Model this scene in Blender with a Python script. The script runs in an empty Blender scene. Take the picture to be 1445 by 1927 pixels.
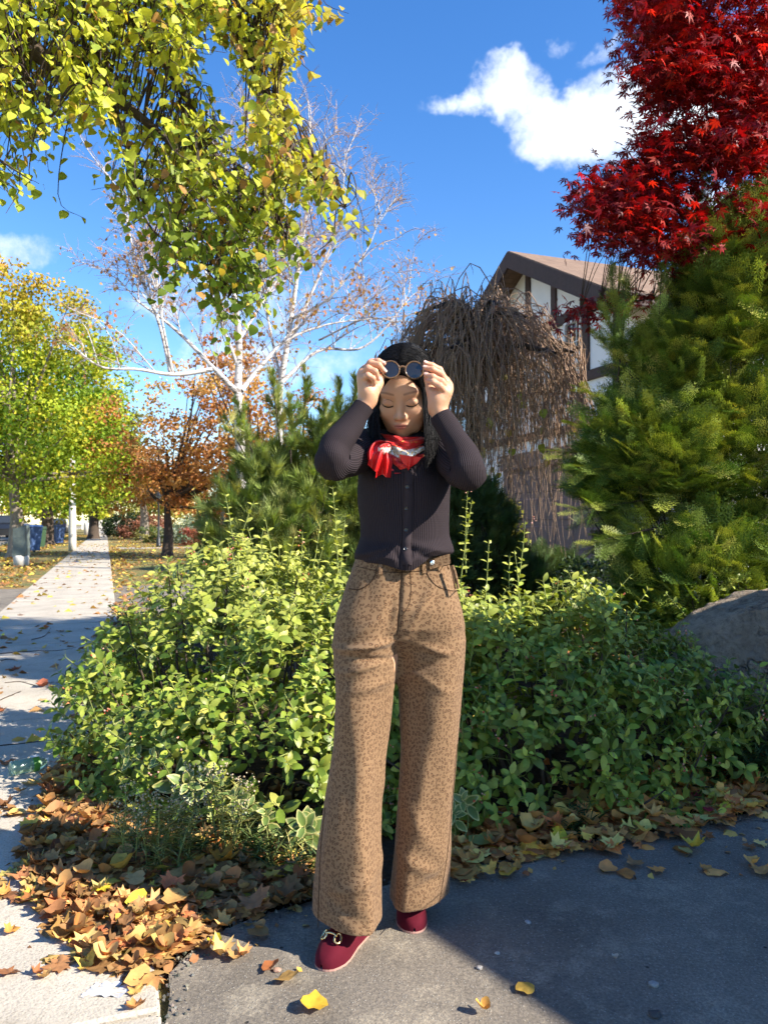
import bpy, math, random
import numpy as np
from mathutils import Matrix, Vector
R = math.radians
rng = np.random.default_rng(11)
random.seed(11)
sc = bpy.context.scene
COL = sc.collection

# ------------------------------------------------------------------ camera, sky, sun, exposure
FPX, CX, HZ, EYE = 1448.0, 722.5, 985.0, 1.15       # focal length in photo pixels, centre column, horizon row, eye height (m)
cam_d = bpy.data.cameras.new('camera')
cam = bpy.data.objects.new('camera', cam_d); COL.objects.link(cam)
cam.location = (0, 0, EYE); cam.rotation_euler = (R(90), 0, 0)
cam_d.sensor_fit = 'VERTICAL'; cam_d.sensor_height = 36; cam_d.sensor_width = 36
cam_d.lens = FPX / 1927 * 36
cam_d.shift_y = (HZ - 963.5) / 1927
cam_d.clip_start = 0.05; cam_d.clip_end = 3000
cam_d.dof.use_dof = True; cam_d.dof.focus_distance = 2.1; cam_d.dof.aperture_fstop = 9.0
sc.camera = cam

SUN_AZ, SUN_EL = 68.0, 35.0        # degrees: from straight behind the camera round to the right; height
SUN = Vector((math.sin(R(SUN_AZ)) * math.cos(R(SUN_EL)), -math.cos(R(SUN_AZ)) * math.cos(R(SUN_EL)), math.sin(R(SUN_EL))))
sun_d = bpy.data.lights.new('sun', 'SUN'); sun_d.energy = 5.0; sun_d.angle = R(0.53); sun_d.color = (1.0, 0.93, 0.82)
sun_o = bpy.data.objects.new('sun', sun_d); COL.objects.link(sun_o)
sun_o.rotation_euler = SUN.to_track_quat('Z', 'Y').to_euler(); sun_o.location = (6, -6, 9)
vs = sc.view_settings
vs.view_transform = 'Standard'; vs.look = 'None'; vs.gamma = 1; vs.use_curve_mapping = False
vs.exposure = 1.25
sc.cycles.max_bounces = 5; sc.cycles.diffuse_bounces = 3; sc.cycles.glossy_bounces = 2; sc.cycles.transmission_bounces = 5; sc.cycles.use_adaptive_sampling = True; sc.cycles.adaptive_threshold = .03; sc.cycles.use_denoising = True

class NT:
    """tiny node builder: n('TexNoise', Scale=4, Vector=sock) -> node; sockets link, values set"""
    def __init__(s, tree): s.t = tree
    def __call__(s, typ, _props=None, **kw):
        nd = s.t.nodes.new('ShaderNode' + typ)
        for k, v in (_props or {}).items(): setattr(nd, k, v)
        for k, v in kw.items():
            key = int(k[1:]) if k[0] == 'i' and k[1:].isdigit() else k.replace('_', ' ')
            s.put(nd.inputs[key], v)
        return nd
    def put(s, inp, v):
        if isinstance(v, bpy.types.NodeSocket): s.t.links.new(v, inp)
        elif isinstance(v, bpy.types.Node): s.t.links.new(v.outputs[0], inp)
        else:
            if hasattr(inp.default_value, '__len__') and len(inp.default_value) == 4 and len(v) == 3: v = (*v, 1)
            inp.default_value = v
    def math(s, op, a, b=0.0, c=None, clamp=False):
        nd = s.t.nodes.new('ShaderNodeMath'); nd.operation = op; nd.use_clamp = clamp
        s.put(nd.inputs[0], a); s.put(nd.inputs[1], b)
        if c is not None: s.put(nd.inputs[2], c)
        return nd.outputs[0]
    def vmath(s, op, a, b=(0, 0, 0), out=0):
        nd = s.t.nodes.new('ShaderNodeVectorMath'); nd.operation = op
        s.put(nd.inputs[0], a)
        if op not in ('LENGTH', 'NORMALIZE'): s.put(nd.inputs[1], b)
        return nd.outputs['Value'] if op in ('LENGTH', 'DOT_PRODUCT', 'DISTANCE') else nd.outputs[0]
    def ramp(s, fac, stops, interp='LINEAR'):
        nd = s.t.nodes.new('ShaderNodeValToRGB'); s.put(nd.inputs[0], fac)
        cr = nd.color_ramp; cr.interpolation = interp
        while len(cr.elements) < len(stops): cr.elements.new(0.5)
        for e, (p, c) in zip(cr.elements, stops):
            e.position = p
            if not hasattr(c, '__len__'): c = (c, c, c)
            e.color = (*c[:3], 1)
        return nd.outputs[0]
    def mix(s, fac, a, b, blend='MIX'):
        nd = s.t.nodes.new('ShaderNodeMix'); nd.data_type = 'RGBA'; nd.blend_type = blend
        s.put(nd.inputs[0], fac); s.put(nd.inputs[6], a); s.put(nd.inputs[7], b)
        return nd.outputs[2]
    def noise(s, scale, vec=None, detail=4, rough=0.55, dist=0.0):
        nd = s('TexNoise', Scale=scale, Detail=detail, Roughness=rough, Distortion=dist)
        if vec is not None: s.put(nd.inputs['Vector'], vec)
        return nd.outputs[0]
    def obj(s): return s('TexCoord').outputs['Object']

# ---- world: Nishita sky with a few cumulus clouds
w = bpy.data.worlds.new('World'); sc.world = w; w.use_nodes = True
w.node_tree.nodes.clear(); n = NT(w.node_tree)
sky = n('TexSky', dict(sky_type='NISHITA', sun_disc=False, sun_elevation=R(SUN_EL), sun_rotation=R(180 - SUN_AZ), altitude=200, air_density=1.0, dust_density=0.0, ozone_density=2.2))
hs = n('HueSaturation', Hue=0.508, Saturation=1.30, Value=1.0, Color=sky)
dirv = n('TexCoord').outputs['Generated']
def skydir(px, py):
    v = Vector(((px - CX) / FPX, 1, (HZ - py) / FPX)); return v.normalized()
wob = n('TexNoise', Scale=7.0, Detail=5.0, Roughness=0.62); n.put(wob.inputs['Vector'], dirv)
wobv = n.vmath('SCALE', n.vmath('SUBTRACT', wob.outputs['Color'], (0.5, 0.5, 0.5)), (0, 0, 0))
wobv.node.inputs['Scale'].default_value = 0.12
dw = n.vmath('ADD', dirv, wobv)
tot = None
# (px, py, half width, half height, tilt deg, strength)
blobs = [(885, 188, .060, .022, 8, .85), (965, 185, .075, .034, -12, 1.15), (1070, 215, .085, .042, 8, 1.3), (1165, 215, .09, .062, 10, 1.4), (1290, 235, .10, .06, 0, 1.3), (1390, 365, .09, .03, 0, 1.1),
         (1125, 85, .035, .016, 20, .5), (1040, 92, .022, .012, 30, .42),
         (40, 465, .065, .024, 8, .62), (430, 575, .17, .04, 4, .52), (500, 680, .17, .045, 0, .6),
         (-700, 300, .2, .09, 5, 1.3), (2300, 240, .25, .1, -5, 1.3)]
extra = [((-.6, -.7, .5), .25, .1), ((.5, -.8, .4), .25, .1)]
lst = [(skydir(a, b), c, d, e, s) for a, b, c, d, e, s in blobs] + [(Vector(v).normalized(), a, b, 0, 1.3) for v, a, b in extra]
for dv, hw, hh, tilt, st in lst:
    right = dv.cross(Vector((0, 0, 1))).normalized(); upv = right.cross(dv)
    ct, stt = math.cos(R(tilt)), math.sin(R(tilt))
    a1 = (right * ct + upv * stt) / hw; a2 = (upv * ct - right * stt) / hh
    rel = n.vmath('SUBTRACT', dw, tuple(dv))
    e1 = n.vmath('DOT_PRODUCT', rel, tuple(a1)); e2 = n.vmath('DOT_PRODUCT', rel, tuple(a2)); e3 = n.vmath('DOT_PRODUCT', rel, tuple(dv * 2))
    r2 = n.math('ADD', n.math('ADD', n.math('MULTIPLY', e1, e1), n.math('MULTIPLY', e2, e2)), n.math('MULTIPLY', e3, e3))
    m = n.math('MULTIPLY', n.math('SUBTRACT', 1.0, r2, clamp=True), st)
    tot = m if tot is None else n.math('MAXIMUM', tot, m)
fine = n.noise(20, dirv, 8, .66)
dens = n.math('ADD', tot, n.math('MULTIPLY', n.math('SUBTRACT', fine, .53), 2.0))
dens = n.math('MULTIPLY', dens, n.math('MULTIPLY', tot, 3.0, clamp=True))
cfac = n('MapRange', dict(interpolation_type='SMOOTHSTEP'), Value=dens, From_Min=0.0, From_Max=1.15).outputs[0]
shade = n.math('MULTIPLY', n.math('SUBTRACT', n.noise(13, dirv, 4, .6), .34), 3.2, clamp=True)
ccol = n.mix(shade, (3.9, 4.3, 5.1), (5.9, 6.1, 6.4))
skycol = n.mix(n.math('MULTIPLY', cfac, .96), hs, ccol)
w.cycles.sampling_method = 'MANUAL'; w.cycles.sample_map_resolution = 256
bg = n('Background', Color=skycol, Strength=0.118)
n.put(n('OutputWorld').inputs[0], bg)

# ------------------------------------------------------------------ helpers
def P(px, py, Y): return np.array([(px - CX) / FPX * Y, Y, EYE - (py - HZ) / FPX * Y])
def G(px, py, z=0.0):
    Y = FPX * (EYE - z) / (py - HZ); return np.array([(px - CX) / FPX * Y, Y, z])
def proj(p):
    p = np.asarray(p); return np.stack([CX + p[..., 0] / p[..., 1] * FPX, HZ - (p[..., 2] - EYE) / p[..., 1] * FPX], -1)

def tag(o, label=None, cat=None, group=None, kind=None):
    if label: o['label'] = label
    if cat: o['category'] = cat
    if group: o['group'] = group
    if kind: o['kind'] = kind
    return o
def empty(name, loc=(0, 0, 0), label=None, cat=None, group=None):
    o = bpy.data.objects.new(name, None); COL.objects.link(o); o.location = loc; o.empty_display_size = .1
    return tag(o, label, cat, group)
def parent(o, p):
    if p is not None:
        o.parent = p
        q = p; loc = Vector((0, 0, 0))
        while q is not None:
            loc = loc + Vector(q.location); q = q.parent
        # roots only carry a location, so this keeps world coordinates
        if p.parent is None: o.matrix_parent_inverse = Matrix.Translation(-Vector(p.location))
    return o
def mesh(name, verts, faces, mats=None, smooth=False, colors=None, uv=None, floats=None):
    """faces: (n,3)/(n,4) int array, or list of arrays, or list of tuples"""
    me = bpy.data.meshes.new(name)
    verts = np.asarray(verts, np.float32).reshape(-1, 3)
    if isinstance(faces, np.ndarray): faces = [faces]
    if len(faces) and isinstance(faces[0], np.ndarray):
        fl = [f for f in faces if len(f)]
        loops = np.concatenate([f.ravel() for f in fl]).astype(np.int32)
        sizes = np.concatenate([np.full(len(f), f.shape[1], np.int32) for f in fl])
    else:
        loops = np.array([i for f in faces for i in f], np.int32); sizes = np.array([len(f) for f in faces], np.int32)
    me.vertices.add(len(verts)); me.vertices.foreach_set('co', verts.ravel())
    me.loops.add(len(loops)); me.loops.foreach_set('vertex_index', loops)
    me.polygons.add(len(sizes))
    st = np.zeros(len(sizes), np.int32); st[1:] = np.cumsum(sizes)[:-1]
    me.polygons.foreach_set('loop_start', st)
    me.polygons.foreach_set('loop_total', sizes)
    me.polygons.foreach_set('use_smooth', np.full(len(sizes), bool(smooth)))
    if colors is not None:
        a = me.color_attributes.new('Col', 'FLOAT_COLOR', 'POINT')
        c = np.ones((len(verts), 4), np.float32); c[:, :3] = colors; a.data.foreach_set('color', c.ravel())
    if uv is not None:
        a = me.attributes.new('uvp', 'FLOAT_VECTOR', 'POINT')
        u3 = np.zeros((len(verts), 3), np.float32); u3[:, :uv.shape[1]] = uv; a.data.foreach_set('vector', u3.ravel())
    for k, v in (floats or {}).items():
        a = me.attributes.new(k, 'FLOAT', 'POINT'); a.data.foreach_set('value', np.asarray(v, np.float32))
    me.update(calc_edges=True)
    for m_ in (mats if isinstance(mats, (list, tuple)) else [mats]):
        if m_ is not None: me.materials.append(m_)
    return me
def obj(name, me, par=None, **kw):
    o = bpy.data.objects.new(name, me); COL.objects.link(o); parent(o, par)
    return tag(o, **kw)

class MB:
    """collects polygons into one mesh"""
    def __init__(s): s.v = []; s.f = []
    def add(s, verts, faces):
        b = len(s.v); s.v += [tuple(map(float, q)) for q in verts]; s.f += [tuple(b + i for i in f) for f in faces]; return s
    def box(s, c, size, rot=None, bevel=0.0):
        x, y, z = (q / 2 for q in size)
        rm = rot if rot is not None else Matrix.Identity(3)
        c = Vector(c)
        if bevel <= 0:
            vs_ = [(-x, -y, -z), (x, -y, -z), (x, y, -z), (-x, y, -z), (-x, -y, z), (x, -y, z), (x, y, z), (-x, y, z)]
            fs = [(0, 3, 2, 1), (4, 5, 6, 7), (0, 1, 5, 4), (1, 2, 6, 5), (2, 3, 7, 6), (3, 0, 4, 7)]
        else:
            b = min(bevel, x * .9, y * .9, z * .9); vs_ = []; idx = {}
            for sx in (-1, 1):
                for sy in (-1, 1):
                    for sz in (-1, 1):
                        for a in range(3):
                            q = [sx * (x - b), sy * (y - b), sz * (z - b)]; q[a] = (sx * x, sy * y, sz * z)[a]
                            idx[sx, sy, sz, a] = len(vs_); vs_.append(q)
            fs = []
            for a in range(3):
                o1, o2 = (a + 1) % 3, (a + 2) % 3
                for sg in (-1, 1):
                    def k(p, q):
                        t = [0, 0, 0]; t[a] = sg; t[o1] = p; t[o2] = q; return idx[(*t, a)]
                    f = [k(-1, -1), k(1, -1), k(1, 1), k(-1, 1)]; fs.append(f if sg > 0 else f[::-1])
                    # edge strips
                for s1 in (-1, 1):
                    for s2 in (-1, 1):
                        def e(sa, ax):
                            t = [0, 0, 0]; t[a] = sa; t[o1] = s1; t[o2] = s2; return idx[(*t, ax)]
                        f = [e(-1, o1), e(1, o1), e(1, o2), e(-1, o2)]; fs.append(f if s1 * s2 < 0 else f[::-1])
            for sx in (-1, 1):
                for sy in (-1, 1):
                    for sz in (-1, 1):
                        f = [idx[sx, sy, sz, a] for a in range(3)]; fs.append(f if sx * sy * sz > 0 else f[::-1])
        return s.add([c + rm @ Vector(q) for q in vs_], fs)
    def prism(s, pts, lo, hi):
        """vertical prism over polygon pts (x,y), counter-clockwise"""
        m = len(pts); v = [(x, y, lo) for x, y in pts] + [(x, y, hi) for x, y in pts]
        f = [tuple(range(m, 2 * m)), tuple(range(m - 1, -1, -1))] + [(i, (i + 1) % m, m + (i + 1) % m, m + i) for i in range(m)]
        return s.add(v, f)
    def lathe(s, prof, c=(0, 0, 0), seg=24, axis=None):
        """prof: (radius, height) list"""
        rm = Vector((0, 0, 1)).rotation_difference(Vector(axis)).to_matrix() if axis is not None else Matrix.Identity(3)
        v = []; f = []; c = Vector(c)
        for r, h in prof:
            for i in range(seg):
                a = 2 * math.pi * i / seg; v.append(c + rm @ Vector((r * math.cos(a), r * math.sin(a), h)))
        for j in range(len(prof) - 1):
            for i in range(seg):
                a, b = j * seg + i, j * seg + (i + 1) % seg; f.append((a, b, b + seg, a + seg))
        f.append(tuple(range(seg - 1, -1, -1))); k = (len(prof) - 1) * seg; f.append(tuple(range(k, k + seg)))
        return s.add(v, f)
    def tube(s, pts, rad, seg=8):
        V, F = tubes([np.asarray(pts, float)], [rad], seg); return s.add(V, F.tolist())
    def build(s, name, mat, par=None, smooth=False, **kw):
        return obj(name, mesh(name, s.v, s.f, mat, smooth), par, **kw)

def frames(pts):
    """parallel-transport frames along a polyline"""
    t = np.gradient(pts, axis=0); t /= np.linalg.norm(t, axis=1, keepdims=True) + 1e-9
    ref = np.array([0, 0, 1.0]) if abs(t[0, 2]) < .9 else np.array([1.0, 0, 0])
    a = np.cross(t[0], ref); a /= np.linalg.norm(a); A = [a]
    for i in range(1, len(pts)):
        a = a - t[i] * a.dot(t[i]); a /= np.linalg.norm(a) + 1e-9; A.append(a)
    A = np.array(A); return t, A, np.cross(t, A)
def tubes(lines, rads, seg=5, cap=True):
    """many tapered tubes -> one vertex / quad array.  rads: scalar, (r0,r1) or array per line"""
    V, F = [], []; base = 0
    ang = np.linspace(0, 2 * np.pi, seg, endpoint=False); ca, sa = np.cos(ang), np.sin(ang)
    for p, r in zip(lines, rads):
        p = np.asarray(p, float); m = len(p)
        r = np.asarray(r, float)
        if r.ndim == 0: r = np.full(m, float(r))
        elif len(r) == 2 and m != 2: r = np.linspace(r[0], r[1], m)
        t, A, B = frames(p)
        ring = p[:, None] + r[:, None, None] * (ca[None, :, None] * A[:, None] + sa[None, :, None] * B[:, None])
        V.append(ring.reshape(-1, 3))
        i = np.arange(m - 1)[:, None] * seg; j = np.arange(seg)[None]; k = (j + 1) % seg
        F.append(np.stack([i + j, i + k, i + k + seg, i + j + seg], -1).reshape(-1, 4) + base)
        base += m * seg
    return np.concatenate(V), np.concatenate(F)
def unit(v): v = np.asarray(v, float); return v / (np.linalg.norm(v, axis=-1, keepdims=True) + 1e-12)
def basis(d, nrm):
    """(n,3) tip direction + (n,3) normal -> (n,3,3) with columns x, y(tip), z(normal)"""
    y = unit(d); x = unit(np.cross(y, nrm)); z = np.cross(x, y)
    return np.stack([x, y, z], -1)
def scatter(tv, tf, pos, B, scale, cols=None):
    """copies of a template placed as one mesh: verts, faces, colours per vertex"""
    tv = np.asarray(tv, float); k = len(tv); m = len(pos)
    sc_ = np.asarray(scale, float)
    sc_ = sc_[:, None, None] if sc_.ndim == 1 else sc_[:, None, :]
    V = np.einsum('nij,nkj->nki', B, tv[None] * sc_) + pos[:, None]
    F = (np.asarray(tf)[None] + (np.arange(m) * k)[:, None, None]).reshape(-1, np.asarray(tf).shape[1])
    C = None if cols is None else np.repeat(cols, k, 0)
    return V.reshape(-1, 3), F, C
def rnd(a, b, size=None): return rng.uniform(a, b, size)
def rdir(m):
    v = rng.normal(size=(m, 3)); return unit(v)
def smooth_path(ctrl, m=24):
    """Catmull-Rom through control points"""
    c = np.asarray(ctrl, float); c = np.vstack([2 * c[0] - c[1], c, 2 * c[-1] - c[-2]])
    t = np.linspace(0, len(c) - 3 - 1e-6, m); i = t.astype(int); u = (t - i)[:, None]
    p0, p1, p2, p3 = c[i], c[i + 1], c[i + 2], c[i + 3]
    return .5 * (2 * p1 + (p2 - p0) * u + (2 * p0 - 5 * p1 + 4 * p2 - p3) * u * u + (3 * p1 - p0 - 3 * p2 + p3) * u ** 3)
def inpoly(x, y, poly):
    x, y = np.asarray(x), np.asarray(y); ins = np.zeros(x.shape, bool); j = len(poly) - 1
    for i in range(len(poly)):
        xi, yi = poly[i]; xj, yj = poly[j]
        with np.errstate(divide='ignore', invalid='ignore'):
            ins ^= ((yi > y) != (yj > y)) & (x < (xj - xi) * (y - yi) / (yj - yi + 1e-12) + xi)
        j = i
    return ins
_perm = np.random.default_rng(5).permutation(512)
def vnoise(p):
    """smooth value noise in -1..1 for (n,3) points"""
    p = np.asarray(p, float); i = np.floor(p).astype(int); f = p - i; f = f * f * (3 - 2 * f)
    def h(a, b, c): return _perm[(_perm[(_perm[a & 511] + b) & 511] + c) & 511] / 255.5 - 1
    r = 0
    for dx in (0, 1):
        for dy in (0, 1):
            for dz in (0, 1):
                wgt = (f[..., 0] if dx else 1 - f[..., 0]) * (f[..., 1] if dy else 1 - f[..., 1]) * (f[..., 2] if dz else 1 - f[..., 2])
                r = r + wgt * h(i[..., 0] + dx, i[..., 1] + dy, i[..., 2] + dz)
    return r
def fbm(p, oct=4):
    r = 0; a = 1.0
    for k in range(oct): r = r + a * vnoise(np.asarray(p) * 2 ** k + 17.3 * k); a *= .5
    return r / 1.9
def largest_seen(pos, nrm, size, k=300):
    """indices of the k pieces that show largest in the photograph's view (front layer first)"""
    uvp = proj(pos); Y = pos[:, 1]; s = size * FPX / Y
    vis = (Y > .3) & (uvp[:, 0] > 0) & (uvp[:, 0] < 1445) & (uvp[:, 1] > 0) & (uvp[:, 1] < 1927)
    cell = (uvp // 14).astype(int); key = cell[:, 0] * 1000 + cell[:, 1]
    best = {}
    view = unit(np.array([0, 0, EYE]) - pos); face = np.abs((nrm * view).sum(1))
    for i in np.where(vis)[0]:
        c = key[i]
        if c not in best or Y[i] < Y[best[c]]: best[c] = i
    fr = np.array(list(best.values()), int)
    order = fr[np.argsort(-(s[fr] ** 2) * (face[fr] + .2))]
    return order[:k]

# ------------------------------------------------------------------ materials
def mat(name):
    m = bpy.data.materials.new(name); m.use_nodes = True; m.node_tree.nodes.clear(); return m, NT(m.node_tree)
def fin(m, n, **kw):
    bs = n('BsdfPrincipled', **kw); n.put(n('OutputMaterial').inputs[0], bs); return m
def bump(n, h, strength=.4, dist=.01):
    return n('Bump', Strength=strength, Distance=dist, Height=h).outputs[0]
def simple(name, col, rough=.6, spec=.4, metal=0.0, var=.12, scale=8, bmp=0.0, bscale=60, bdist=.003):
    m, n = mat(name); o = n.obj()
    f = n.noise(scale, o, 5)
    c = n.mix(f, tuple(q * (1 - var * 1.6) for q in col), tuple(min(1, q * (1 + var * 1.6)) for q in col))
    kw = dict(Base_Color=c, Roughness=rough, Metallic=metal)
    kw['Specular_IOR_Level'] = spec
    if bmp: kw['Normal'] = bump(n, n.noise(bscale, o, 4), bmp, bdist)
    return fin(m, n, **kw)
def leafmat(name, src='attr', rough=.45, spec=.35, trans=.35, tint=(1.05, 1.1, .55), vein=True, tname='Col', rim=None):
    """leaf pigment comes from the piece (attribute or object colour); light shines through it a little"""
    m, n = mat(name)
    c = n('Attribute', dict(attribute_name='Col')).outputs['Color'] if src == 'attr' else n('ObjectInfo').outputs['Color']
    f = n.noise(35 if src == 'attr' else 5, n.obj(), 5, .6)
    c2 = n.mix(.5, c, n.mix(1.0, c, n.mix(f, (.35, .33, .3), (1.6, 1.6, 1.5)), 'MULTIPLY'))
    bs = n('BsdfPrincipled', Base_Color=c2, Roughness=rough); bs.inputs['Specular IOR Level'].default_value = spec
    tr = n('BsdfTranslucent', Color=n.mix(1.0, c2, tint, 'MULTIPLY'))
    mx = n('MixShader', Fac=trans); n.put(mx.inputs[1], bs.outputs[0]); n.put(mx.inputs[2], tr.outputs[0])
    n.put(n('OutputMaterial').inputs[0], mx); return m
# ------------------------------------------------------------------ street frame: U points from the street into the gardens, T along the street
U = np.array([.9406, .3394, 0]); T = np.array([-.3394, .9406, 0])
def W(m, wv, z=0.0): return U * m + T * wv + np.array([0, 0, z])
ROT = Matrix((tuple(U), tuple(T), (0, 0, 1))).transposed()      # local x = U, y = T

# ---- setting materials
def ground_mat():
    m, n = mat('grass and litter'); o = n.obj()
    a = n.noise(1.2, o, 5); b = n.noise(26, o, 6, .7)
    g = n.ramp(b, [(.25, (.035, .05, .012)), (.5, (.12, .135, .032)), (.75, (.27, .24, .07))])
    lit = n.ramp(n.noise(40, o, 4, .7), [(.3, (.14, .07, .025)), (.55, (.36, .22, .06)), (.75, (.5, .38, .10))])
    f = n.ramp(n.math('ADD', n.math('MULTIPLY', a, .75), n.math('MULTIPLY', n.noise(7, o, 5, .7), .4)), [(.52, 0), (.66, 1)])
    return fin(m, n, Base_Color=n.mix(f, g, lit), Roughness=.95, Normal=bump(n, b, .9, .05))
def concrete_mat(name, base=(.50, .445, .36)):
    m, n = mat(name); o = n.obj()
    a = n.noise(2.2, o, 6, .62); b = n.noise(140, o, 4, .7); st = n.noise(9, o, 5, .7)
    c = n.ramp(a, [(.3, tuple(q * .74 for q in base)), (.7, tuple(q * 1.12 for q in base))])
    c = n.mix(n.ramp(st, [(.56, 0), (.72, .45)]), c, (.21, .17, .12))
    c = n.mix(n.math('MULTIPLY', n.ramp(b, [(.35, 1), (.5, 0)]), .55), c, (.20, .17, .14))
    vo = n('TexVoronoi', dict(feature='F1'), Scale=130.0, Vector=o)
    h = n.math('ADD', n.math('MULTIPLY', b, .7), n.math('MULTIPLY', vo.outputs[0], .5))
    # hairline cracks
    cr = n('TexVoronoi', dict(feature='DISTANCE_TO_EDGE'), Scale=.55)
    n.put(cr.inputs['Vector'], n.vmath('ADD', o, n.vmath('MULTIPLY', n('TexNoise', Scale=3.0, Detail=5.0, Vector=o).outputs['Color'], (.5, .5, .5))))
    crk = n.math('MULTIPLY', n.ramp(cr.outputs[0], [(.0, 1), (.003, 0)]), n.ramp(n.noise(.8, o, 2), [(.56, 0), (.62, 1)]))
    c = n.mix(n.math('MULTIPLY', crk, .0), c, (.06, .05, .04))
    return fin(m, n, Base_Color=c, Roughness=.93, Specular_IOR_Level=.2, Normal=bump(n, h, .55, .004))
def asphalt_mat(name, k=1.0):
    m, n = mat(name); o = n.obj()
    a = n.noise(1.7, o, 6, .6); b = n.noise(220, o, 3, .7)
    c = n.ramp(a, [(.3, (.122 * k, .104 * k, .082 * k)), (.7, (.235 * k, .20 * k, .158 * k))])
    worn = n.ramp(n.noise(4.5, o, 8, .75), [(.50, 0), (.66, .7)])
    c = n.mix(worn, c, (.35 * k, .30 * k, .225 * k))
    vo = n('TexVoronoi', dict(feature='F1'), Scale=150.0, Vector=o)
    spk = n.math('MULTIPLY', n.ramp(vo.outputs['Color'], [(.66, 0), (.74, 1)]), n.ramp(vo.outputs[0], [(.15, 1), (.36, 0)]))
    c = n.mix(n.math('MULTIPLY', spk, .75), c, (.36 * k, .34 * k, .30 * k))
    vo2 = n('TexVoronoi', dict(feature='F1'), Scale=55.0, Vector=o)
    pit = n.math('MULTIPLY', n.ramp(vo2.outputs['Color'], [(.93, 0), (.95, 1)]), n.ramp(vo2.outputs[0], [(.15, 1), (.35, 0)]))
    c = n.mix(n.math('MULTIPLY', pit, .9), c, (.018, .017, .016))
    fg = n.noise(120, o, 6, .8); c = n.mix(1.0, c, n.ramp(fg, [(.34, (.60, .60, .60)), (.5, (.97, .97, .97)), (.66, (1.45, 1.42, 1.34))]), 'MULTIPLY')
    cr = n('TexVoronoi', dict(feature='DISTANCE_TO_EDGE'), Scale=.8)
    n.put(cr.inputs['Vector'], n.vmath('ADD', o, n.vmath('MULTIPLY', n('TexNoise', Scale=2.5, Detail=6.0, Vector=o).outputs['Color'], (.8, .8, .8))))
    crk = n.math('MULTIPLY', n.ramp(cr.outputs[0], [(.0, 1), (.006, 0)]), n.ramp(n.noise(1.1, o, 2), [(.5, 0), (.58, 1)]))
    c = n.mix(n.math('MULTIPLY', crk, .85), c, (.014, .013, .012))
    h = n.math('ADD', n.math('MULTIPLY', b, .6), n.math('SUBTRACT', n.math('MULTIPLY', spk, .5), n.math('ADD', pit, n.math('MULTIPLY', crk, 1.5))))
    h = n.math('ADD', h, n.math('MULTIPLY', n.noise(60, o, 3), .9))
    return fin(m, n, Base_Color=c, Roughness=.88, Specular_IOR_Level=.3, Normal=bump(n, h, .7, .005))
M_grass = ground_mat(); M_conc = concrete_mat('weathered concrete'); M_asph = asphalt_mat('worn asphalt')
M_road = asphalt_mat('street asphalt', 1.25)
M_soil = simple('garden soil', (.055, .036, .022), .97, .1, var=.5, scale=22, bmp=1.0, bscale=40, bdist=.03)
M_kerb = concrete_mat('kerb concrete', (.42, .39, .33))

# ---- ground
S = 900
obj('lawn', mesh('lawn', [(-S, -S, 0), (S, -S, 0), (S, S, 0), (-S, S, 0)], [(0, 1, 2, 3)], M_grass), kind='structure')
def sheet(name, pts, z, m_, **kw):
    return obj(name, mesh(name, [(p[0], p[1], z) for p in pts], [tuple(range(len(pts)))], m_), None, kind='structure', **kw)
def strip(m0, m1, w0, w1): return [W(m0, w0), W(m1, w0), W(m1, w1), W(m0, w1)]
road = sheet('road', strip(-13.5, -5.3, -60, 320), .006, M_road)
kb = MB()
for i in range(60):
    kb.box(W(-5.22, -58 + i * 6 + 3, .055), (.15, 5.985, .13), ROT, .02)
kb.build('kerb', M_kerb, kind='structure')
sheet('driveway_far', strip(-5.1, 8.4, 10.2, 14.8), .010, M_asph)
sheet('garden_path', strip(.14, 12, 36.5, 38.2), .012, M_conc)
# garden bed of bare soil under the shrubs
bed_front = [G(312, 1850), G(345, 1812), G(400, 1770), G(470, 1742), G(600, 1702), G(850, 1652), G(1000, 1614), G(1200, 1582), G(1445, 1532), W(3.9, 2.72)]
bed = [p[:2] for p in bed_front] + [W(8.3, 3.0)[:2], W(8.3, 10.1)[:2], W(.13, 10.1)[:2], W(.13, 2.0)[:2]]
sheet('garden_bed', bed, .004, M_soil)

# foreground driveway: a slab with a ragged, crumbling edge towards the bed
def ragged(pts, amp, step=.035):
    out = []
    for a, b in zip(pts[:-1], pts[1:]):
        m_ = max(2, int(np.linalg.norm(b[:2] - a[:2]) / step)); ts = np.linspace(0, 1, m_, endpoint=False)
        out += [a + (b - a) * t for t in ts]
    out.append(pts[-1]); out = np.array(out)
    nz = fbm(out * 9, 3); nz2 = fbm(out * 9 + 40, 3)
    out[1:-1, 0] += nz[1:-1] * amp; out[1:-1, 1] += nz2[1:-1] * amp; return out
edge = ragged([W(.09, -6), W(.09, 1.35)] + [np.array(p) for p in bed_front], .022)
poly = list(edge) + [W(9, 2.72), W(9, -6)]
top = [(p[0], p[1], .018) for p in poly]; bot = [(p[0] * 1.0, p[1], -.01) for p in poly]
k = len(top)
# orientation: make it counter-clockwise
area = sum(top[i][0] * top[(i + 1) % k][1] - top[(i + 1) % k][0] * top[i][1] for i in range(k))
if area < 0: top.reverse(); bot.reverse()
obj('driveway', mesh('driveway', top + bot, [tuple(range(k))] + [(i, k + i, k + (i + 1) % k, (i + 1) % k) for i in range(k)], M_asph), None, kind='structure')

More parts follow.
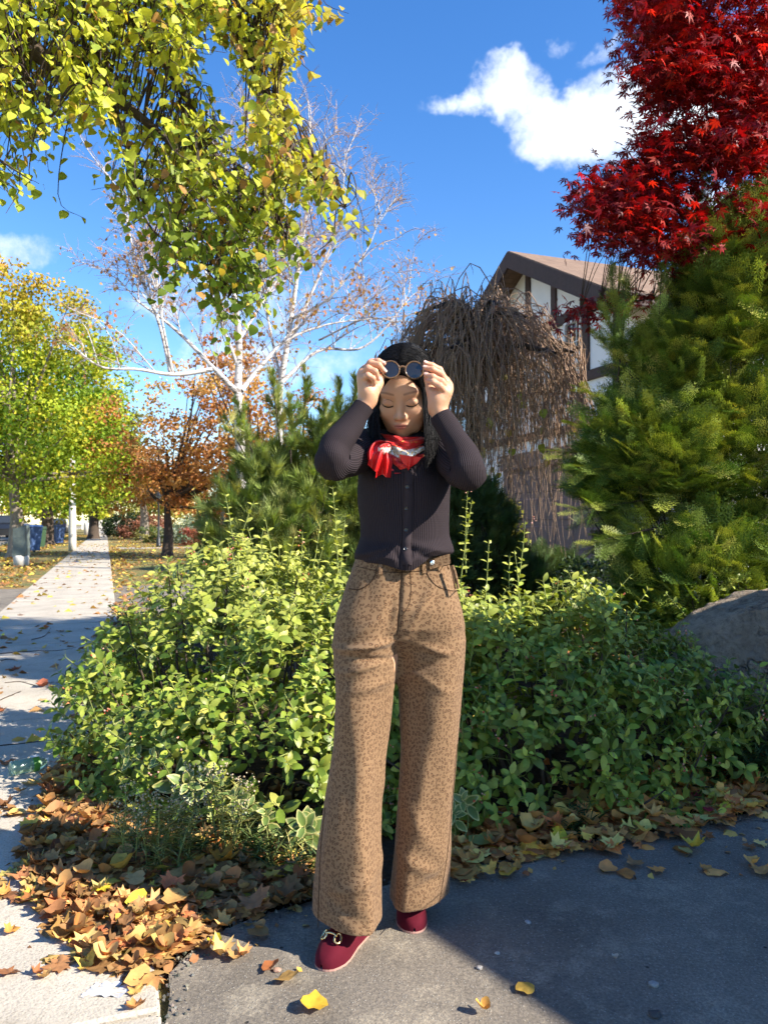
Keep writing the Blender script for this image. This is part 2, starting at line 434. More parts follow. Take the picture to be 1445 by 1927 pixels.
# sidewalk: separate slabs with open joints
sw = empty('sidewalk', W(-.6, 0)); tag(sw, kind='structure')
slab_v = MB(); L = 1.5; SW0, SW1 = -1.276, .119
for i in range(-3, 46):
    w0 = .35 + i * L
    b_ = MB().box((0, 0, 0), (SW1 - SW0, L - .012, .09), None, .008)
    o = obj('slab', mesh('slab', b_.v, b_.f, M_conc), sw)
    loc = W((SW0 + SW1) / 2, w0 + L / 2, -.022 + rnd(-.003, .003))
    o.matrix_basis = Matrix.Translation(Vector(loc)) @ (ROT.to_4x4()) @ Matrix.Rotation(rnd(-.003, .003), 4, 'X') @ Matrix.Rotation(rnd(-.003, .003), 4, 'Y')
sheet('sidewalk_far', strip(SW0, SW1, .35 + 46 * L, 300), .02, M_conc)

# ------------------------------------------------------------------ timber-framed house
M_stucco = simple('white stucco', (.85, .84, .82), .9, .2, var=.05, scale=3, bmp=.3, bscale=90)
M_beam = simple('dark brown timber', (.070, .046, .040), .7, .3, var=.25, scale=14, bmp=.3, bscale=40)
M_garage = simple('mauve brown garage paint', (.155, .105, .095), .6, .35, var=.08, scale=6)
M_glass, n = mat('window glass')
fin(M_glass, n, Base_Color=(.03, .035, .04), Roughness=.05, Specular_IOR_Level=.8)
M_white = simple('white paint', (.72, .71, .68), .5, .4, var=.04)
M_black = simple('black metal', (.02, .02, .022), .45, .5, var=.1)
def shingle_mat(name, a, b):
    m, n = mat(name); o = n.obj()
    br = n('TexBrick', dict(offset=.5), Scale=1.0, Color1=a, Color2=b, Mortar=tuple(q * .35 for q in a), Mortar_Size=.012, Brick_Width=.34, Row_Height=.14, Bias=0.0)
    n.put(br.inputs['Vector'], n('Attribute', dict(attribute_name='uvp')).outputs['Vector'])
    f = n.noise(4, o, 5)
    c = n.mix(.6, br.outputs[0], n.mix(f, tuple(q * .6 for q in a), tuple(q * 1.5 for q in b)))
    return fin(m, n, Base_Color=c, Roughness=.9, Normal=bump(n, br.outputs[1], -.6, .02))
M_shingle = shingle_mat('brown asphalt shingles', (.15, .088, .055), (.24, .155, .10))
M_wbrick, n = mat('white painted brick'); o = n.obj()
br = n('TexBrick', dict(offset=.5), Scale=1.0, Color1=(.62, .6, .58), Color2=(.5, .49, .47), Mortar=(.30, .29, .28), Mortar_Size=.012, Brick_Width=.22, Row_Height=.075)
n.put(br.inputs['Vector'], n('Attribute', dict(attribute_name='uvp')).outputs['Vector'])
fin(M_wbrick, n, Base_Color=br.outputs[0], Roughness=.9, Normal=bump(n, br.outputs[1], -.5, .01))

HM, HR, HZR, PIT = 8.43, 14.25, 6.85, .516      # facade distance, ridge line, ridge height, pitch
house = empty('timber_framed_house', W(HM + 4, HR), 'two storey house with white stucco gable and dark brown half timbering', 'house')
def roof_z(wv): return HZR - PIT * abs(wv - HR)
wl, wr = 11.2, 17.3
gab = [(wl, 0), (wl, roof_z(wl) - .18), (HR, HZR - .18), (wr, roof_z(wr) - .18), (wr, 0)]
v = [W(HM, a, z) for a, z in gab] + [W(HM + 9, a, z) for a, z in gab]
obj('wall', mesh('wall', v, [(0, 1, 2, 3, 4), (9, 8, 7, 6, 5), (0, 5, 6, 1), (1, 6, 7, 2), (2, 7, 8, 3), (3, 8, 9, 4)], M_stucco), house)
# lower wing of white brick beside the garage
wing = MB().box(W(HM + 4.02, 10.2, 1.5), (7.9, 2.0, 3.0), ROT)
me = mesh('brick_wing', wing.v, wing.f, M_wbrick, uv=np.array([[np.dot(q, T) + np.dot(q, U), q[2]] for q in wing.v]))
obj('brick_wing', me, house)
MB().box(W(HM + 4.0, 10.15, 3.06), (8.6, 2.3, .12), ROT, .01).build('wing_roof', M_beam, house)
for sgn in (-1, 1):
    a0, a1 = HR, HR + sgn * 3.57
    c = []
    for mm in (HM - .53, HM + 9.4):
        c += [W(mm, a0, HZR), W(mm, a1, HZR - PIT * 3.57)]
    dn = np.array([0, 0, -.14])
    vv = c + [q + dn for q in c]
    fs = [(0, 1, 3, 2), (4, 6, 7, 5), (0, 4, 5, 1), (2, 3, 7, 6), (1, 5, 7, 3), (0, 2, 6, 4)]
    uvp = np.array([[np.dot(q, U), abs(np.dot(q, T) - HR) * 1.12] for q in vv])
    obj('roof', mesh('roof', vv, fs, M_shingle, uv=uvp), house)
    # rake fascia along the gable edge
    f1, f2 = W(HM - .56, a0, HZR - .02), W(HM - .56, a1 + sgn * .02, HZR - PIT * 3.59 - .02)
    dd = np.array([0, 0, -.34]); tk = U * .05
    vv = [f1, f2, f2 + dd, f1 + dd]; vv = vv + [q + tk for q in vv]
    obj('rake_board', mesh('rake_board', vv, [(0, 1, 2, 3), (7, 6, 5, 4), (0, 4, 5, 1), (1, 5, 6, 2), (2, 6, 7, 3), (3, 7, 4, 0)], M_beam), house)
    MB().box(W(HM + 4.4, a1 + sgn * .03, HZR - PIT * 3.59 - .1), (9.9, .05, .2), ROT).build('gutter', M_beam, house)
vent = MB().box(W(HM + 2.4, HR - 1.9, HZR - PIT * 1.9 + .14), (.45, .4, .24), ROT @ Matrix.Rotation(math.atan(PIT), 3, 'X'), .03)
vent.build('roof_vent', M_black, house)
def wat(px):          # street coordinate of the facade point seen at photo column px
    dx = (px - CX) / FPX; Y = HM / (.9406 * dx + .3394); return -.3394 * dx * Y + .9406 * Y
def beam(w0, w1, z0, z1, proud=.05):
    MB().box(W(HM - proud / 2 + .004, (w0 + w1) / 2, (z0 + z1) / 2), (proud + .008, abs(w1 - w0), z1 - z0), ROT, .006).build('beam', M_beam, house)
for px in (954, 995, 1043.6, 1099):
    a = wat(px); beam(a - .085, a + .085, 5.24, roof_z(a) - .2)
beam(wl - .02, wr + .02, 5.04, 5.236, .07)
beam(wl - .01, wl + .17, 3.985, 5.036, .062); beam(wr - .17, wr + .01, 3.985, 5.036, .062)
a = wat(1104); beam(a - .10, a + .10, 3.985, 5.036)
for q in (14.6, 15.9): beam(q - .09, q + .09, 3.985, 5.036)
beam(wl - .02, wr + .02, 3.80, 3.98, .07)
beam(wl - .01, wl + .17, 3.06, 3.796, .062)
for q in (12.4, 13.6, 14.9, 16.2): beam(q - .08, q + .08, 3.06, 3.796)
beam(wl - .02, wr + .02, 2.90, 3.055, .07)
# upper window
def window(wc, zc, ww, hh, cols=3, rows=2):
    f = MB()
    for s_ in (-1, 1):
        f.box(W(HM - .02, wc + s_ * (ww / 2 + .03), zc), (.10, .06, hh + .12), ROT, .008)
        f.box(W(HM - .022, wc, zc + s_ * (hh / 2 + .03)), (.10, ww, .06), ROT, .008)
    win = f.build('window', M_white, house)
    MB().box(W(HM + .01, wc, zc), (.03, ww, hh), ROT).build('pane', M_glass, win)
    for i in range(1, cols): MB().box(W(HM - .012, wc - ww / 2 + ww * i / cols, zc), (.02, .022, hh), ROT).build('muntin', M_white, win)
    for i in range(1, rows): MB().box(W(HM - .014, wc, zc - hh / 2 + hh * i / rows), (.022, ww, .022), ROT).build('muntin', M_white, win)
    MB().box(W(HM - .06, wc, zc - hh / 2 - .085), (.14, ww + .2, .05), ROT, .01).build('sill', M_white, win)
window((wat(1066) + wat(1096)) / 2, 4.62, abs(wat(1066) - wat(1096)) - .06, .72)
window(15.2, 4.55, 1.0, .8)
# garage door with recessed panels, header and house number
gd0, gd1 = 11.28, 15.1
MB().box(W(HM - .05, (gd0 + gd1) / 2, 2.48), (.16, gd1 - gd0 + .5, .34), ROT, .01).build('header', M_garage, house)
for s_ in (gd0 - .1, gd1 + .1): MB().box(W(HM - .03, s_, 1.155), (.10, .18, 2.31), ROT, .01).build('jamb', M_garage, house)
gdoor = MB().box(W(HM + .0, (gd0 + gd1) / 2, 1.155), (.05, gd1 - gd0, 2.31), ROT).build('garage_door', M_garage, house)
nx = 6
for r_ in range(4):
    for c_ in range(nx):
        pw = (gd1 - gd0) / nx
        MB().box(W(HM - .025, gd0 + pw * (c_ + .5), .29 + r_ * .577), (.03, pw - .12, .577 - .13), ROT, .018).build('panel', M_garage, gdoor)
pw_, pz_ = wat(1036), 2.52
plate = MB().box(W(HM - .17, pw_, pz_), (.03, .17, .30), ROT, .006).build('number_plate', M_white, house)
MB().box(W(HM - .155, pw_ - .1, pz_), (.05, .02, .32), ROT).build('plate_frame', M_black, plate)
for txt, dx in (('1', .042), ('7', -.042)):
    cu = bpy.data.curves.new('digit', 'FONT'); cu.body = txt; cu.size = .26; cu.extrude = .003; cu.align_x = 'CENTER'; cu.align_y = 'CENTER'
    tmp = bpy.data.objects.new('tmp', cu); COL.objects.link(tmp); bpy.context.view_layer.update()
    me = bpy.data.meshes.new_from_object(tmp.evaluated_get(bpy.context.evaluated_depsgraph_get())); bpy.data.objects.remove(tmp)
    me.name = 'digit'; me.materials.clear(); me.materials.append(M_black)
    o = bpy.data.objects.new('digit', me); COL.objects.link(o); o.parent = plate
    # text faces the street (-U); its reading direction runs along -T
    o.matrix_basis = Matrix.Translation(Vector(W(HM - .19, pw_ + dx, pz_))) @ Matrix((tuple(-T), (0, 0, 1), tuple(-U))).transposed().to_4x4()

# ------------------------------------------------------------------ the garage whose gable shades the driveway (stands right of the frame)
gar = empty('driveway_garage', W(6.4, -1.0), 'brick garage with a gable roof at the right end of the near driveway', 'garage')
M_rbrick, n = mat('red brown brick'); o = n.obj()
br = n('TexBrick', dict(offset=.5), Scale=1.0, Color1=(.27, .12, .08), Color2=(.2, .085, .06), Mortar=(.33, .3, .27), Mortar_Size=.012, Brick_Width=.22, Row_Height=.075)
n.put(br.inputs['Vector'], n('Attribute', dict(attribute_name='uvp')).outputs['Vector'])
fin(M_rbrick, n, Base_Color=br.outputs[0], Roughness=.9, Normal=bump(n, br.outputs[1], -.5, .01))
GA, GH, GL, GR = .25, 3.45, .40, .90        # ridge line, ridge height, left and right pitch (a saltbox roof)
prof = [(GA - 4.0, 0), (GA - 4.0, GH - .15 - 4.0 * GL), (GA, GH - .15), (GA + 1.6, GH - .15 - 1.6 * GR), (GA + 1.6, 0)]
v = [W(4.35, a, z) for a, z in prof] + [W(9, a, z) for a, z in prof]
obj('wall', mesh('wall', v, [(0, 1, 2, 3, 4), (9, 8, 7, 6, 5), (0, 5, 6, 1), (1, 6, 7, 2), (2, 7, 8, 3), (3, 8, 9, 4)], M_rbrick, uv=np.array([[np.dot(q, T) + np.dot(q, U), q[2]] for q in v])), gar)
for a1, GP in ((GA - 4.35, GL), (GA + 1.9, GR)):
    c = []
    for mm in (4.0, 9.3): c += [W(mm, GA, GH), W(mm, a1, GH - GP * abs(a1 - GA))]
    vv = c + [q + np.array([0, 0, -.12]) for q in c]
    obj('roof', mesh('roof', vv, [(0, 1, 3, 2), (4, 6, 7, 5), (0, 4, 5, 1), (2, 3, 7, 6), (1, 5, 7, 3), (0, 2, 6, 4)], M_shingle, uv=np.array([[np.dot(q, U), abs(np.dot(q, T) - GA) * 1.12] for q in vv])), gar)
gd = MB().box(W(4.33, GA - 1.4, .95), (.05, 2.6, 1.9), ROT).build('garage_door', M_white, gar)
for r_ in range(4):
    for c_ in range(4): MB().box(W(4.30, GA - 2.7 + .65 * (c_ + .5), .24 + r_ * .47), (.03, .53, .37), ROT, .015).build('panel', M_white, gd)

# ------------------------------------------------------------------ far street furniture
M_ped = simple('weathered green grey metal', (.10, .125, .115), .6, .4, var=.35, scale=5)
M_pconc = simple('pale concrete pole', (.52, .49, .44), .85, .2, var=.1, scale=4)
b0 = G(41, 1066)
ped = empty('utility_pedestal', b0, 'short green grey metal utility post with slanted top on the left verge', 'utility post')
z1 = 1.10
MB().add([b0 + np.array(q) for q in [(-.17, -.15, .28), (.17, -.15, .28), (.17, .15, .28), (-.17, .15, .28), (-.155, -.15, z1 - .10), (.155, -.15, z1), (.155, .15, z1), (-.155, .15, z1 - .10)]],
         [(0, 3, 2, 1), (4, 5, 6, 7), (0, 1, 5, 4), (1, 2, 6, 5), (2, 3, 7, 6), (3, 0, 4, 7)]).build('cabinet', M_ped, ped)
MB().lathe([(.20, 0), (.195, .25), (.17, .30)], b0, 20).build('base', M_pconc, ped, smooth=True)
for i, (px, py, hh, r0, lab) in enumerate([(137, 1037, 4.2, .155, 'nearest of the pale concrete street poles left of the sidewalk'),
                                           (181, 1006, 8.5, .17, 'farther pale concrete street pole beside the distant sidewalk')]):
    b0 = G(px, py); pl = empty('street_pole', b0, lab, 'pole', 'concrete street poles')
    MB().lathe([(r0, 0), (r0 * .98, .4), (r0 * .62, hh), (0.02, hh + .03)], b0, 20).build('shaft', M_pconc, pl, smooth=True)
    MB().lathe([(r0 * 1.0, 0), (r0 * 1.02, .02), (r0 * 1.02, .10), (r0 * .98, .12)], b0 + np.array([0, 0, 1.9]), 20).build('collar', M_ped, pl, smooth=True)
    if hh < 6: continue
    arm = smooth_path([b0 + np.array([0, 0, hh - .4]), b0 + np.array([0, 0, hh]) - U * .6 + np.array([0, 0, .25]), b0 + np.array([0, 0, hh + .35]) - U * 2.0], 12)
    MB().tube(arm, .05, 8).build('arm', M_ped, pl, smooth=True)
    MB().box(arm[-1] - U * .25, (.6, .22, .12), ROT, .04).build('lamp_head', M_ped, pl)
# low far bollard-like posts
b0 = G(164, 1008); pl = empty('bollard', b0, 'thick short pale post on the far verge beside the distant pole', 'post')
MB().lathe([(.26, 0), (.26, 1.15), (.22, 1.22), (.02, 1.25)], b0, 18).build('shaft', M_pconc, pl, smooth=True)
# garden lamp post
b0 = G(299, 1029); lp = empty('garden_lamp', b0, 'slim black garden lamp post on the right hand lawn', 'lamp post')
MB().lathe([(.15, 0), (.15, .10), (.10, .14), (.085, .42), (.05, .5), (.042, 2.1), (.06, 2.13), (.06, 2.18)], b0, 14).build('post', M_black, lp, smooth=True)
lan = MB().lathe([(.07, 2.18), (.13, 2.5), (.135, 2.52)], b0, 6).build('lantern', M_glass, lp)
MB().lathe([(.17, 2.52), (.10, 2.64), (.02, 2.72)], b0, 6).build('lantern_cap', M_black, lp)
# wheeled bins on the verge
def bin_(base, col, lidcol, rz, lab, s=1.0):
    m1 = simple('bin plastic', col, .5, .4, var=.08); m2 = simple('bin lid plastic', lidcol, .5, .4, var=.08)
    r = empty('wheeled_bin', base, lab, 'bin', 'wheeled bins on the verge')
    rm = Matrix.Rotation(rz, 3, 'Z'); c = Vector(base)
    def q(x, y, z): return c + rm @ Vector((x * s, y * s, z * s))
    MB().add([q(-.24, -.27, .08), q(.24, -.27, .08), q(.24, .22, .08), q(-.24, .22, .08), q(-.31, -.36, .95), q(.31, -.36, .95), q(.31, .33, .95), q(-.31, .33, .95)],
             [(0, 3, 2, 1), (4, 5, 6, 7), (0, 1, 5, 4), (1, 2, 6, 5), (2, 3, 7, 6), (3, 0, 4, 7)]).build('body', m1, r)
    MB().add([q(-.33, -.39, .955), q(.33, -.39, .955), q(.33, .38, .955), q(-.33, .38, .955), q(-.3, -.34, 1.03), q(.3, -.34, 1.03), q(.3, .36, 1.07), q(-.3, .36, 1.07)],
             [(0, 3, 2, 1), (4, 5, 6, 7), (0, 1, 5, 4), (1, 2, 6, 5), (2, 3, 7, 6), (3, 0, 4, 7)]).build('lid', m2, r)
    for sx in (-1, 1):
        MB().lathe([(.10, -.025), (.10, .025)], q(sx * .3, .28, .10), 16, rm @ Vector((1, 0, 0))).build('wheel', M_black, r)
    return r
b1 = bin_(G(107, 1024), (.05, .085, .19), (.04, .05, .09), 1.1, 'blue wheeled bin with a white sticker near the second street tree')
q0 = Vector(G(107, 1024)); rm = Matrix.Rotation(1.1, 3, 'Z')
MB().box(q0 + rm @ Vector((-.29, -.05, .68)), (.02, .22, .24), rm).build('sticker', M_white, b1)
bin_(G(75, 1032), (.05, .10, .05), (.04, .07, .04), .4, 'dark green wheeled bin left of the second street tree', .95)
bin_(G(57, 1040), (.06, .11, .24), (.07, .14, .32), .9, 'blue wheeled bin behind the nearest street tree trunk', 1.05)

# cars far down the street
def car(base, heading, col, lab, s=1.0):
    m1, n = mat('car paint'); fin(m1, n, Base_Color=col, Roughness=.3, Metallic=.2, Coat_Weight=.6)
    r = empty('parked_car', base, lab, 'car', 'cars parked along the street')
    rm = Matrix.Rotation(heading, 3, 'Z'); c = Vector(base)
    side = [(-2.2, .35), (-2.25, .75), (-1.9, .98), (-1.35, 1.02), (-.75, 1.5), (.9, 1.55), (1.65, 1.1), (2.2, 1.0), (2.28, .6), (2.2, .35)]
    hw = [.82, .86, .86, .86, .66, .66, .84, .84, .84, .82]
    m_ = len(side)
    v = [c + rm @ Vector((x * s, -h * s, z * s)) for (x, z), h in zip(side, hw)] + [c + rm @ Vector((x * s, h * s, z * s)) for (x, z), h in zip(side, hw)]
    f = [tuple(range(m_)), tuple(range(2 * m_ - 1, m_ - 1, -1))] + [((i + 1) % m_, i, m_ + i, m_ + (i + 1) % m_) for i in range(m_)]
    MB().add(v, f).build('body', m1, r)
    def Q(x, y, z): return c + rm @ Vector((x * s, y * s, z * s))
    for x0, x1, z0, z1_ in ((-1.32, -.80, 1.06, 1.46), (.98, 1.58, 1.50, 1.14)):
        MB().add([Q(x0, -.74, z0 + .02), Q(x0, .74, z0 + .02), Q(x1, .62, z1_ + .02), Q(x1, -.62, z1_ + .02)], [(0, 1, 2, 3)]).build('windscreen', M_glass, r)
    for sy in (-1, 1):
        MB().add([Q(-1.2, sy * .86, 1.05), Q(1.45, sy * .86, 1.1), Q(.85, sy * .69, 1.47), Q(-.72, sy * .69, 1.45)], [(0, 1, 2, 3)]).build('side_window', M_glass, r)
        for x in (-1.4, 1.4):
            MB().lathe([(.2, -.12), (.33, -.11), (.33, .11), (.2, .12)], Q(x, sy * .78, .33), 18, rm @ Vector((0, 1, 0))).build('wheel', M_black, r)
        MB().box(Q(-2.22, sy * .62, .78), (.1 * s, .3 * s, .14 * s), rm).build('tail_light', simple('lamp red', (.3, .02, .02), .3), r)
hd = math.atan2(T[1], T[0])
car(np.append((np.array([-.4865, 1]) * 51), 0)[[0, 1, 2]], hd, (.02, .022, .025), 'dark car parked on the street behind the nearest street tree', 1.1)
car(np.array([-.423 * 84, 84, 0]), hd, (.015, .015, .017), 'black car parked far down the street behind the bins', 1.1)
car(np.array([-.50 * 64, 64, 0]), hd, (.6, .6, .6), 'white car parked at the left edge far down the street', 1.0)

# far brick bungalow right of the sidewalk
bh = empty('brick_bungalow', W(14, 62), 'low red brick bungalow with pinkish roof behind the right hand lawn', 'house')
bx = MB().box(W(14, 62, 1.35), (9, 14, 2.7), ROT)
obj('wall', mesh('wall', bx.v, bx.f, M_rbrick, uv=np.array([[np.dot(q, T) + np.dot(q, U), q[2]] for q in bx.v])), bh)
rv = [W(8.9, 54.4, 2.7), W(19.1, 54.4, 2.7), W(19.1, 69.6, 2.7), W(8.9, 69.6, 2.7), W(14, 58.5, 4.6), W(14, 65.5, 4.6)]
obj('roof', mesh('roof', rv, [(0, 1, 4), (1, 2, 5, 4), (2, 3, 5), (3, 0, 4, 5), (3, 2, 1, 0)], simple('pink brown roof', (.42, .25, .2), .9, .1, var=.2)), bh)
for q in (57, 60.5, 65.5):
    wv_ = MB().box(W(9.47, q, 1.5), (.08, 1.5, 1.2), ROT).build('window', M_white, bh)
    MB().box(W(9.43, q, 1.5), (.04, 1.3, 1.0), ROT).build('pane', M_glass, wv_)
# pale garage door / fence closing the far end of the street
fe = empty('board_fence', W(1, 150), 'pale board fence closing the far end of the sidewalk', 'fence')
for i in range(24):
    MB().box(W(-4 + i * .42, 150, .9), (.39, .04, 1.8), ROT).build('board', M_pconc, fe)
# ------------------------------------------------------------------ leaf shapes (tip along +Y, upper face +Z, unit length)
def leaf_strip(prof, fold=.18, curl=-.18, k=None):
    """prof: (t, halfwidth) list; a folded, curled blade of quads"""
    v = []; f = []
    for t, h in prof:
        z = curl * t * t
        v += [(-h, t, z + fold * h), (0, t, z), (h, t, z + fold * h)]
    for i in range(len(prof) - 1):
        a = i * 3; f += [(a, a + 1, a + 4, a + 3), (a + 1, a + 2, a + 5, a + 4)]
    return np.array(v, float), np.array(f)
LF_ovate = leaf_strip([(0, .02), (.18, .17), (.45, .26), (.72, .21), (.93, .08), (1, .01)], .35, -.22)
LF_ovate2 = leaf_strip([(0, .02), (.2, .2), (.5, .29), (.78, .22), (.95, .09), (1, .01)], .15, -.42)
LF_heart = leaf_strip([(-.09, .16), (-.03, .38), (.12, .49), (.32, .50), (.55, .41), (.76, .24), (.91, .08), (1, .01)], .12, -.22)
LF_diamond = (np.array([(0, 0, 0), (.36, .5, .07), (0, 1, -.12), (-.36, .5, .07)]), np.array([(0, 1, 2, 3)]))
def fan(outline, inner=.5, cupz=.10, wave=.05, seed=0, fold=.1):
    r_ = np.random.default_rng(seed)
    o = np.array(outline, float); c = np.array([0, .42]); m = len(o)
    i_ = c + (o - c) * inner
    zo = cupz * ((o - c) ** 2).sum(1) * 4 + r_.uniform(-wave, wave, m) + fold * np.abs(o[:, 0])
    zi = cupz * ((i_ - c) ** 2).sum(1) * 4 + r_.uniform(-wave, wave, m) * .5 + fold * np.abs(i_[:, 0])
    v = np.vstack([np.c_[o, zo], np.c_[i_, zi], [[c[0], c[1], 0]]])
    t = []
    for a in range(m):
        b = (a + 1) % m; t += [(a, b, m + b), (a, m + b, m + a), (m + a, m + b, 2 * m)]
    return v, np.array(t)
MAPLE = [(0, 0), (.12, .08), (.42, -.02), (.36, .16), (.56, .36), (.36, .42), (.34, .66), (.18, .62), (0, 1.0)]
MAPLE = MAPLE + [(-x, y) for x, y in MAPLE[-2:0:-1]]
HEARTO = [(0, .02), (.2, -.08), (.42, .04), (.5, .28), (.42, .56), (.22, .82), (0, 1.02), (-.22, .82), (-.42, .56), (-.5, .28), (-.42, .04), (-.2, -.08)]
FALLEN = [fan(MAPLE, .5, .03, .06, 1, .02), fan(MAPLE, .5, .12, .08, 2, .1), fan(MAPLE, .5, -.08, .08, 3, .05), fan(HEARTO, .5, .08, .06, 4), fan(MAPLE, .55, .18, .11, 5, .2), fan(HEARTO, .5, -.10, .07, 6, .2), fan(MAPLE, .5, .30, .14, 7, .35), fan(HEARTO, .5, .28, .1, 8, .5)]
# Japanese maple: seven narrow lobes
def star(lobes=7):
    v = [(0, .12, 0)]; f = []
    angs = np.radians(np.linspace(-125, 125, lobes)); ln = np.array([.38, .62, .82, .9, .82, .62, .38]) if lobes == 7 else np.array([.5, .75, .88, .75, .5])
    for k_, (a, l) in enumerate(zip(angs, ln)):
        d = np.array([math.sin(a), math.cos(a)]); p = np.array([d[1], -d[0]])
        b = len(v)
        for q, z in ((d * l * .42 - p * l * .13, .0), (d * l, -.12), (d * l * .42 + p * l * .13, .0)): v.append((q[0], q[1] + .12, z))
        f.append((0, b, b + 1, b + 2))
    return np.array(v, float), np.array(f)
LF_star = star()

# ------------------------------------------------------------------ plant materials
M_eu = leafmat('euonymus leaf', rough=.42, spec=.28, trans=.22, tint=(1.3, 1.35, .5))
M_eu_o = leafmat('euonymus leaf piece', 'object', rough=.42, spec=.28, trans=.22, tint=(1.3, 1.35, .5))
M_li = leafmat('linden leaf', rough=.5, spec=.3, trans=.45, tint=(1.3, 1.25, .5))
M_li_o = leafmat('linden leaf piece', 'object', rough=.5, spec=.3, trans=.45, tint=(1.3, 1.25, .5))
M_rm = leafmat('red maple leaf', rough=.5, spec=.3, trans=.34, tint=(1.7, .45, .35))
M_rm_o = leafmat('red maple leaf piece', 'object', rough=.5, spec=.3, trans=.34, tint=(1.7, .45, .35))
M_dry = leafmat('dry leaf', rough=.75, spec=.2, trans=.15, tint=(1.2, .8, .4))
M_dry_o = leafmat('dry leaf piece', 'object', rough=.75, spec=.2, trans=.15, tint=(1.2, .8, .4))
M_ndl = leafmat('conifer needles', rough=.5, spec=.35, trans=.2, tint=(1.2, 1.2, .4))
M_far = leafmat('far foliage', rough=.6, spec=.2, trans=.34, tint=(1.25, 1.2, .4))
M_bark = simple('dark grey brown bark', (.075, .055, .042), .9, .2, var=.35, scale=16, bmp=.8, bscale=30, bdist=.02)
M_bark2 = simple('pale grey bark', (.26, .215, .17), .9, .2, var=.3, scale=6, bmp=.8, bscale=24, bdist=.03)
M_twig = simple('weeping twigs', (.33, .222, .15), .8, .2, var=.35, scale=9)
M_stem = simple('green shoot', (.22, .25, .07), .6, .3, var=.2, scale=10)
M_birch, n = mat('birch bark'); o = n.obj()
mp = n('Mapping', Vector=o, Scale=(3, 3, 14))
c = n.mix(n.ramp(n.noise(1.1, mp, 5, .65), [(.52, 0), (.62, 1)]), (.58, .53, .49), (.10, .08, .07))
c = n.mix(n.ramp(n.noise(1.3, o, 4), [(.55, 0), (.75, .6)]), c, (.30, .24, .20))
fin(M_birch, n, Base_Color=c, Roughness=.8, Normal=bump(n, n.noise(20, o, 4), .4, .01))
M_btwig = simple('birch twig', (.36, .27, .235), .8, .2, var=.25)

def palette(cols, m, wts=None, jit=.15):
    c = np.array(cols, float); i = rng.choice(len(c), m, p=None if wts is None else np.array(wts) / np.sum(wts))
    return np.clip(c[i] * (1 + rng.normal(0, jit, (m, 1))) * (1 + rng.normal(0, jit * .35, (m, 3))), .004, 1)

def leafy(root, name_piece, name_rest, tmpl, pos, B, size, cols, m_attr, m_obj, k=300):
    """the k largest leaves as objects of their own, the rest as one stuff part"""
    pick = largest_seen(pos + B[:, :, 1] * size[:, None] * .5, B[:, :, 2], size, k) if k else np.array([], int)
    me = mesh(name_piece, tmpl[0], tmpl[1], m_obj, True)
    for i in pick:
        o = bpy.data.objects.new(name_piece, me); COL.objects.link(o); o.parent = root
        o.matrix_parent_inverse = Matrix.Translation(-Vector(root.location))
        mt = np.eye(4); mt[:3, :3] = B[i] * size[i]; mt[:3, 3] = pos[i]
        o.matrix_basis = Matrix(mt.tolist()); o.color = (*cols[i], 1)
    rest = np.ones(len(pos), bool); rest[pick] = False
    if rest.any():
        V, F, C = scatter(tmpl[0], tmpl[1], pos[rest], B[rest], size[rest], cols[rest])
        obj(name_rest, mesh(name_rest, V, F, m_attr, True, C), root, kind='stuff')

# ------------------------------------------------------------------ euonymus shrubs
def mound_points(ells, m):
    out_p, out_n = [], []
    ar = np.array([e[2] * e[5] + e[3] * e[5] + e[2] * e[3] for e in ells]); cnt = (ar / ar.sum() * m).astype(int)
    for e, c_ in zip(ells, cnt):
        d = rdir(c_ * 2); d = d[d[:, 2] > -.15][:c_]
        rad = np.array([e[2], e[3], e[5]])
        p = np.array([e[0], e[1], e[4]]) + d * rad
        nr = unit(d / rad)
        p = p * 1.0
        p += nr * (fbm(p * 3.1, 3) * .12)[:, None]
        keep = p[:, 2] > .02
        for e2 in ells:
            if e2 is e: continue
            q = (p - np.array([e2[0], e2[1], e2[4]])) / np.array([e2[2], e2[3], e2[5]])
            keep &= (q ** 2).sum(1) > .80
        out_p.append(p[keep]); out_n.append(nr[keep])
    return np.concatenate(out_p), np.concatenate(out_n)
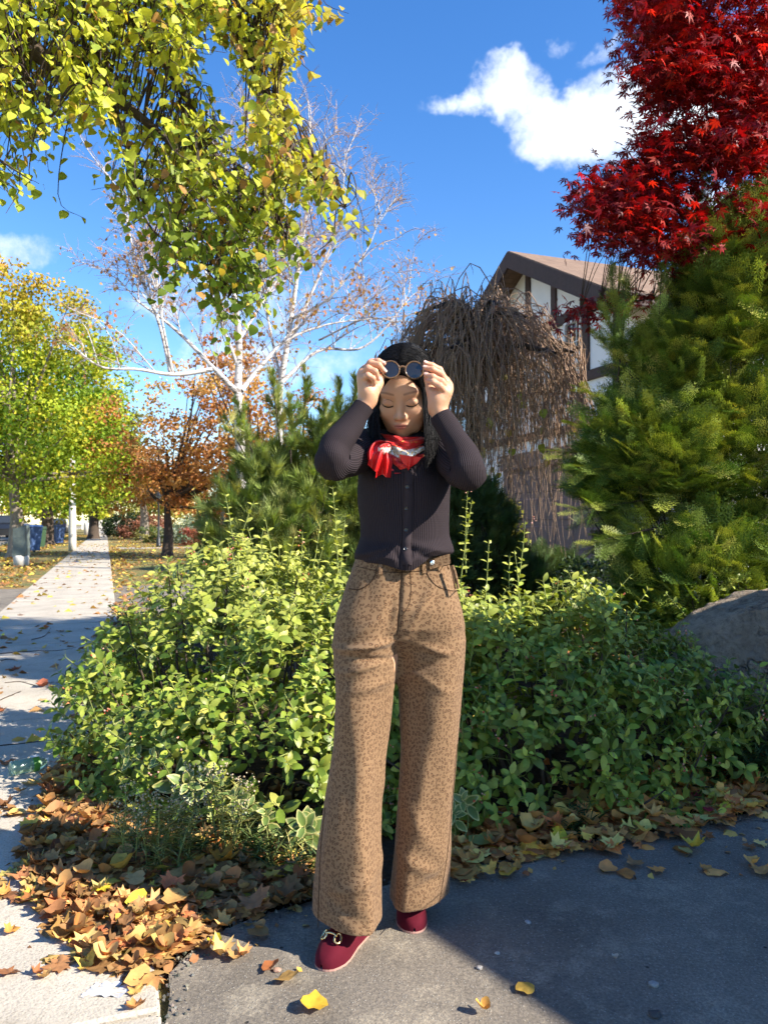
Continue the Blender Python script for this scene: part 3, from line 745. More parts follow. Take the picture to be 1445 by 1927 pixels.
def euonymus(name, base, ells, shoots, lab, tall=[], cols=None, wts=None, berry=80, seedoff=0):
    root = empty(name, base, lab, 'shrub')
    p, nr = mound_points(ells, shoots)
    pos, dr, nm, sz = [], [], [], []; stems = []; tips = []
    def shoot(a, d, ln, pairs, ls):
        d = unit(d); ref = np.cross(d, [0, 0, 1.0]) if abs(d[2]) < .95 else np.array([1.0, 0, 0])
        s1 = unit(ref); s2 = np.cross(d, s1); ph = rnd(0, 6.28)
        bend = rdir(1)[0] * .15
        path = np.array([a + d * ln * t + bend * ln * t * t for t in np.linspace(0, 1, 5)])
        stems.append(path)
        for i in range(pairs):
            t = (i + .6) / pairs; c_ = a + d * ln * t + bend * ln * t * t
            an = ph + (i % 2) * math.pi / 2
            for sg in (-1, 1):
                rad = (math.cos(an) * s1 + math.sin(an) * s2) * sg
                spread = .45 + .5 * t
                dd = rad * 1.0 + d * (spread) + rng.normal(0, .22, 3)
                nn = d * .8 - rad * .35 + np.array([.55, -.32, .40]) + rng.normal(0, .22, 3)
                pos.append(c_ + rad * .004); dr.append(dd); nm.append(nn); sz.append(ls * (1.08 - .5 * t ** 2) * rnd(.75, 1.2))
        tips.append(path[-1])
    for a, b in zip(p, nr):
        d = b * 1.0 + np.array([0, 0, .45]) + rng.normal(0, .3, 3); ln = rnd(.08, .17)
        shoot(a - unit(d) * ln * rnd(.5, 1.25), d, ln, rng.integers(3, 6), rnd(.040, .055))
    # an inner, sparser layer gives depth between the outer shoots
    idx = rng.choice(len(p), len(p) // 2)
    for a, b in zip(p[idx], nr[idx]):
        d = b + rng.normal(0, .6, 3); shoot(a - b * rnd(.12, .3), d, rnd(.1, .18), 4, rnd(.040, .053))
    for (px, py, Y, dx, ln) in tall:
        tip = P(px, py, Y); d = unit([dx, rnd(-.15, .1), 1.0]); shoot(tip - d * ln, d, ln, int(ln / .038), .040)
    pos, dr, nm, sz = map(np.array, (pos, dr, nm, sz))
    B = basis(dr, nm)
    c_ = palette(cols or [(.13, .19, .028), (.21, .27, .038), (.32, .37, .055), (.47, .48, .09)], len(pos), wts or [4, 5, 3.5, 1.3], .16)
    # leaves lighten with height: sunlight on the shrub tops painted into their colour
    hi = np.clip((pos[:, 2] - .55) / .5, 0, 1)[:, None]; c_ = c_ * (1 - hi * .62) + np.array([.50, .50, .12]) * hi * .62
    half = rng.random(len(pos)) < .5
    Bs, ps, ss, cs = B, pos, sz, c_
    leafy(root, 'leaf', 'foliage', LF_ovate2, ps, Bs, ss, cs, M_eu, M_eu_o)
    V, F = tubes(stems, [(.0032, .0014)] * len(stems), 4); obj('stems', mesh('stems', V, F, M_stem, True), root, kind='stuff')
    # woody stems from the ground
    wood = []
    for i in rng.choice(len(p), min(70, len(p))):
        b = np.array([base[0] + rnd(-.25, .25), base[1] + rnd(-.2, .2), 0]); b[:2] = b[:2] * .45 + p[i][:2] * .55
        mid = (b + p[i]) / 2 + rng.normal(0, .05, 3); wood.append(smooth_path([b, mid, p[i]], 7))
    V, F = tubes(wood, [(.008, .003)] * len(wood), 5); obj('woody_stems', mesh('woody_stems', V, F, M_bark, True), root, kind='stuff')
    # clusters of pink-orange seed capsules
    bv = np.array([(1, 0, 0), (-1, 0, 0), (0, 1, 0), (0, -1, 0), (0, 0, 1), (0, 0, -1.)]); bf = np.array([(0, 2, 4), (2, 1, 4), (1, 3, 4), (3, 0, 4), (2, 0, 5), (1, 2, 5), (3, 1, 5), (0, 3, 5)])
    bp = []
    for i in rng.choice(len(tips), berry):
        t = tips[i] + rng.normal(0, .015, 3)
        for _ in range(rng.integers(2, 7)): bp.append(t + rng.normal(0, .012, 3) + np.array([0, -.012, 0]))
    bp = np.array(bp); m_ = len(bp)
    V, F, C = scatter(bv, bf, bp, basis(rdir(m_), rdir(m_)), rnd(.0035, .006, m_), palette([(.62, .22, .14), (.7, .38, .3), (.55, .12, .06)], m_))
    obj('berries', mesh('berries', V, F, M_dry, True, C), root, kind='stuff')
    return root

# (cx, cy, rx, ry, z of centre, rz)
EL = [(-.70, 3.85, .74, .70, .25, .80), (-1.08, 3.72, .44, .55, .18, .62), (-.36, 3.30, .46, .42, .2, .66), (-.92, 3.22, .36, .34, .12, .40), (-.62, 3.02, .42, .28, .1, .48), (-.12, 3.45, .42, .45, .25, .68), (-.30, 2.92, .32, .24, .1, .52)]
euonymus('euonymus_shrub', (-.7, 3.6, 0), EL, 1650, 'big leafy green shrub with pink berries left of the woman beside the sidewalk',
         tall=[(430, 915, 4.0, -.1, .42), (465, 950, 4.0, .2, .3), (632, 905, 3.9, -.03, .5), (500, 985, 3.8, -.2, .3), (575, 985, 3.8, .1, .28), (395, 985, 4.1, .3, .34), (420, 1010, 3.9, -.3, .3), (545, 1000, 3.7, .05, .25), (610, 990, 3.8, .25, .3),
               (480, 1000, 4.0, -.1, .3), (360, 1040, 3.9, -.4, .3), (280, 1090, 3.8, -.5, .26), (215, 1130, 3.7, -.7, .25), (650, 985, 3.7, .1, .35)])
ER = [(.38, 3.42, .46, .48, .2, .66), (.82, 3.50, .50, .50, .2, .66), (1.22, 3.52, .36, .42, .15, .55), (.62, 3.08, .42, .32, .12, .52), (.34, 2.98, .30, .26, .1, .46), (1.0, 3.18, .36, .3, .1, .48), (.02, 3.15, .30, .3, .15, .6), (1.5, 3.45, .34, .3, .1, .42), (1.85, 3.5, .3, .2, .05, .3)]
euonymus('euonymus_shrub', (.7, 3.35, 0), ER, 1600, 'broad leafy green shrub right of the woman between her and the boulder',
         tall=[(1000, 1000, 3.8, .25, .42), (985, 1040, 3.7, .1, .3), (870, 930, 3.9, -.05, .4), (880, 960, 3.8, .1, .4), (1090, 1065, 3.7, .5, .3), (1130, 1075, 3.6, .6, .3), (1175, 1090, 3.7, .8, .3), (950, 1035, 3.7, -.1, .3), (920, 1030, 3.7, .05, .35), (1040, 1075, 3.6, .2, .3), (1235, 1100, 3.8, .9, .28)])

# variegated euonymus at the front of the bed: green blades with cream margins
M_var, n = mat('variegated leaf')
uvn = n('Attribute', dict(attribute_name='uvp')).outputs['Vector']
sep = n('SeparateXYZ', Vector=uvn)
edge_ = n.ramp(n.math('ADD', sep.outputs[0], n.math('MULTIPLY', n.math('SUBTRACT', n.noise(60, n.obj(), 3), .5), .5)), [(.66, 0), (.82, 1)])
c = n.mix(edge_, (.11, .165, .035), (.46, .43, .15))
fin(M_var, n, Base_Color=c, Roughness=.45)
def leaf_grid(prof, cols=5, fold=.25, curl=-.3):
    v, f, u = [], [], []
    for t, h in prof:
        for j in range(cols):
            s_ = -1 + 2 * j / (cols - 1); v.append((s_ * h, t, curl * t * t + fold * abs(s_) * h)); u.append((max(abs(s_), abs(t - .5) * 1.8), t))
    for i in range(len(prof) - 1):
        for j in range(cols - 1): a = i * cols + j; f.append((a, a + 1, a + cols + 1, a + cols))
    return np.array(v, float), np.array(f), np.array(u)
VG = leaf_grid([(0, .02), (.18, .18), (.45, .28), (.75, .21), (.95, .07), (1, .01)])
def variegated(tips, lab):
    b0 = np.mean(np.array([t[0] for t in tips]), 0); b0[2] = 0
    root = empty('variegated_shrub', b0, lab, 'shrub')
    me = mesh('leaf', VG[0], VG[1], M_var, True, uv=VG[2]); stems = []
    for tip, d, nl, ls in tips:
        d = unit(d); s1 = unit(np.cross(d, [0, .3, 1.0])); s2 = np.cross(d, s1); ln = .012 * nl
        stems.append(smooth_path([[tip[0] * .5 + b0[0] * .5, tip[1] * .5 + b0[1] * .5, .01], tip - d * ln - np.array([0, 0, .05]), tip], 6))
        for i in range(nl):
            an = i * 2.4; t = i / nl; rad = math.cos(an) * s1 + math.sin(an) * s2
            dd = rad + d * (.15 + .9 * t) + rng.normal(0, .12, 3); nn = d - rad * .3 + rng.normal(0, .15, 3)
            Bm = basis(dd[None], nn[None])[0]; s_ = ls * (1.1 - .55 * t) * rnd(.85, 1.15)
            o = bpy.data.objects.new('leaf', me); COL.objects.link(o); o.parent = root; o.matrix_parent_inverse = Matrix.Translation(-Vector(root.location))
            mt = np.eye(4); mt[:3, :3] = Bm * s_; mt[:3, 3] = tip - d * ln * (1 - t); o.matrix_basis = Matrix(mt.tolist())
    V, F = tubes(stems, [(.004, .002)] * len(stems), 5); obj('stems', mesh('stems', V, F, M_stem, True), root)
def vt(px, py, Y, n_=9, ls=.07, d=None):
    return (P(px, py, Y), d if d is not None else np.array([rnd(-.4, .4), -.8, rnd(.3, .9)]), n_, ls)
variegated([vt(258, 1395, 2.95), vt(215, 1375, 3.0), vt(305, 1385, 2.9, 8, .06), vt(235, 1420, 2.9, 8, .06), vt(285, 1420, 2.85, 8, .06)], 'cream edged variegated shrub at the left foot of the big green shrub')
variegated([vt(355, 1475, 2.72, 12, .085), vt(395, 1460, 2.75, 10, .075), vt(430, 1490, 2.7, 10, .07), vt(500, 1525, 2.6, 9, .065), vt(470, 1515, 2.65, 8, .06)], 'cream edged variegated shrub in the middle below the big green shrub')
variegated([vt(572, 1555, 2.52, 12, .085, np.array([0, -.9, .5])), vt(590, 1540, 2.6, 7, .06)], 'cream edged variegated rosette just left of the woman\'s trouser leg')
variegated([vt(868, 1505, 2.62, 8, .06), vt(850, 1525, 2.62, 8, .06)], 'small cream edged shoots just right of the woman\'s trouser leg')

# ------------------------------------------------------------------ spiky ground plants (narrow leaved spurge, grass tufts)
M_grs = leafmat('narrow leaf', rough=.55, spec=.25, trans=.25, tint=(1.2, 1.2, .5))
NDL = (np.array([(-.035, 0, 0), (.035, 0, 0), (.025, .6, .03), (0, 1, -.06), (-.025, .6, .03)]), np.array([(0, 1, 2, 3, 4)]))
def tuft(base, name, lab, stems_n, h, spread, cols, heads=0, headcol=None, leafl=.05, lean=(0, 0)):
    root = empty(name, base, lab, 'plant'); st, pos, dr, nm, sz, hp = [], [], [], [], [], []
    for i in range(stems_n):
        a = rnd(0, 6.28); d = np.array([math.cos(a) * spread + lean[0], math.sin(a) * spread + lean[1], 1.0]) * rnd(.6, 1.1)
        b = base + np.array([rnd(-.06, .06), rnd(-.05, .05), 0]); tip = b + d * h
        path = smooth_path([b, b + d * h * .5 + np.array([0, 0, h * .08]), tip - np.array([0, 0, h * .06])], 8); st.append(path)
        for t in np.linspace(.15, 1, 20):
            q = path[min(7, int(t * 7))]; a2 = rnd(0, 6.28)
            pos.append(q); dr.append(np.array([math.cos(a2), math.sin(a2), rnd(.0, .9)])); nm.append(np.array([0, 0, 1.0]) + rng.normal(0, .2, 3)); sz.append(leafl * rnd(.6, 1.2))
        if i < heads:
            for _ in range(14): hp.append(path[-1] + rng.normal(0, .013, 3) + np.array([0, 0, .012]))
    pos, dr, nm, sz = map(np.array, (pos, dr, nm, sz))
    V, F, C = scatter(NDL[0], NDL[1], pos, basis(dr, nm), sz, palette(cols, len(pos)))
    obj('leaves', mesh('leaves', V, F, M_grs, True, C), root, kind='stuff')
    V, F = tubes(st, [(.0022, .001)] * len(st), 4); obj('stems', mesh('stems', V, F, M_stem, True), root, kind='stuff')
    if hp:
        hp = np.array(hp); m_ = len(hp); bv = np.array([(1, 0, 0), (-1, 0, 0), (0, 1, 0), (0, -1, 0), (0, 0, 1), (0, 0, -1.)]); bf = np.array([(0, 2, 4), (2, 1, 4), (1, 3, 4), (3, 0, 4), (2, 0, 5), (1, 2, 5), (3, 1, 5), (0, 3, 5)])
        V, F, C = scatter(bv, bf, hp, basis(rdir(m_), rdir(m_)), rnd(.0025, .005, m_), palette([headcol], m_))
        obj('seed_heads', mesh('seed_heads', V, F, M_dry, True, C), root, kind='stuff')
gl = [(.40, .40, .14), (.28, .31, .09), (.48, .45, .19)]; gd_ = [(.08, .13, .045), (.13, .18, .055)]
tuft(G(255, 1655), 'spurge_plant', 'pale wispy spurge plant with seed heads at the left of the leaf pile', 18, .28, .3, gl, 12, (.5, .42, .26), .05)
tuft(G(315, 1665), 'spurge_plant', 'pale yellow spurge plant with curled leaves in the middle of the leaf pile', 22, .27, .28, gl, 10, (.5, .42, .26), .06)
tuft(G(430, 1640), 'spurge_plant', 'dry cream seed head plant below the variegated shrub', 14, .36, .2, gl, 12, (.55, .46, .3), .05)
tuft(G(370, 1640), 'grass_tuft', 'fine green grass tuft behind the pale spurge', 12, .17, .5, gd_ + gl[:1], 0, None, .06)
tuft(G(480, 1650), 'grass_tuft', 'feathery dark green tuft left of the woman\'s feet', 13, .15, .5, gd_, 0, None, .06)
tuft(G(545, 1660), 'grass_tuft', 'feathery green tuft beside the woman\'s trouser hem', 12, .15, .45, gd_ + gl[:1], 0, None, .06)
tuft(G(455, 1600), 'grass_tuft', 'tall narrow leaved tuft under the big green shrub', 11, .18, .5, gd_ + gl[:1], 0, None, .07)
tuft(G(1420, 1490), 'grass_tuft', 'feathery green tuft below the boulder at the right edge', 26, .22, .5, [(.07, .12, .04), (.12, .17, .06)], 0, None, .07)
tuft(G(1330, 1490), 'grass_tuft', 'feathery green tuft between shrub and leaves right of centre', 20, .16, .5, [(.07, .12, .04), (.1, .15, .05)], 0, None, .06)
tuft(G(1075, 1590), 'grass_tuft', 'small feathery tuft at the foot of the right hand shrub', 14, .13, .5, [(.05, .10, .03)], 0, None, .05)

# ------------------------------------------------------------------ boulder
import bmesh
bm = bmesh.new(); bmesh.ops.create_icosphere(bm, subdivisions=6, radius=1); 
pts = np.array([v_.co[:] for v_ in bm.verts])
r_ = np.ones(len(pts))
for k_ in range(26):        # planes chip the sphere into a blocky stone
    dvec = unit(np.random.default_rng(100 + k_).normal(size=3)); h_ = .74 + .22 * np.random.default_rng(200 + k_).random()
    dd = pts @ dvec; r_ = np.where(dd * r_ > h_, np.minimum(r_, h_ / np.maximum(dd, 1e-3)), r_)
pts = pts * r_[:, None]; pts += unit(pts) * (fbm(pts * 2.6, 5) * .10 + fbm(pts * 9 + 3, 4) * .04)[:, None]
cb = np.array([2.10, 3.95, .36])
pts = pts * np.array([.84, .50, .46]) + cb
for v_, q in zip(bm.verts, pts): v_.co = q
me = bpy.data.meshes.new('boulder'); bm.to_mesh(me); bm.free(); me.polygons.foreach_set('use_smooth', np.ones(len(me.polygons), bool))
M_rock, n = mat('grey tan rock'); o = n.obj()
a = n.noise(3, o, 8, .65); b = n.noise(26, o, 6, .7)
c = n.ramp(a, [(.3, (.25, .185, .125)), (.5, (.47, .37, .265)), (.7, (.62, .50, .37))])
c = n.mix(n.ramp(b, [(.35, .5), (.55, 0)]), c, (.07, .055, .045))
cr = n('TexVoronoi', dict(feature='DISTANCE_TO_EDGE'), Scale=2.2)
n.put(cr.inputs['Vector'], n.vmath('ADD', o, n.vmath('MULTIPLY', n('TexNoise', Scale=4.0, Detail=6.0, Vector=o).outputs['Color'], (.6, .6, .6))))
crk = n.ramp(cr.outputs[0], [(.0, 1), (.03, 0)])
fin(M_rock, n, Base_Color=n.mix(n.math('MULTIPLY', crk, .35), c, (.06, .05, .045)), Roughness=.92, Specular_IOR_Level=.2, Normal=bump(n, n.math('SUBTRACT', n.math('ADD', a, b), n.math('MULTIPLY', crk, .9)), 1.0, .09))
me.materials.append(M_rock); obj('boulder', me, None, label='large grey tan boulder at the right edge beside the green shrub', cat='boulder')
# leafy climber on top of the boulder's back
euonymus('euonymus_shrub', (2.15, 4.5, 0), [(2.05, 4.45, .42, .22, .45, .42), (2.4, 4.4, .4, .2, .45, .45)], 170, 'pale leafy shrub growing behind the top of the boulder', tall=[(1290, 1090, 4.4, -.6, .3), (1330, 1060, 4.4, .3, .28), (1240, 1105, 4.3, -.9, .3)], berry=4)
# ------------------------------------------------------------------ linden: its boughs reach in from the upper left
lin = empty('linden_tree', (-4.3, 3.2, 0), 'linden tree with yellow green heart shaped leaves hanging in from the upper left', 'tree')
tb = np.array([-4.3, 3.2, 0]); fork = np.array([-4.1, 3.4, 3.0])
limbs = [smooth_path([tb, tb + [.03, .05, 1.5], fork], 14)]; lr = [np.linspace(.24, .17, 14)]
main = smooth_path([fork, P(-420, 20, 4.2), P(0, 75, 4.4), P(110, 128, 4.45), P(215, 185, 4.5), P(300, 250, 4.5), P(357, 310, 4.5)], 40)
sec = [smooth_path([P(-420, 20, 4.2), P(-200, -160, 4.6), P(60, -120, 4.7), P(250, 45, 4.8), P(330, 150, 4.8), P(405, 290, 4.7), P(410, 340, 4.7)], 34),
       smooth_path([P(-200, -160, 4.6), P(120, -260, 4.9), P(330, -90, 4.9), P(430, 40, 4.8), P(500, 180, 4.7), P(560, 300, 4.6), P(650, 390, 4.5)], 34),
       smooth_path([P(195, 170, 4.5), P(228, 225, 4.4), P(243, 300, 4.35), P(252, 345, 4.35), P(262, 392, 4.35)], 18),
       smooth_path([fork, P(-500, 250, 3.9), P(-260, 220, 3.9), P(-60, 270, 3.9), P(60, 340, 3.9)], 18),
       smooth_path([P(60, -120, 4.7), P(260, -220, 5.0), P(480, -150, 5.0), P(600, -20, 5.0)], 18),
       smooth_path([P(300, 250, 4.5), P(380, 330, 4.6), P(470, 400, 4.6), P(540, 450, 4.55)], 14),
       smooth_path([P(0, 75, 4.4), P(60, 160, 4.2), P(90, 230, 4.1)], 10),
       smooth_path([P(252, 345, 4.35), P(285, 430, 4.4), P(380, 500, 4.5), P(430, 560, 4.5)], 12),
       smooth_path([fork, fork + [-.6, -.5, 1.2], fork + [-1.5, -.6, 2.4]], 10), smooth_path([fork, fork + [-.2, .9, 1.3], fork + [-.4, 2.0, 2.8]], 10), smooth_path([fork, fork + [.1, -.9, 1.3], fork + [.6, -2.0, 2.2]], 10)]
limbs.append(main); lr.append(np.linspace(.085, .008, 40))
for s_, r0, r1 in zip(sec, (.06, .045, .018, .025, .03, .012, .012, .008, .1, .1, .1), (.006, .004, .005, .003, .004, .003, .003, .003, .02, .02, .02)):
    limbs.append(s_); lr.append(np.linspace(r0, r1, len(s_)))
# crown region (photo outline of the boughs, 1.7 m deep); leaf strings hang from points inside it
poly_l = [(-900, -420), (560, -420), (600, -40), (545, 130), (545, 250), (610, 310), (700, 400), (640, 470), (590, 440), (555, 470), (505, 560), (440, 590), (385, 560), (300, 530), (255, 480), (262, 440), (190, 390), (150, 310), (60, 240), (-60, 240), (-500, 330), (-900, 200)]
allp = np.concatenate([main] + sec[:8])
pos, dr, nm, sz, cc, strs = [], [], [], [], [], []
cand = np.c_[rnd(-850, 705, 9000), rnd(-400, 590, 9000)]
cand = cand[inpoly(cand[:, 0], cand[:, 1], poly_l)]; q_ = rng.random((len(cand), 2))
nz_ = fbm(np.c_[cand / 85, np.full(len(cand), 4.0)], 3)
# looser towards the bottom of the boughs
cand = cand[~(((cand[:, 0] < -150) & (q_[:, 0] < .75)) | ((cand[:, 1] < -60) & (q_[:, 1] < .6)) | ((nz_ < -.05) & (cand[:, 1] > 40)))][:1450]
cand = np.vstack([cand, np.c_[rnd(-160, 70, 26), rnd(270, 345, 26)]])
for s_ in [main] + sec[:8]:               # the thin ends of the limbs carry leaves too
    e_ = proj(s_[int(len(s_) * .45):]); cand = np.vstack([cand, e_[rng.integers(0, len(e_), 26)] + rng.normal(0, 26, (26, 2))])
cnt = 0
for px, py in cand:
    Y = rnd(3.9, 5.5) if py > -50 else rnd(4.0, 5.6)
    p = P(px, py, Y); cnt += 1
    # connect to the nearest limb
    q = allp[np.argmin(((allp - p - np.array([0, 0, .15])) ** 2).sum(1))]
    up = p + np.array([0, 0, rnd(.05, .2)]); ln = rnd(.03, .20)
    path = smooth_path([q, q * .4 + up * .6 + np.array([0, 0, .08]), p, p + np.array([rnd(-.2, .2), rnd(-.15, .15), -ln])], 12); strs.append(path)
    nl = rng.integers(8, 14)
    for i in range(nl):
        t = .45 + .55 * (i + rnd(0, .8)) / nl; k_ = min(11, int(t * 11)); b = path[k_] + rng.normal(0, .035, 3)
        a = rnd(0, 6.28)
        d = np.array([math.cos(a) * .75, math.sin(a) * .75, -.75 + rnd(-.35, .3)])
        nn = np.array([math.cos(a) * .45, math.sin(a) * .45, .7]) + np.array([.55, -.45, 0.1]) + rng.normal(0, .35, 3)
        pos.append(b); dr.append(d); nm.append(nn); sz.append(rnd(.030, .060))
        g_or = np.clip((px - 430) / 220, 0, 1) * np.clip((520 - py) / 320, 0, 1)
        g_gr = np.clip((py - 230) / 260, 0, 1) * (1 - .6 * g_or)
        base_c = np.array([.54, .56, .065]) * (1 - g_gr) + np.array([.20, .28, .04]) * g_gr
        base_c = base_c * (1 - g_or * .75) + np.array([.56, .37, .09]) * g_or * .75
        if rnd(0, 1) < .10: base_c = np.array([.58, .42, .07])
        if rnd(0, 1) < .04 + .22 * g_or: base_c = np.array([.46, .24, .08])
        if rnd(0, 1) < .2: base_c = np.array([.26, .33, .05])
        cc.append(np.clip(base_c * (1 + rng.normal(0, .16)), .01, 1))
pos, dr, nm, sz, cc = map(np.array, (pos, dr, nm, sz, cc))
leafy(lin, 'leaf', 'crown', LF_heart, pos, basis(dr, nm), sz, cc, M_li, M_li_o)
V, F = tubes(limbs, lr, 9); obj('trunk', mesh('trunk', V, F, M_bark, True), lin)
V, F = tubes(strs, [(.0055, .0012)] * len(strs), 4); obj('twigs', mesh('twigs', V, F, M_bark, True), lin, kind='stuff')

# ------------------------------------------------------------------ Japanese maple, deep red, upper right
rmt = empty('japanese_maple', (3.6, 6.6, 0), 'Japanese maple with deep red star shaped leaves in the upper right', 'tree')
tb = np.array([3.6, 6.6, 0.0])
limbs = [smooth_path([tb, tb + [-.05, -.1, 1.1], P(1500, 560, 6.3)], 12), smooth_path([P(1500, 560, 6.3), P(1430, 330, 6.1), P(1350, 200, 6.0), P(1270, 80, 5.9), P(1230, -60, 5.9)], 20),
         smooth_path([P(1500, 560, 6.3), P(1400, 430, 6.0), P(1280, 400, 5.8), P(1160, 390, 5.7)], 14), smooth_path([P(1430, 330, 6.1), P(1340, 270, 6.0), P(1250, 230, 5.9)], 12),
         smooth_path([P(1500, 560, 6.3), P(1600, 300, 6.6), P(1580, 60, 6.7)], 12), smooth_path([P(1500, 600, 6.3), P(1380, 560, 5.9), P(1240, 560, 5.7), P(1090, 590, 5.5)], 14), smooth_path([P(1500, 560, 6.3), P(1560, 350, 5.9), P(1540, 100, 5.6)], 12)]
lrs = [(.09, .06), (.05, .012), (.03, .006), (.025, .006), (.05, .02), (.02, .004), (.05, .02)]
poly_r = [(1215, -380), (1205, 0), (1160, 90), (1235, 130), (1250, 190), (1190, 215), (1225, 290), (1165, 320), (1105, 360), (1115, 420), (1140, 455), (1210, 468), (1250, 488), (1300, 500), (1450, 530), (1560, 560), (1600, 300), (1580, -380)]
cand = np.c_[rnd(1105, 1600, 5000), rnd(-370, 540, 5000)]
cand = cand[inpoly(cand[:, 0], cand[:, 1], poly_r)]; nz_ = fbm(np.c_[cand / np.array([75, 42]), np.full(len(cand), 9.0)], 3)
cand = cand[~(((cand[:, 0] > 1500) & (rng.random(len(cand)) < .4)) | (nz_ < -.11))][:900]
pads = [P(px, py, rnd(4.7, 6.1)) for px, py in cand]
for px, py in [(1075, 590), (1100, 592), (1125, 578), (1150, 575), (1175, 566), (1200, 560), (1225, 560), (1115, 600), (1290, 520), (1300, 545), (1290, 575), (1270, 500), (1320, 560)]: pads.append(P(px, py, rnd(5.3, 5.9)))
allp = np.concatenate(limbs); pos, dr, nm, sz, strs = [], [], [], [], []
for p in pads:
    q = allp[np.argmin(((allp - p + np.array([0, 0, .2])) ** 2).sum(1))]
    if np.linalg.norm(q - p) < .75: strs.append(smooth_path([q, (q + p) / 2 + np.array([0, 0, .06]), p], 8))
    for _ in range(26):      # flat layered pads of foliage
        b = p + np.clip(rng.normal(0, 1, 3), -1.5, 1.5) * np.array([.15, .15, .05])
        a = rnd(0, 6.28); pos.append(b); dr.append(np.array([math.cos(a), math.sin(a), rnd(-.9, .0)])); nm.append(np.array([.2, -.45, .8]) + rng.normal(0, .4, 3)); sz.append(rnd(.050, .085))
pos, dr, nm, sz = map(np.array, (pos, dr, nm, sz))
cc = palette([(.27, .010, .013), (.18, .007, .011), (.40, .030, .016), (.12, .005, .011), (.42, .045, .02)], len(pos), [5, 4, 2.6, 2, .4], .22)
leafy(rmt, 'leaf', 'crown', LF_star, pos, basis(dr, nm), sz, cc, M_rm, M_rm_o)
V, F = tubes(limbs, lrs, 8); obj('trunk', mesh('trunk', V, F, M_bark, True), rmt)
V, F = tubes(strs, [(.004, .0012)] * len(strs), 4); obj('twigs', mesh('twigs', V, F, M_bark, True), rmt, kind='stuff')

# ------------------------------------------------------------------ conifers
def yew_spray():
    v, f = [], []
    def needle(b, d, up, l):
        s_ = np.cross(d, up); s_ = s_ / (np.linalg.norm(s_) + 1e-9) * .016
        i = len(v); v.extend([b - s_, b + s_, b + d * l]); f.append((i, i + 1, i + 2))
    r_ = np.random.default_rng(3)
    def row(a, d, ln, side, cnt):
        for i in range(cnt):
            t = (i + .5) / cnt; b = a + d * ln * t
            for s_ in (-1, 1):
                nd = side * s_ + d * (.55 + .8 * t ** 3) + np.array([0, 0, .25]) + r_.normal(0, .12, 3); needle(b, nd / np.linalg.norm(nd), np.array([0, 0, 1.0]), .15 * (1 - .35 * t))
    row(np.zeros(3), np.array([0, 1.0, 0]), 1.0, np.array([1.0, 0, 0]), 12)
    for i in range(5):
        t = .12 + i * .16
        for s_ in (-1, 1):
            d = np.array([s_ * .8, .62, .04]); d /= np.linalg.norm(d); row(np.array([0, t, 0]), d, .42 * (1 - .6 * t), np.array([d[1], -d[0], 0]), 4)
    return np.array(v), np.array(f)
YEW = yew_spray()
def needled(root, tmpl, pts, dirs, sizes, cols, part='crown', up=None):
    pts, dirs = np.array(pts), np.array(dirs); m_ = len(pts)
    nn = (np.array([.1, -.2, 1.0]) if up is None else up) + rng.normal(0, .4, (m_, 3))
    V, F, C = scatter(tmpl[0], tmpl[1], pts, basis(dirs, nn), np.array(sizes), cols)
    obj(part, mesh(part, V, F, M_ndl, False, C), root, kind='stuff')
def conifer(name, base, ells, m_, lab, size, cols, wts, tmpl=YEW, leaders=[], upb=.45, cat='shrub', droop=0.0, inner=.6, fill=0):
    root = empty(name, base, lab, cat); pts, dirs, szs = [], [], []; br = []
    p, nr = mound_points([(e[0], e[1], e[2], e[3], e[4], e[5]) for e in ells], m_)
    for a, b in zip(p, nr):
        d = unit(b + np.array([0, 0, upb]) + rng.normal(0, .28, 3)); L_ = size * rnd(.7, 1.35)
        pts.append(a - d * L_ * rnd(.3, 1.0)); dirs.append(d); szs.append(L_)
    for i in rng.choice(len(p), int(len(p) * inner)):
        d = unit(nr[i] + rng.normal(0, .5, 3)); pts.append(p[i] - nr[i] * rnd(.12, .38)); dirs.append(d); szs.append(size * rnd(.8, 1.3))
    for _ in range(fill):               # sprays through the whole volume, so nothing shows through
        e = ells[rng.integers(len(ells))]; q_ = np.array([e[0], e[1], e[4]]) + rdir(1)[0] * np.array([e[2], e[3], e[5]]) * rng.random() ** .5
        if q_[2] < .05: continue
        pts.append(q_); dirs.append(unit(rdir(1)[0] + np.array([0, -.3, .1]))); szs.append(size * rnd(.9, 1.4))
    for i in rng.choice(len(p), min(len(p), 70)):
        c_ = np.array([base[0], base[1], 0]) * .6 + np.array([p[i][0], p[i][1], 0]) * .4; c_[2] = p[i][2] * rnd(.2, .6)
        br.append(smooth_path([c_, (c_ + p[i]) / 2 + rng.normal(0, .05, 3), p[i]], 6))
    for tip, d, ln, k_ in leaders:      # feathery leading shoots
        d = unit(d)
        for t in np.linspace(0, 1, k_):
            q = tip - d * ln * (1 - t)
            for _ in range(3):
                dd = unit(d * (.5 + t) + rng.normal(0, .45, 3)); pts.append(q); dirs.append(dd); szs.append(size * rnd(.6, 1.1) * (1.1 - .4 * t))
        br.append(np.array([tip - d * ln * 1.3, tip - d * ln * .5, tip]))
    cc = palette(cols, len(pts), wts, .16)
    hi = np.clip((np.array(pts)[:, 2] - 1.3) / 1.4, 0, 1)[:, None]
    needled(root, tmpl, pts, dirs, szs, cc)
    V, F = tubes(br, [(.007, .002)] * len(br), 4); obj('branches', mesh('branches', V, F, M_bark, True), root, kind='stuff')
    tr = smooth_path([np.array([base[0], base[1], -.02]), np.array([base[0], base[1], .5]), np.array([base[0] + .05, base[1], 1.1])], 8)
    V, F = tubes([tr], [(.07, .03)], 8); obj('trunk', mesh('trunk', V, F, M_bark, True), root)
    return root
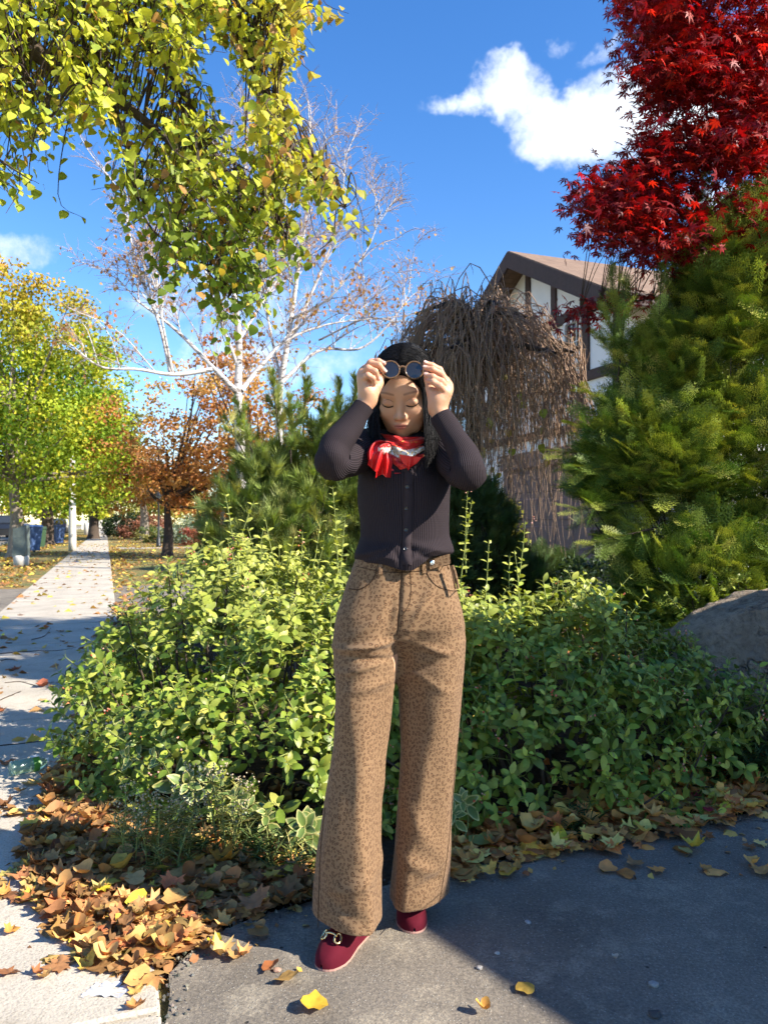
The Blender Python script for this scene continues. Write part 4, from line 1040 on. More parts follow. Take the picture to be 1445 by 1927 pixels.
ycol = [(.08, .135, .022), (.15, .21, .032), (.28, .33, .05), (.44, .46, .09)]
YE = [(2.48, 5.35, .95, .85, 1.15, 1.55), (1.78, 5.05, .55, .5, 1.42, .58), (1.95, 5.15, .38, .40, 1.9, .66), (2.32, 5.1, .44, .45, 2.3, .88), (2.75, 5.3, .6, .6, 2.5, 1.0), (2.0, 4.75, .6, .45, .55, .7), (2.9, 5.0, .7, .6, .7, 1.2)]
conifer('yew_tree', (2.2, 5.3, 0), YE, 11000, 'large feathery green yew standing between the boulder and the house', .205, ycol, [3, 4, 3, 2],
        leaders=[(P(1150, 520, 5.0), (-.15, -.1, 1), .5, 9), (P(1180, 545, 4.9), (.05, -.2, 1), .45, 8), (P(1245, 510, 4.9), (.0, -.2, 1), .5, 9), (P(1325, 360, 5.0), (-.2, -.1, 1), .55, 10), (P(1360, 400, 4.9), (0, -.2, 1), .5, 9), (P(1415, 375, 5.0), (.1, -.2, 1), .55, 10), (P(1300, 420, 5.1), (-.15, 0, 1), .5, 9), (P(1390, 440, 4.8), (-.1, -.3, 1), .45, 8),
                 (P(1080, 800, 4.8), (-1, -.2, .35), .45, 8), (P(1060, 850, 4.8), (-1, -.2, .1), .45, 8), (P(1085, 880, 4.7), (-1, -.3, .0), .4, 8), (P(1090, 960, 4.6), (-1, -.3, -.15), .4, 8), (P(1110, 740, 4.9), (-.8, -.1, .5), .4, 8), (P(1130, 640, 5.0), (-.7, -.1, .7), .4, 8), (P(1120, 1020, 4.5), (-1, -.4, -.2), .4, 7), (P(1140, 590, 5.0), (-.4, 0, 1), .4, 8)], cat='tree', upb=.22, fill=1500)

def pine_tuft(nn=60, ln=.62):
    v, f = [], []; r_ = np.random.default_rng(8)
    for i in range(nn):
        t = r_.random() ** .8; b = np.array([0, t * .75, 0]); a = r_.random() * 6.28
        d = np.array([math.cos(a) * .62, .55 + .5 * t, math.sin(a) * .62]); d /= np.linalg.norm(d)
        s_ = np.cross(d, [.3, .2, .9]); s_ = s_ / np.linalg.norm(s_) * .022
        k_ = len(v); v += [b - s_, b + s_, b + d * ln * (.75 + .4 * r_.random())]; f.append((k_, k_ + 1, k_ + 2))
    return np.array(v), np.array(f)
PINE = pine_tuft()
pcol = [(.11, .155, .04), (.17, .225, .055), (.25, .305, .075), (.36, .385, .12)]
PE = [(-.80, 5.35, .48, .5, .85, .78), (-.40, 5.4, .45, .5, 1.0, .85), (-.62, 5.0, .55, .4, .6, .72), (-.15, 5.3, .35, .4, .9, .75)]
conifer('pine_shrub', (-.55, 5.3, 0), PE, 1500, 'bushy pale green pine behind the shrub left of the woman', .15, pcol, [2, 4, 4, 2.5], PINE,
        leaders=[(P(575, 705, 5.3), (.05, -.1, 1), .35, 6), (P(513, 712, 5.2), (-.1, -.1, 1), .35, 6), (P(640, 730, 5.2), (.1, -.1, 1), .3, 6), (P(450, 770, 5.2), (-.3, -.1, 1), .3, 6), (P(670, 725, 5.2), (.1, 0, 1), .3, 6), (P(545, 760, 5.0), (0, -.2, 1), .3, 6), (P(430, 800, 5.1), (-.5, 0, .9), .3, 5), (P(610, 770, 5.0), (.1, -.3, 1), .3, 6)], upb=.55, inner=.7, fill=300)
dcol = [(.065, .105, .034), (.10, .15, .046), (.15, .20, .065)]
conifer('pine_shrub', (.85, 6.2, 0), [(.72, 6.2, .36, .4, .7, .82), (1.1, 6.4, .36, .35, .35, .55), (.52, 6.0, .25, .3, .8, .75)], 1000, 'dark green pine behind the woman\'s raised arm under the weeping tree', .15, dcol, [3, 4, 2], PINE, upb=.8)
conifer('juniper_shrub', (1.35, 7.6, 0), [(1.5, 7.7, .6, .45, .35, .6)], 700, 'dark flat topped juniper in front of the garage door', .15, dcol, [3, 4, 2])
# small leaved dark boxwood in front of the garage
bxr = empty('boxwood_shrub', (1.95, 7.2, 0), 'low rounded dark boxwood in front of the garage door', 'shrub')
p, nr = mound_points([(1.9, 7.2, .55, .4, .25, .60), (2.35, 7.0, .45, .4, .2, .5)], 5200)
p = p - nr * rnd(0, .14, (len(p), 1)); V, F, C = scatter(LF_diamond[0], LF_diamond[1], p, basis(nr + rng.normal(0, .7, p.shape), nr + np.array([0, 0, .5]) + rng.normal(0, .5, p.shape)), rnd(.03, .05, len(p)), palette([(.03, .06, .02), (.045, .08, .03), (.07, .1, .045)], len(p)))
obj('crown', mesh('crown', V, F, M_eu, True, C), bxr, kind='stuff')
V, F = tubes([np.array([(1.95, 7.2, 0), (1.95, 7.2, .5)])], [.03], 6); obj('trunk', mesh('trunk', V, F, M_bark, True), bxr)
# autumn weeds / lit yellow-green bush seen through the weeping tree
ytr = empty('yellow_bush', (.55, 9.5, 0), 'pale yellow green bush glimpsed behind the weeping tree', 'shrub')
p, nr = mound_points([(.6, 9.5, .9, .6, .9, 1.3), (1.3, 9.9, .6, .5, .7, 1.0)], 2600); p -= nr * rnd(0, .35, (len(p), 1))
V, F, C = scatter(LF_diamond[0], LF_diamond[1], p, basis(rdir(len(p)), nr + rng.normal(0, .6, p.shape)), rnd(.05, .09, len(p)), palette([(.42, .40, .09), (.3, .32, .06), (.46, .38, .12)], len(p)))
obj('crown', mesh('crown', V, F, M_far, True, C), ytr, kind='stuff')
V, F = tubes([np.array([(.6, 9.5, 0), (.6, 9.5, 1.2)])], [.03], 6); obj('trunk', mesh('trunk', V, F, M_bark, True), ytr)

# ------------------------------------------------------------------ weeping tree: a bare dome of arching, hanging twigs
wx, wy = P(898, 700, 7.2)[0], 7.2
wt = empty('weeping_tree', (wx, wy, 0), 'bare brown weeping tree with a dome of hanging twigs behind the woman', 'tree')
hub = np.array([wx, wy, 2.45]); lines, rads = [], []
trunk = smooth_path([(wx - .12, wy, -.02), (wx - .16, wy + .03, .8), (wx - .05, wy, 1.6), hub], 14)
boughs = []
for i in range(26):
    a = i / 26 * 6.28 + rnd(-.2, .2); rr = rnd(.15, .85)
    e = np.array([wx + math.cos(a) * rr, wy + math.sin(a) * rr * .9, 3.16 - .78 * rr ** 2 + rnd(-.08, .1)]); boughs.append(smooth_path([hub, hub * .5 + e * .5 + np.array([0, 0, .18]), e, e + np.array([math.cos(a) * .25, math.sin(a) * .22, -.08])], 10))
bp = np.concatenate(boughs)
for i in range(1150):
    s_ = bp[rng.integers(len(bp))] + rng.normal(0, .05, 3)
    a = math.atan2(s_[1] - wy, s_[0] - wx) + rng.normal(0, .75); out = abs(rng.normal(.32, .26)) + .03
    hgt = abs(rng.normal(.03, .06)) + (rnd(.1, .3) if rnd(0, 1) < .16 else 0); d = np.array([math.cos(a), math.sin(a) * .9, 0])
    rim = s_ + d * out; rr = np.linalg.norm((rim - hub)[:2])
    if rr > 1.05: rim[:2] = hub[:2] + (rim - hub)[:2] / rr * rnd(.85, 1.08)
    rim[2] = min(rim[2], 3.18 - .82 * min(rr, 1.08) ** 2 + rnd(-.1, .1))
    end = rnd(1.35, 2.25) if rr < .75 else rnd(1.55, 2.25)
    if rnd(0, 1) < .10: end = rnd(.8, 1.4)
    top = (s_ + rim) / 2 + np.array([0, 0, hgt + .04]); z1 = rim[2] - .16
    fall = np.array([rim[0] + d[0] * .06 + rnd(-.05, .05), rim[1] + d[1] * .06, z1 * .45 + end * .55]); tip = np.array([fall[0] + rng.normal(0, .07), fall[1] + rng.normal(0, .05), end])
    pth = smooth_path([s_, top, rim + np.array([0, 0, -.06]), fall, tip], 13); pth[3:] += np.cumsum(rng.normal(0, .011, (10, 3)) * [1, 1, .2], 0)
    lines.append(pth); rads.append(np.linspace(rnd(.0035, .0065), .0016, 13))
V, F = tubes([trunk] + boughs, [np.linspace(.085, .06, 14)] + [(.045, .012)] * len(boughs), 8); obj('trunk', mesh('trunk', V, F, M_bark, True), wt)
V, F = tubes(lines, rads, 4); obj('crown', mesh('crown', V, F, M_twig, True), wt, kind='stuff')
# dense inner knots and side twiglets
tw = []
for i in range(2600):
    l = lines[rng.integers(len(lines))]; q = l[rng.integers(3, 12)]; e = q + np.array([rng.normal(0, .05), rng.normal(0, .05), -rnd(.03, .18)]); tw.append(np.array([q, (q + e) / 2 + rng.normal(0, .012, 3), e]))
V, F = tubes(tw, [(.0028, .0013)] * len(tw), 3); obj('twiglets', mesh('twiglets', V, F, M_twig, True), wt, kind='stuff')
lp = np.array([lines[rng.integers(len(lines))][rng.integers(8, 12)] for _ in range(60)])
V, F, C = scatter(LF_heart[0], LF_heart[1], lp, basis(np.array([0, 0, -1.0]) + rng.normal(0, .3, (60, 3)), rdir(60)), rnd(.05, .08, 60), palette([(.3, .3, .06), (.4, .33, .1)], 60))
obj('last_leaves', mesh('last_leaves', V, F, M_li, True, C), wt, kind='stuff')

# ------------------------------------------------------------------ birches: white bark, nearly bare
def birch(name, base, ctrl, r0, limbs_px, Y, lab, leafn=500, top_r=.012, seed=0):
    root = empty(name, base, lab, 'tree', 'birches'); r_ = np.random.default_rng(seed)
    L1 = [(smooth_path([base] + [P(a, b, Y + dy) for a, b, dy in ctrl], 40), r0, top_r)]
    for (pts, ra, rb) in limbs_px: L1.append((smooth_path([P(a, b, Y + dy) for a, b, dy in pts], 22), ra * .62, rb * .62))
    big = [(l, np.linspace(a ** .8, b ** .8, len(l)) ** 1.25) for l, a, b in L1]; L2, L3, L4 = [], [], []
    def sprout(parents, cnt, lmin, lmax, up, lo=.25):
        out = []
        for _ in range(cnt):
            l = parents[r_.integers(len(parents))]; m_ = len(l); i = r_.integers(int(m_ * lo), m_ - 1); t = unit(l[i + 1] - l[i - 1] if i > 0 else l[1] - l[0])
            d = unit(t * .75 + unit(r_.normal(size=3)) * np.array([1, .8, .6]) * .95 + np.array([0, 0, up])); ln = r_.uniform(lmin, lmax) * (1.1 - .5 * i / m_)
            out.append(smooth_path([l[i], l[i] + d * ln * .5 + r_.normal(0, .05 * ln, 3) + np.array([0, 0, .06 * ln]), l[i] + d * ln + np.array([0, 0, -.05 * ln]) + r_.normal(0, .06 * ln, 3)], 8))
        return out
    L2 = sprout([b[0] for b in big], 85, 1.1, 2.6, .35, .3); L3 = sprout(L2, 420, .5, 1.2, .15, .2); L4 = sprout(L3, 2100, .25, .65, .0, .2)
    V, F = tubes([b[0] for b in big], [b[1] for b in big], 9); obj('trunk', mesh('trunk', V, F, M_birch, True), root)
    V, F = tubes(L2, [(.015, .005)] * len(L2), 6); obj('branches', mesh('branches', V, F, M_birch, True), root)
    V1, F1 = tubes(L3, [(.009, .004)] * len(L3), 4); V2, F2 = tubes(L4, [(.0048, .0028)] * len(L4), 3)
    obj('twigs', mesh('twigs', np.vstack([V1, V2]), np.vstack([F1, F2 + len(V1)]), M_btwig, True), root, kind='stuff')
    lp = np.array([L4[r_.integers(len(L4))][r_.integers(2, 8)] for _ in range(leafn * 3)]); lp = lp[np.argsort(lp[:, 2] + r_.normal(0, 1.6, len(lp)))][:leafn]
    V, F, C = scatter(LF_diamond[0], LF_diamond[1], lp, basis(np.array([0, 0, -1.0]) + rng.normal(0, .5, lp.shape), rdir(len(lp))), rnd(.06, .12, len(lp)), palette([(.5, .24, .07), (.42, .16, .06), (.56, .36, .12)], len(lp)))
    obj('crown', mesh('crown', V, F, M_far, True, C), root, kind='stuff')
birch('birch_tree', np.append(G(452, 1080)[:2] * 18 / G(452, 1080)[1], 0), [(455, 900, 0), (448, 760, 0), (450, 640, 0), (440, 520, -.2), (455, 380, -.3), (470, 250, -.3)], .155,
      [([(452, 745, 0), (400, 690, -.3), (330, 620, -.5), (250, 560, -.8)], .12, .03), ([(400, 695, -.3), (330, 705, -.6), (260, 695, -1), (190, 690, -1.3), (130, 645, -1.6)], .09, .02), ([(322, 705, -.6), (300, 610, -.8), (265, 520, -1), (240, 420, -1.2), (225, 330, -1.3)], .07, .012), ([(325, 700, -.6), (305, 600, -1), (292, 500, -1), (270, 400, -1)], .055, .012),
       ([(455, 735, 0), (490, 690, .4), (540, 640, .7), (620, 610, 1.0), (700, 600, 1.3)], .10, .02), ([(450, 640, 0), (500, 560, .3), (560, 470, .5)], .07, .015), ([(448, 690, 0), (400, 560, -.4), (370, 430, -.6), (360, 330, -.7)], .07, .012)],
      18, 'forked white barked birch, nearly bare, left of the pine', 1000, seed=3)
birch('birch_tree', np.append(G(535, 1070)[:2] * 20 / G(535, 1070)[1], 0), [(530, 900, 0), (525, 760, 0), (545, 620, 0), (565, 480, 0), (585, 330, 0), (580, 190, 0)], .135,
      [([(540, 650, 0), (600, 520, .4), (640, 400, .6), (650, 280, .6)], .09, .012), ([(530, 720, 0), (600, 660, .6), (680, 655, .9), (740, 600, 1.1), (775, 540, 1.2)], .09, .014), ([(550, 600, 0), (620, 560, -.5), (690, 470, -.6), (720, 390, -.7)], .07, .012), ([(565, 480, 0), (530, 360, .5), (540, 250, .6)], .06, .01), ([(530, 720, 0), (505, 600, .5), (490, 480, .7), (500, 350, .8)], .07, .01), ([(600, 640, .6), (690, 600, .4), (760, 610, .2)], .05, .01)],
      20, 'tall white barked birch behind the linden leaves, nearly bare', 1100, seed=5)

# ------------------------------------------------------------------ street trees with full crowns
def crown_tree(base, h, tr, ells, leaves, lsize, cols, wts, lab, bark=M_bark2, name='street_tree', group=None, gap=.0, tint_hi=None, limbs_n=26, lean=(0, 0), cat='tree', flat=.0):
    root = empty(name, base, lab, cat, group); base = np.array(base, float)
    ells = [np.array(e, float) for e in ells]                     # (dx, dy, z, rx, ry, rz) relative to base
    low = min(e[2] for e in ells)
    fork = base + np.array([lean[0], lean[1], low * .8])
    L_ = [smooth_path([base + [0, 0, -.05], base * .5 + fork * .5 + [.04, .02, 0], fork, base + np.array([ells[0][0] * .7, ells[0][1] * .7, ells[0][2] + ells[0][5] * .4])], 16)]; lr_ = [np.r_[tr * 1.35, np.linspace(tr, tr * .25, 15)]]
    pos, nrm = [], []
    vol = np.array([e[3] * e[4] * e[5] for e in ells]) ** .8; vol = vol / vol.sum()
    clumps, cr = [], []
    for e, f_ in zip(ells, vol):
        c_ = int(f_ * leaves / 55) + 2; d = rdir(c_); rr = rng.random(c_) ** .35
        clumps.append(base + e[:3] + d * e[3:] * rr[:, None]); cr.append(np.full(c_, np.mean(e[3:]) * .26))
    clumps = np.concatenate(clumps); cr = np.concatenate(cr)
    for i in rng.choice(len(clumps), min(limbs_n, len(clumps)), replace=False):
        L_.append(smooth_path([fork, fork * .55 + clumps[i] * .45 + rng.normal(0, .12, 3) + [0, 0, .1], clumps[i]], 10)); lr_.append(np.linspace(tr * .38, tr * .05, 10))
    m_ = 55; d = rdir(len(clumps) * m_); rad = np.repeat(cr, m_) * rng.random(len(d)) ** .45
    pos = np.repeat(clumps, m_, 0) + d * rad[:, None] * np.array([1.15, 1.15, .75 - flat * .4])
    nn = d * .6 + np.array([.1, -.2, .6]) + rng.normal(0, .5, d.shape)
    cl = palette(cols, len(clumps), wts, .10)                    # each clump has its own hue, each leaf varies around it
    cc = np.repeat(cl, m_, 0) * (1 + rng.normal(0, .16, (len(pos), 1)))
    if tint_hi is not None:
        z = np.clip((pos[:, 2] - tint_hi[0]) / (tint_hi[1] - tint_hi[0]), 0, 1)[:, None] * rnd(.3, 1, (len(pos), 1)); cc = cc * (1 - z) + np.array(tint_hi[2]) * z
    V, F, C = scatter(LF_diamond[0] * np.array([1.2, 1, 1]), LF_diamond[1], pos, basis(rdir(len(pos)) + np.array([0, 0, -.5]), nn), lsize * rnd(.7, 1.25, len(pos)), np.clip(cc, .01, 1))
    obj('crown', mesh('crown', V, F, M_far, True, C), root, kind='stuff')
    V, F = tubes(L_, lr_, 9); obj('trunk', mesh('trunk', V, F, bark, True), root)
    return root
mg = [(.24, .34, .03), (.40, .45, .035), (.16, .26, .025), (.52, .46, .045)]
b0 = G(30, 1049)
crown_tree(b0, 10, .27, [(1.1, 0, 3.2, 3.0, 2.6, 1.5), (.2, .5, 4.6, 3.3, 2.8, 1.7), (-1.5, 0, 5.8, 2.6, 2.6, 1.9), (1.6, .5, 7.0, 1.7, 1.8, 2.5), (-.4, .3, 8.3, 1.5, 1.6, 2.2), (-2.5, -.5, 3.8, 2.4, 2.2, 1.5)], 30000, .13, mg, [4, 4, 2.5, 1.2], 'nearest street maple with bright green yellow crown left of the sidewalk', group='street trees', tint_hi=(6.5, 10.0, (.58, .30, .06)), limbs_n=40)
b0 = G(89, 1026)
crown_tree(b0, 11, .36, [(.6, 0, 3.8, 3.8, 3.4, 2.2), (0, .5, 6.5, 3.6, 3.2, 2.6), (-1, 0, 9.5, 2.4, 2.4, 3.0), (2.2, 0, 8.8, 2.0, 2.0, 3.2)], 17000, .19, mg, [4, 3, 3, 1.2], 'second street maple behind the nearest one, taller with orange top', group='street trees', tint_hi=(9.0, 13.0, (.5, .27, .06)), bark=M_bark)
crown_tree((-21.5, 57, 0), 12, .4, [(0, 0, 5.5, 4.5, 4.2, 3.0), (.5, 0, 8.6, 3.5, 3.4, 3.2), (2, 0, 4.4, 3.5, 3.2, 2.2)], 13000, .26, [(.20, .20, .07), (.26, .24, .10), (.32, .30, .10), (.15, .18, .05)], [3, 4, 2, 2], 'olive grey street tree over the distant sidewalk', group='street trees', bark=M_bark)
crown_tree((-33, 75, 0), 12, .4, [(0, 0, 5.0, 6, 5, 3.4), (4, 0, 3.8, 4, 4, 2.4)], 9000, .32, mg + [(.5, .42, .05)], [2, 3, 2, 2, 3], 'yellow street tree far down the left verge', group='street trees', bark=M_bark)
crown_tree((-40, 96, 0), 13, .4, [(0, 0, 6, 9, 6, 4), (12, 0, 5, 6, 5, 3.4)], 9000, .42, [(.34, .30, .06), (.24, .26, .05), (.42, .34, .07)], None, 'mixed yellow tree closing the end of the street', group='street trees', bark=M_bark)
oc = [(.52, .24, .075), (.44, .18, .06), (.60, .34, .11), (.34, .15, .055)]
crown_tree((-7.6, 27, 0), 8, .20, [(0, 0, 3.1, 3.0, 2.4, 1.6), (.6, 0, 4.9, 2.8, 2.2, 1.8), (2.6, 0, 3.6, 2.2, 2.0, 1.9), (-.9, .4, 2.6, 2.0, 1.6, 1.1), (1.5, 0, 6.0, 1.8, 1.6, 1.2), (1.6, -.5, 2.2, 1.9, 1.6, 1.2)], 11000, .12, oc, None, 'orange brown tree with dark spreading branches beyond the lawn', name='orange_tree', bark=M_bark, limbs_n=34, flat=.4)
crown_tree((-4.2, 24, 0), 8, .16, [(0, 0, 2.6, 2.0, 1.8, 1.2), (.8, 0, 4.3, 1.9, 1.7, 1.5), (-.4, 0, 5.8, 1.6, 1.5, 1.3)], 5200, .11, oc, None, 'thin orange leaved tree between the birches', name='orange_tree', bark=M_bark, limbs_n=30, flat=.3)
crown_tree((-16.2, 52, 0), 8, .34, [(1.5, 0, 3.6, 3.2, 2.6, 1.6), (-.5, 0, 4.8, 2.8, 2.4, 1.6)], 5200, .2, oc, None, 'russet tree with thick grey trunk behind the garden lamp', name='orange_tree', limbs_n=40)
def far_shrub(base, r, h, cols, lab, m_=2600, ls=.12, spread=1.0):
    crown_tree(base, h, .05, [(0, 0, h * .45, r, r * .8, h * .55)], m_, ls, cols, None, lab, name='garden_shrub', cat='shrub', limbs_n=10, bark=M_bark)
far_shrub((-21.2, 64, 0), 2.2, 2.2, [(.02, .035, .015), (.03, .05, .02)], 'dark rounded evergreen shrub beside the far sidewalk', 3500, .18)
far_shrub((-17.9, 58, 0), 2.1, 1.9, [(.3, .13, .09), (.36, .2, .14), (.24, .1, .07)], 'reddish brown shrub right of the far sidewalk', 3000, .15)
far_shrub((-11.0, 44, 0), 1.9, 1.5, [(.2, .24, .18), (.26, .3, .22)], 'pale grey green shrub behind the garden lamp', 3000, .12)
far_shrub((-13.2, 46, 0), 1.6, 1.2, [(.1, .14, .04), (.2, .2, .06)], 'low green shrub left of the garden lamp', 2200, .12)
far_shrub((-9.2, 40, 0), 1.5, 1.3, [(.3, .08, .06), (.36, .14, .08)], 'low red leaved shrub right of the garden lamp', 2200, .11)
far_shrub((-13.4, 60, 0), 1.6, 3.4, [(.42, .40, .06), (.3, .34, .06)], 'upright yellow green shrub in front of the brick bungalow', 2600, .16)
# a belt of trees behind everything closes the horizon on both sides
bt = []
belt = empty('far_tree_belt', (0, 130, 0)); tag(belt, 'hazy band of mixed autumn trees along the horizon', 'trees', kind='stuff')
px_ = np.arange(-900, 2400, 60); cl = []
for a in px_:
    Y = rnd(115, 150); x = (a - CX) / FPX * Y
    if -.42 < x / Y < -.33: continue
    cl.append((x, Y, rnd(3, 7), rnd(5, 9)))
pos = np.concatenate([np.array([x, y, h]) + rdir(420) * np.array([r_, r_ * .7, h * .95]) * (rng.random((420, 1)) ** .4) for x, y, h, r_ in cl])
cc = np.repeat(palette([(.2, .2, .06), (.3, .26, .07), (.12, .15, .05), (.32, .18, .06)], len(cl)), 420, 0)
V, F, C = scatter(LF_diamond[0], LF_diamond[1], pos, basis(rdir(len(pos)), rdir(len(pos))), rnd(.6, 1.1, len(pos)), cc)
obj('crowns', mesh('crowns', V, F, M_far, True, C), belt, kind='stuff')

# ------------------------------------------------------------------ fallen leaves
leafcols = [(.36, .19, .07), (.48, .28, .10), (.27, .135, .055), (.58, .37, .13), (.44, .17, .06), (.64, .44, .08)]
lw = [4, 4, 3, 2.5, 1.6, .9]
pile_a = [G(*q)[:2] for q in [(135, 1430), (60, 1560), (40, 1640), (55, 1700), (95, 1765), (150, 1815), (230, 1850), (290, 1862), (330, 1815), (400, 1770), (470, 1742), (600, 1705), (600, 1640), (460, 1620), (330, 1590), (230, 1500), (190, 1440)]]
pile_b = [G(*q)[:2] for q in [(830, 1665), (850, 1600), (1000, 1545), (1200, 1480), (1445, 1400), (1560, 1400), (1560, 1500), (1445, 1540), (1330, 1570), (1200, 1600), (1000, 1630), (890, 1668)]]
pile_c = [G(*q)[:2] for q in [(215, 1140), (160, 1240), (120, 1390), (130, 1440), (200, 1440), (260, 1250), (260, 1140)]]
def pile(poly_, m_, hmax, edge_soft=.04):
    a = np.array(poly_); lo, hi = a.min(0), a.max(0); out = []
    while len(out) < m_:
        q = rng.uniform(lo, hi); 
        if inpoly(np.array(q[0]), np.array(q[1]), poly_) or (rng.random() < .05): out.append(q)
    out = np.array(out); ins = inpoly(out[:, 0], out[:, 1], poly_)
    # depth of the pile grows away from its rim
    seg = np.array(poly_); d = np.min(np.linalg.norm(out[:, None] - seg[None], axis=2), 1)
    z = .022 + np.where(ins, np.clip(d * .35, 0, hmax) * rng.random(len(out)), .0) + (fbm(np.c_[out * 6, np.zeros(len(out))], 2) * .01).clip(0)
    return np.c_[out, z]
pts = np.concatenate([pile(pile_a, 2300, .055), pile(pile_b, 1300, .055), pile(pile_c, 420, .04)])
which = np.r_[np.zeros(2300, int), np.ones(1300, int), np.full(420, 2)]
m_ = len(pts); tilt = np.abs(rng.normal(0, .36, m_)); ta = rnd(0, 6.28, m_)
nn = np.c_[np.cos(ta) * tilt, np.sin(ta) * tilt, np.ones(m_)]; a2 = rnd(0, 6.28, m_); dd = np.c_[np.cos(a2), np.sin(a2), np.zeros(m_)]
Bf = basis(dd, nn); szs = rnd(.032, .076, m_) * np.where(which == 1, 1.2, 1.0); flip = rng.random(m_) < .35; Bf[flip, :, 2] *= -1; Bf[flip, :, 0] *= -1
cf = palette(leafcols, m_, lw, .2); cf[which == 1] = np.clip(cf[which == 1] * np.array([1.6, 1.4, 1.15]), 0, .8); tv = rng.integers(0, len(FALLEN), m_)
pts[:, 2] += szs * .12
FM = [mesh('fallen_leaf', v_, f_, M_dry_o, True) for v_, f_ in FALLEN]
def hue(c_): return 'yellow' if c_[1] > .60 * c_[0] and c_[0] > .45 else 'tan' if c_[1] > .54 * c_[0] else 'reddish brown' if c_[1] < .40 * c_[0] else 'brown'
def leaf_label(i):
    q = pts[i]; u_, v_ = proj(q)
    if which[i] == 1: return hue(cf[i]) + ' fallen leaf in the drift under the right hand shrub, ' + ('beside the woman' if u_ < 1000 else 'in its middle stretch' if u_ < 1230 else 'near the boulder')
    if which[i] == 2: return hue(cf[i]) + ' fallen leaf on the sidewalk edge below the big shrub'
    return hue(cf[i]) + ' fallen leaf in the left pile, ' + ('at its sunlit tip by the paper scrap' if v_ > 1790 else 'on its sidewalk side' if u_ < 170 else 'at its end nearest the woman' if u_ > 420 else 'in the middle below the spurge plants' if v_ > 1640 else 'at the back under the shrub')
grps = ['leaves in the pile between sidewalk and driveway', 'leaves in the drift under the right hand shrub', 'leaves along the sidewalk edge']
# single leaves lying apart: photo spot, size, colour, shape, label
M_soilz = .02
single = [((590, 1906), .085, (.62, .38, .04), 3, 'yellow orange leaf with a long stem on the asphalt at the bottom centre'), ((985, 1867), .060, (.62, .38, .07), 5, 'forked pale orange leaf alone on the sunlit asphalt'), ((903, 1895), .045, (.6, .33, .08), 7, 'small narrow orange leaf on the asphalt right of bottom centre'),
          ((1283, 1600), .062, (.42, .36, .13), 3, 'pale tan heart shaped leaf alone on the shaded asphalt'), ((1405, 1597), .062, (.3, .13, .05), 0, 'brown maple leaf on the shaded asphalt near the right edge'), ((1195, 1622), .075, (.33, .18, .08), 1, 'curled brown maple leaf at the edge of the shaded asphalt'), ((995, 1645), .03, (.3, .12, .05), 5, 'tiny brown leaf scrap on the shaded asphalt'),
          ((1160, 1808), .022, (.45, .42, .36), 7, 'tiny pale leaf scrap in the middle of the shaded asphalt'), ((258, 1905), .062, (.55, .25, .08), 4, 'orange brown curled leaf on the concrete at the bottom left'), ((265, 1872), .055, (.6, .36, .1), 1, 'orange maple leaf beside the white paper scrap'), ((22, 1682), .062, (.55, .27, .07), 6, 'curled orange leaf alone on the concrete at the left edge'),
          ((8, 1758), .055, (.58, .28, .07), 4, 'orange leaf cut by the left edge on sunlit concrete'), ((15, 1650), .085, (.42, .35, .1), 0, 'flat yellow tan leaf on the concrete at the left edge'), ((45, 1392), .085, (.6, .36, .07), 5, 'yellow orange leaf on the sidewalk above the bottle'), ((12, 1435), .09, (.3, .14, .07), 1, 'brown leaf on the sidewalk behind the bottle'),
          ((35, 1260), .10, (.32, .12, .07), 4, 'dark reddish leaf on the shaded sidewalk'), ((90, 1292), .10, (.3, .1, .06), 7, 'long dark red leaf on the shaded sidewalk'), ((105, 1255), .10, (.4, .22, .1), 5, 'tan leaf on the shaded sidewalk near the shrub'), ((15, 1200), .12, (.3, .15, .07), 0, 'brown leaf at the left edge of the shaded sidewalk'), ((110, 1190), .11, (.34, .2, .1), 1, 'small brown leaf in the middle of the shaded sidewalk'),
          ((34, 1158), .12, (.18, .09, .05), 2, 'dark leaf lying on the sidewalk near the far asphalt'), ((77, 1318), .07, (.6, .4, .2), 5, 'small pale orange leaf in a sunny streak on the sidewalk'),
          ((1065, 1590), .085, (.62, .5, .05), 0, 'bright yellow maple leaf in the drift under the right hand shrub'), ((1210, 1535), .11, (.5, .38, .08), 1, 'large yellow brown leaf standing in the right hand leaf drift'), ((1290, 1510), .085, (.40, .06, .06), 0, 'red maple leaf in the right hand leaf drift'), ((1355, 1535), .06, (.62, .52, .05), 0, 'small bright yellow leaf near the right edge of the drift'), ((1330, 1540), .055, (.34, .03, .04), 2, 'small dark red leaf near the right edge of the drift'), ((900, 1600), .10, (.26, .27, .08), 3, 'olive green leaf standing in the drift beside the woman\'s leg'),
          ((865, 1655), .05, (.36, .03, .04), 0, 'small crimson leaf on the asphalt edge beside the trouser hem'), ((185, 1707), .07, (.65, .52, .04), 0, 'bright yellow maple leaf on top of the left pile'), ((180, 1625), .085, (.6, .45, .05), 0, 'yellow maple leaf at the upper left of the pile'), ((275, 1720), .07, (.6, .5, .05), 3, 'bright yellow leaf in the sunlit part of the pile'), ((410, 1660), .12, (.55, .26, .04), 6, 'large folded orange leaf below the variegated shrub'), ((475, 1715), .11, (.36, .17, .08), 1, 'large brown maple leaf at the right tip of the pile'), ((400, 1777), .05, (.66, .55, .04), 7, 'small bright yellow leaf at the asphalt edge of the pile'), ((590, 1695), .06, (.55, .36, .04), 4, 'yellow leaf just behind the woman\'s front shoe')]
apart = []
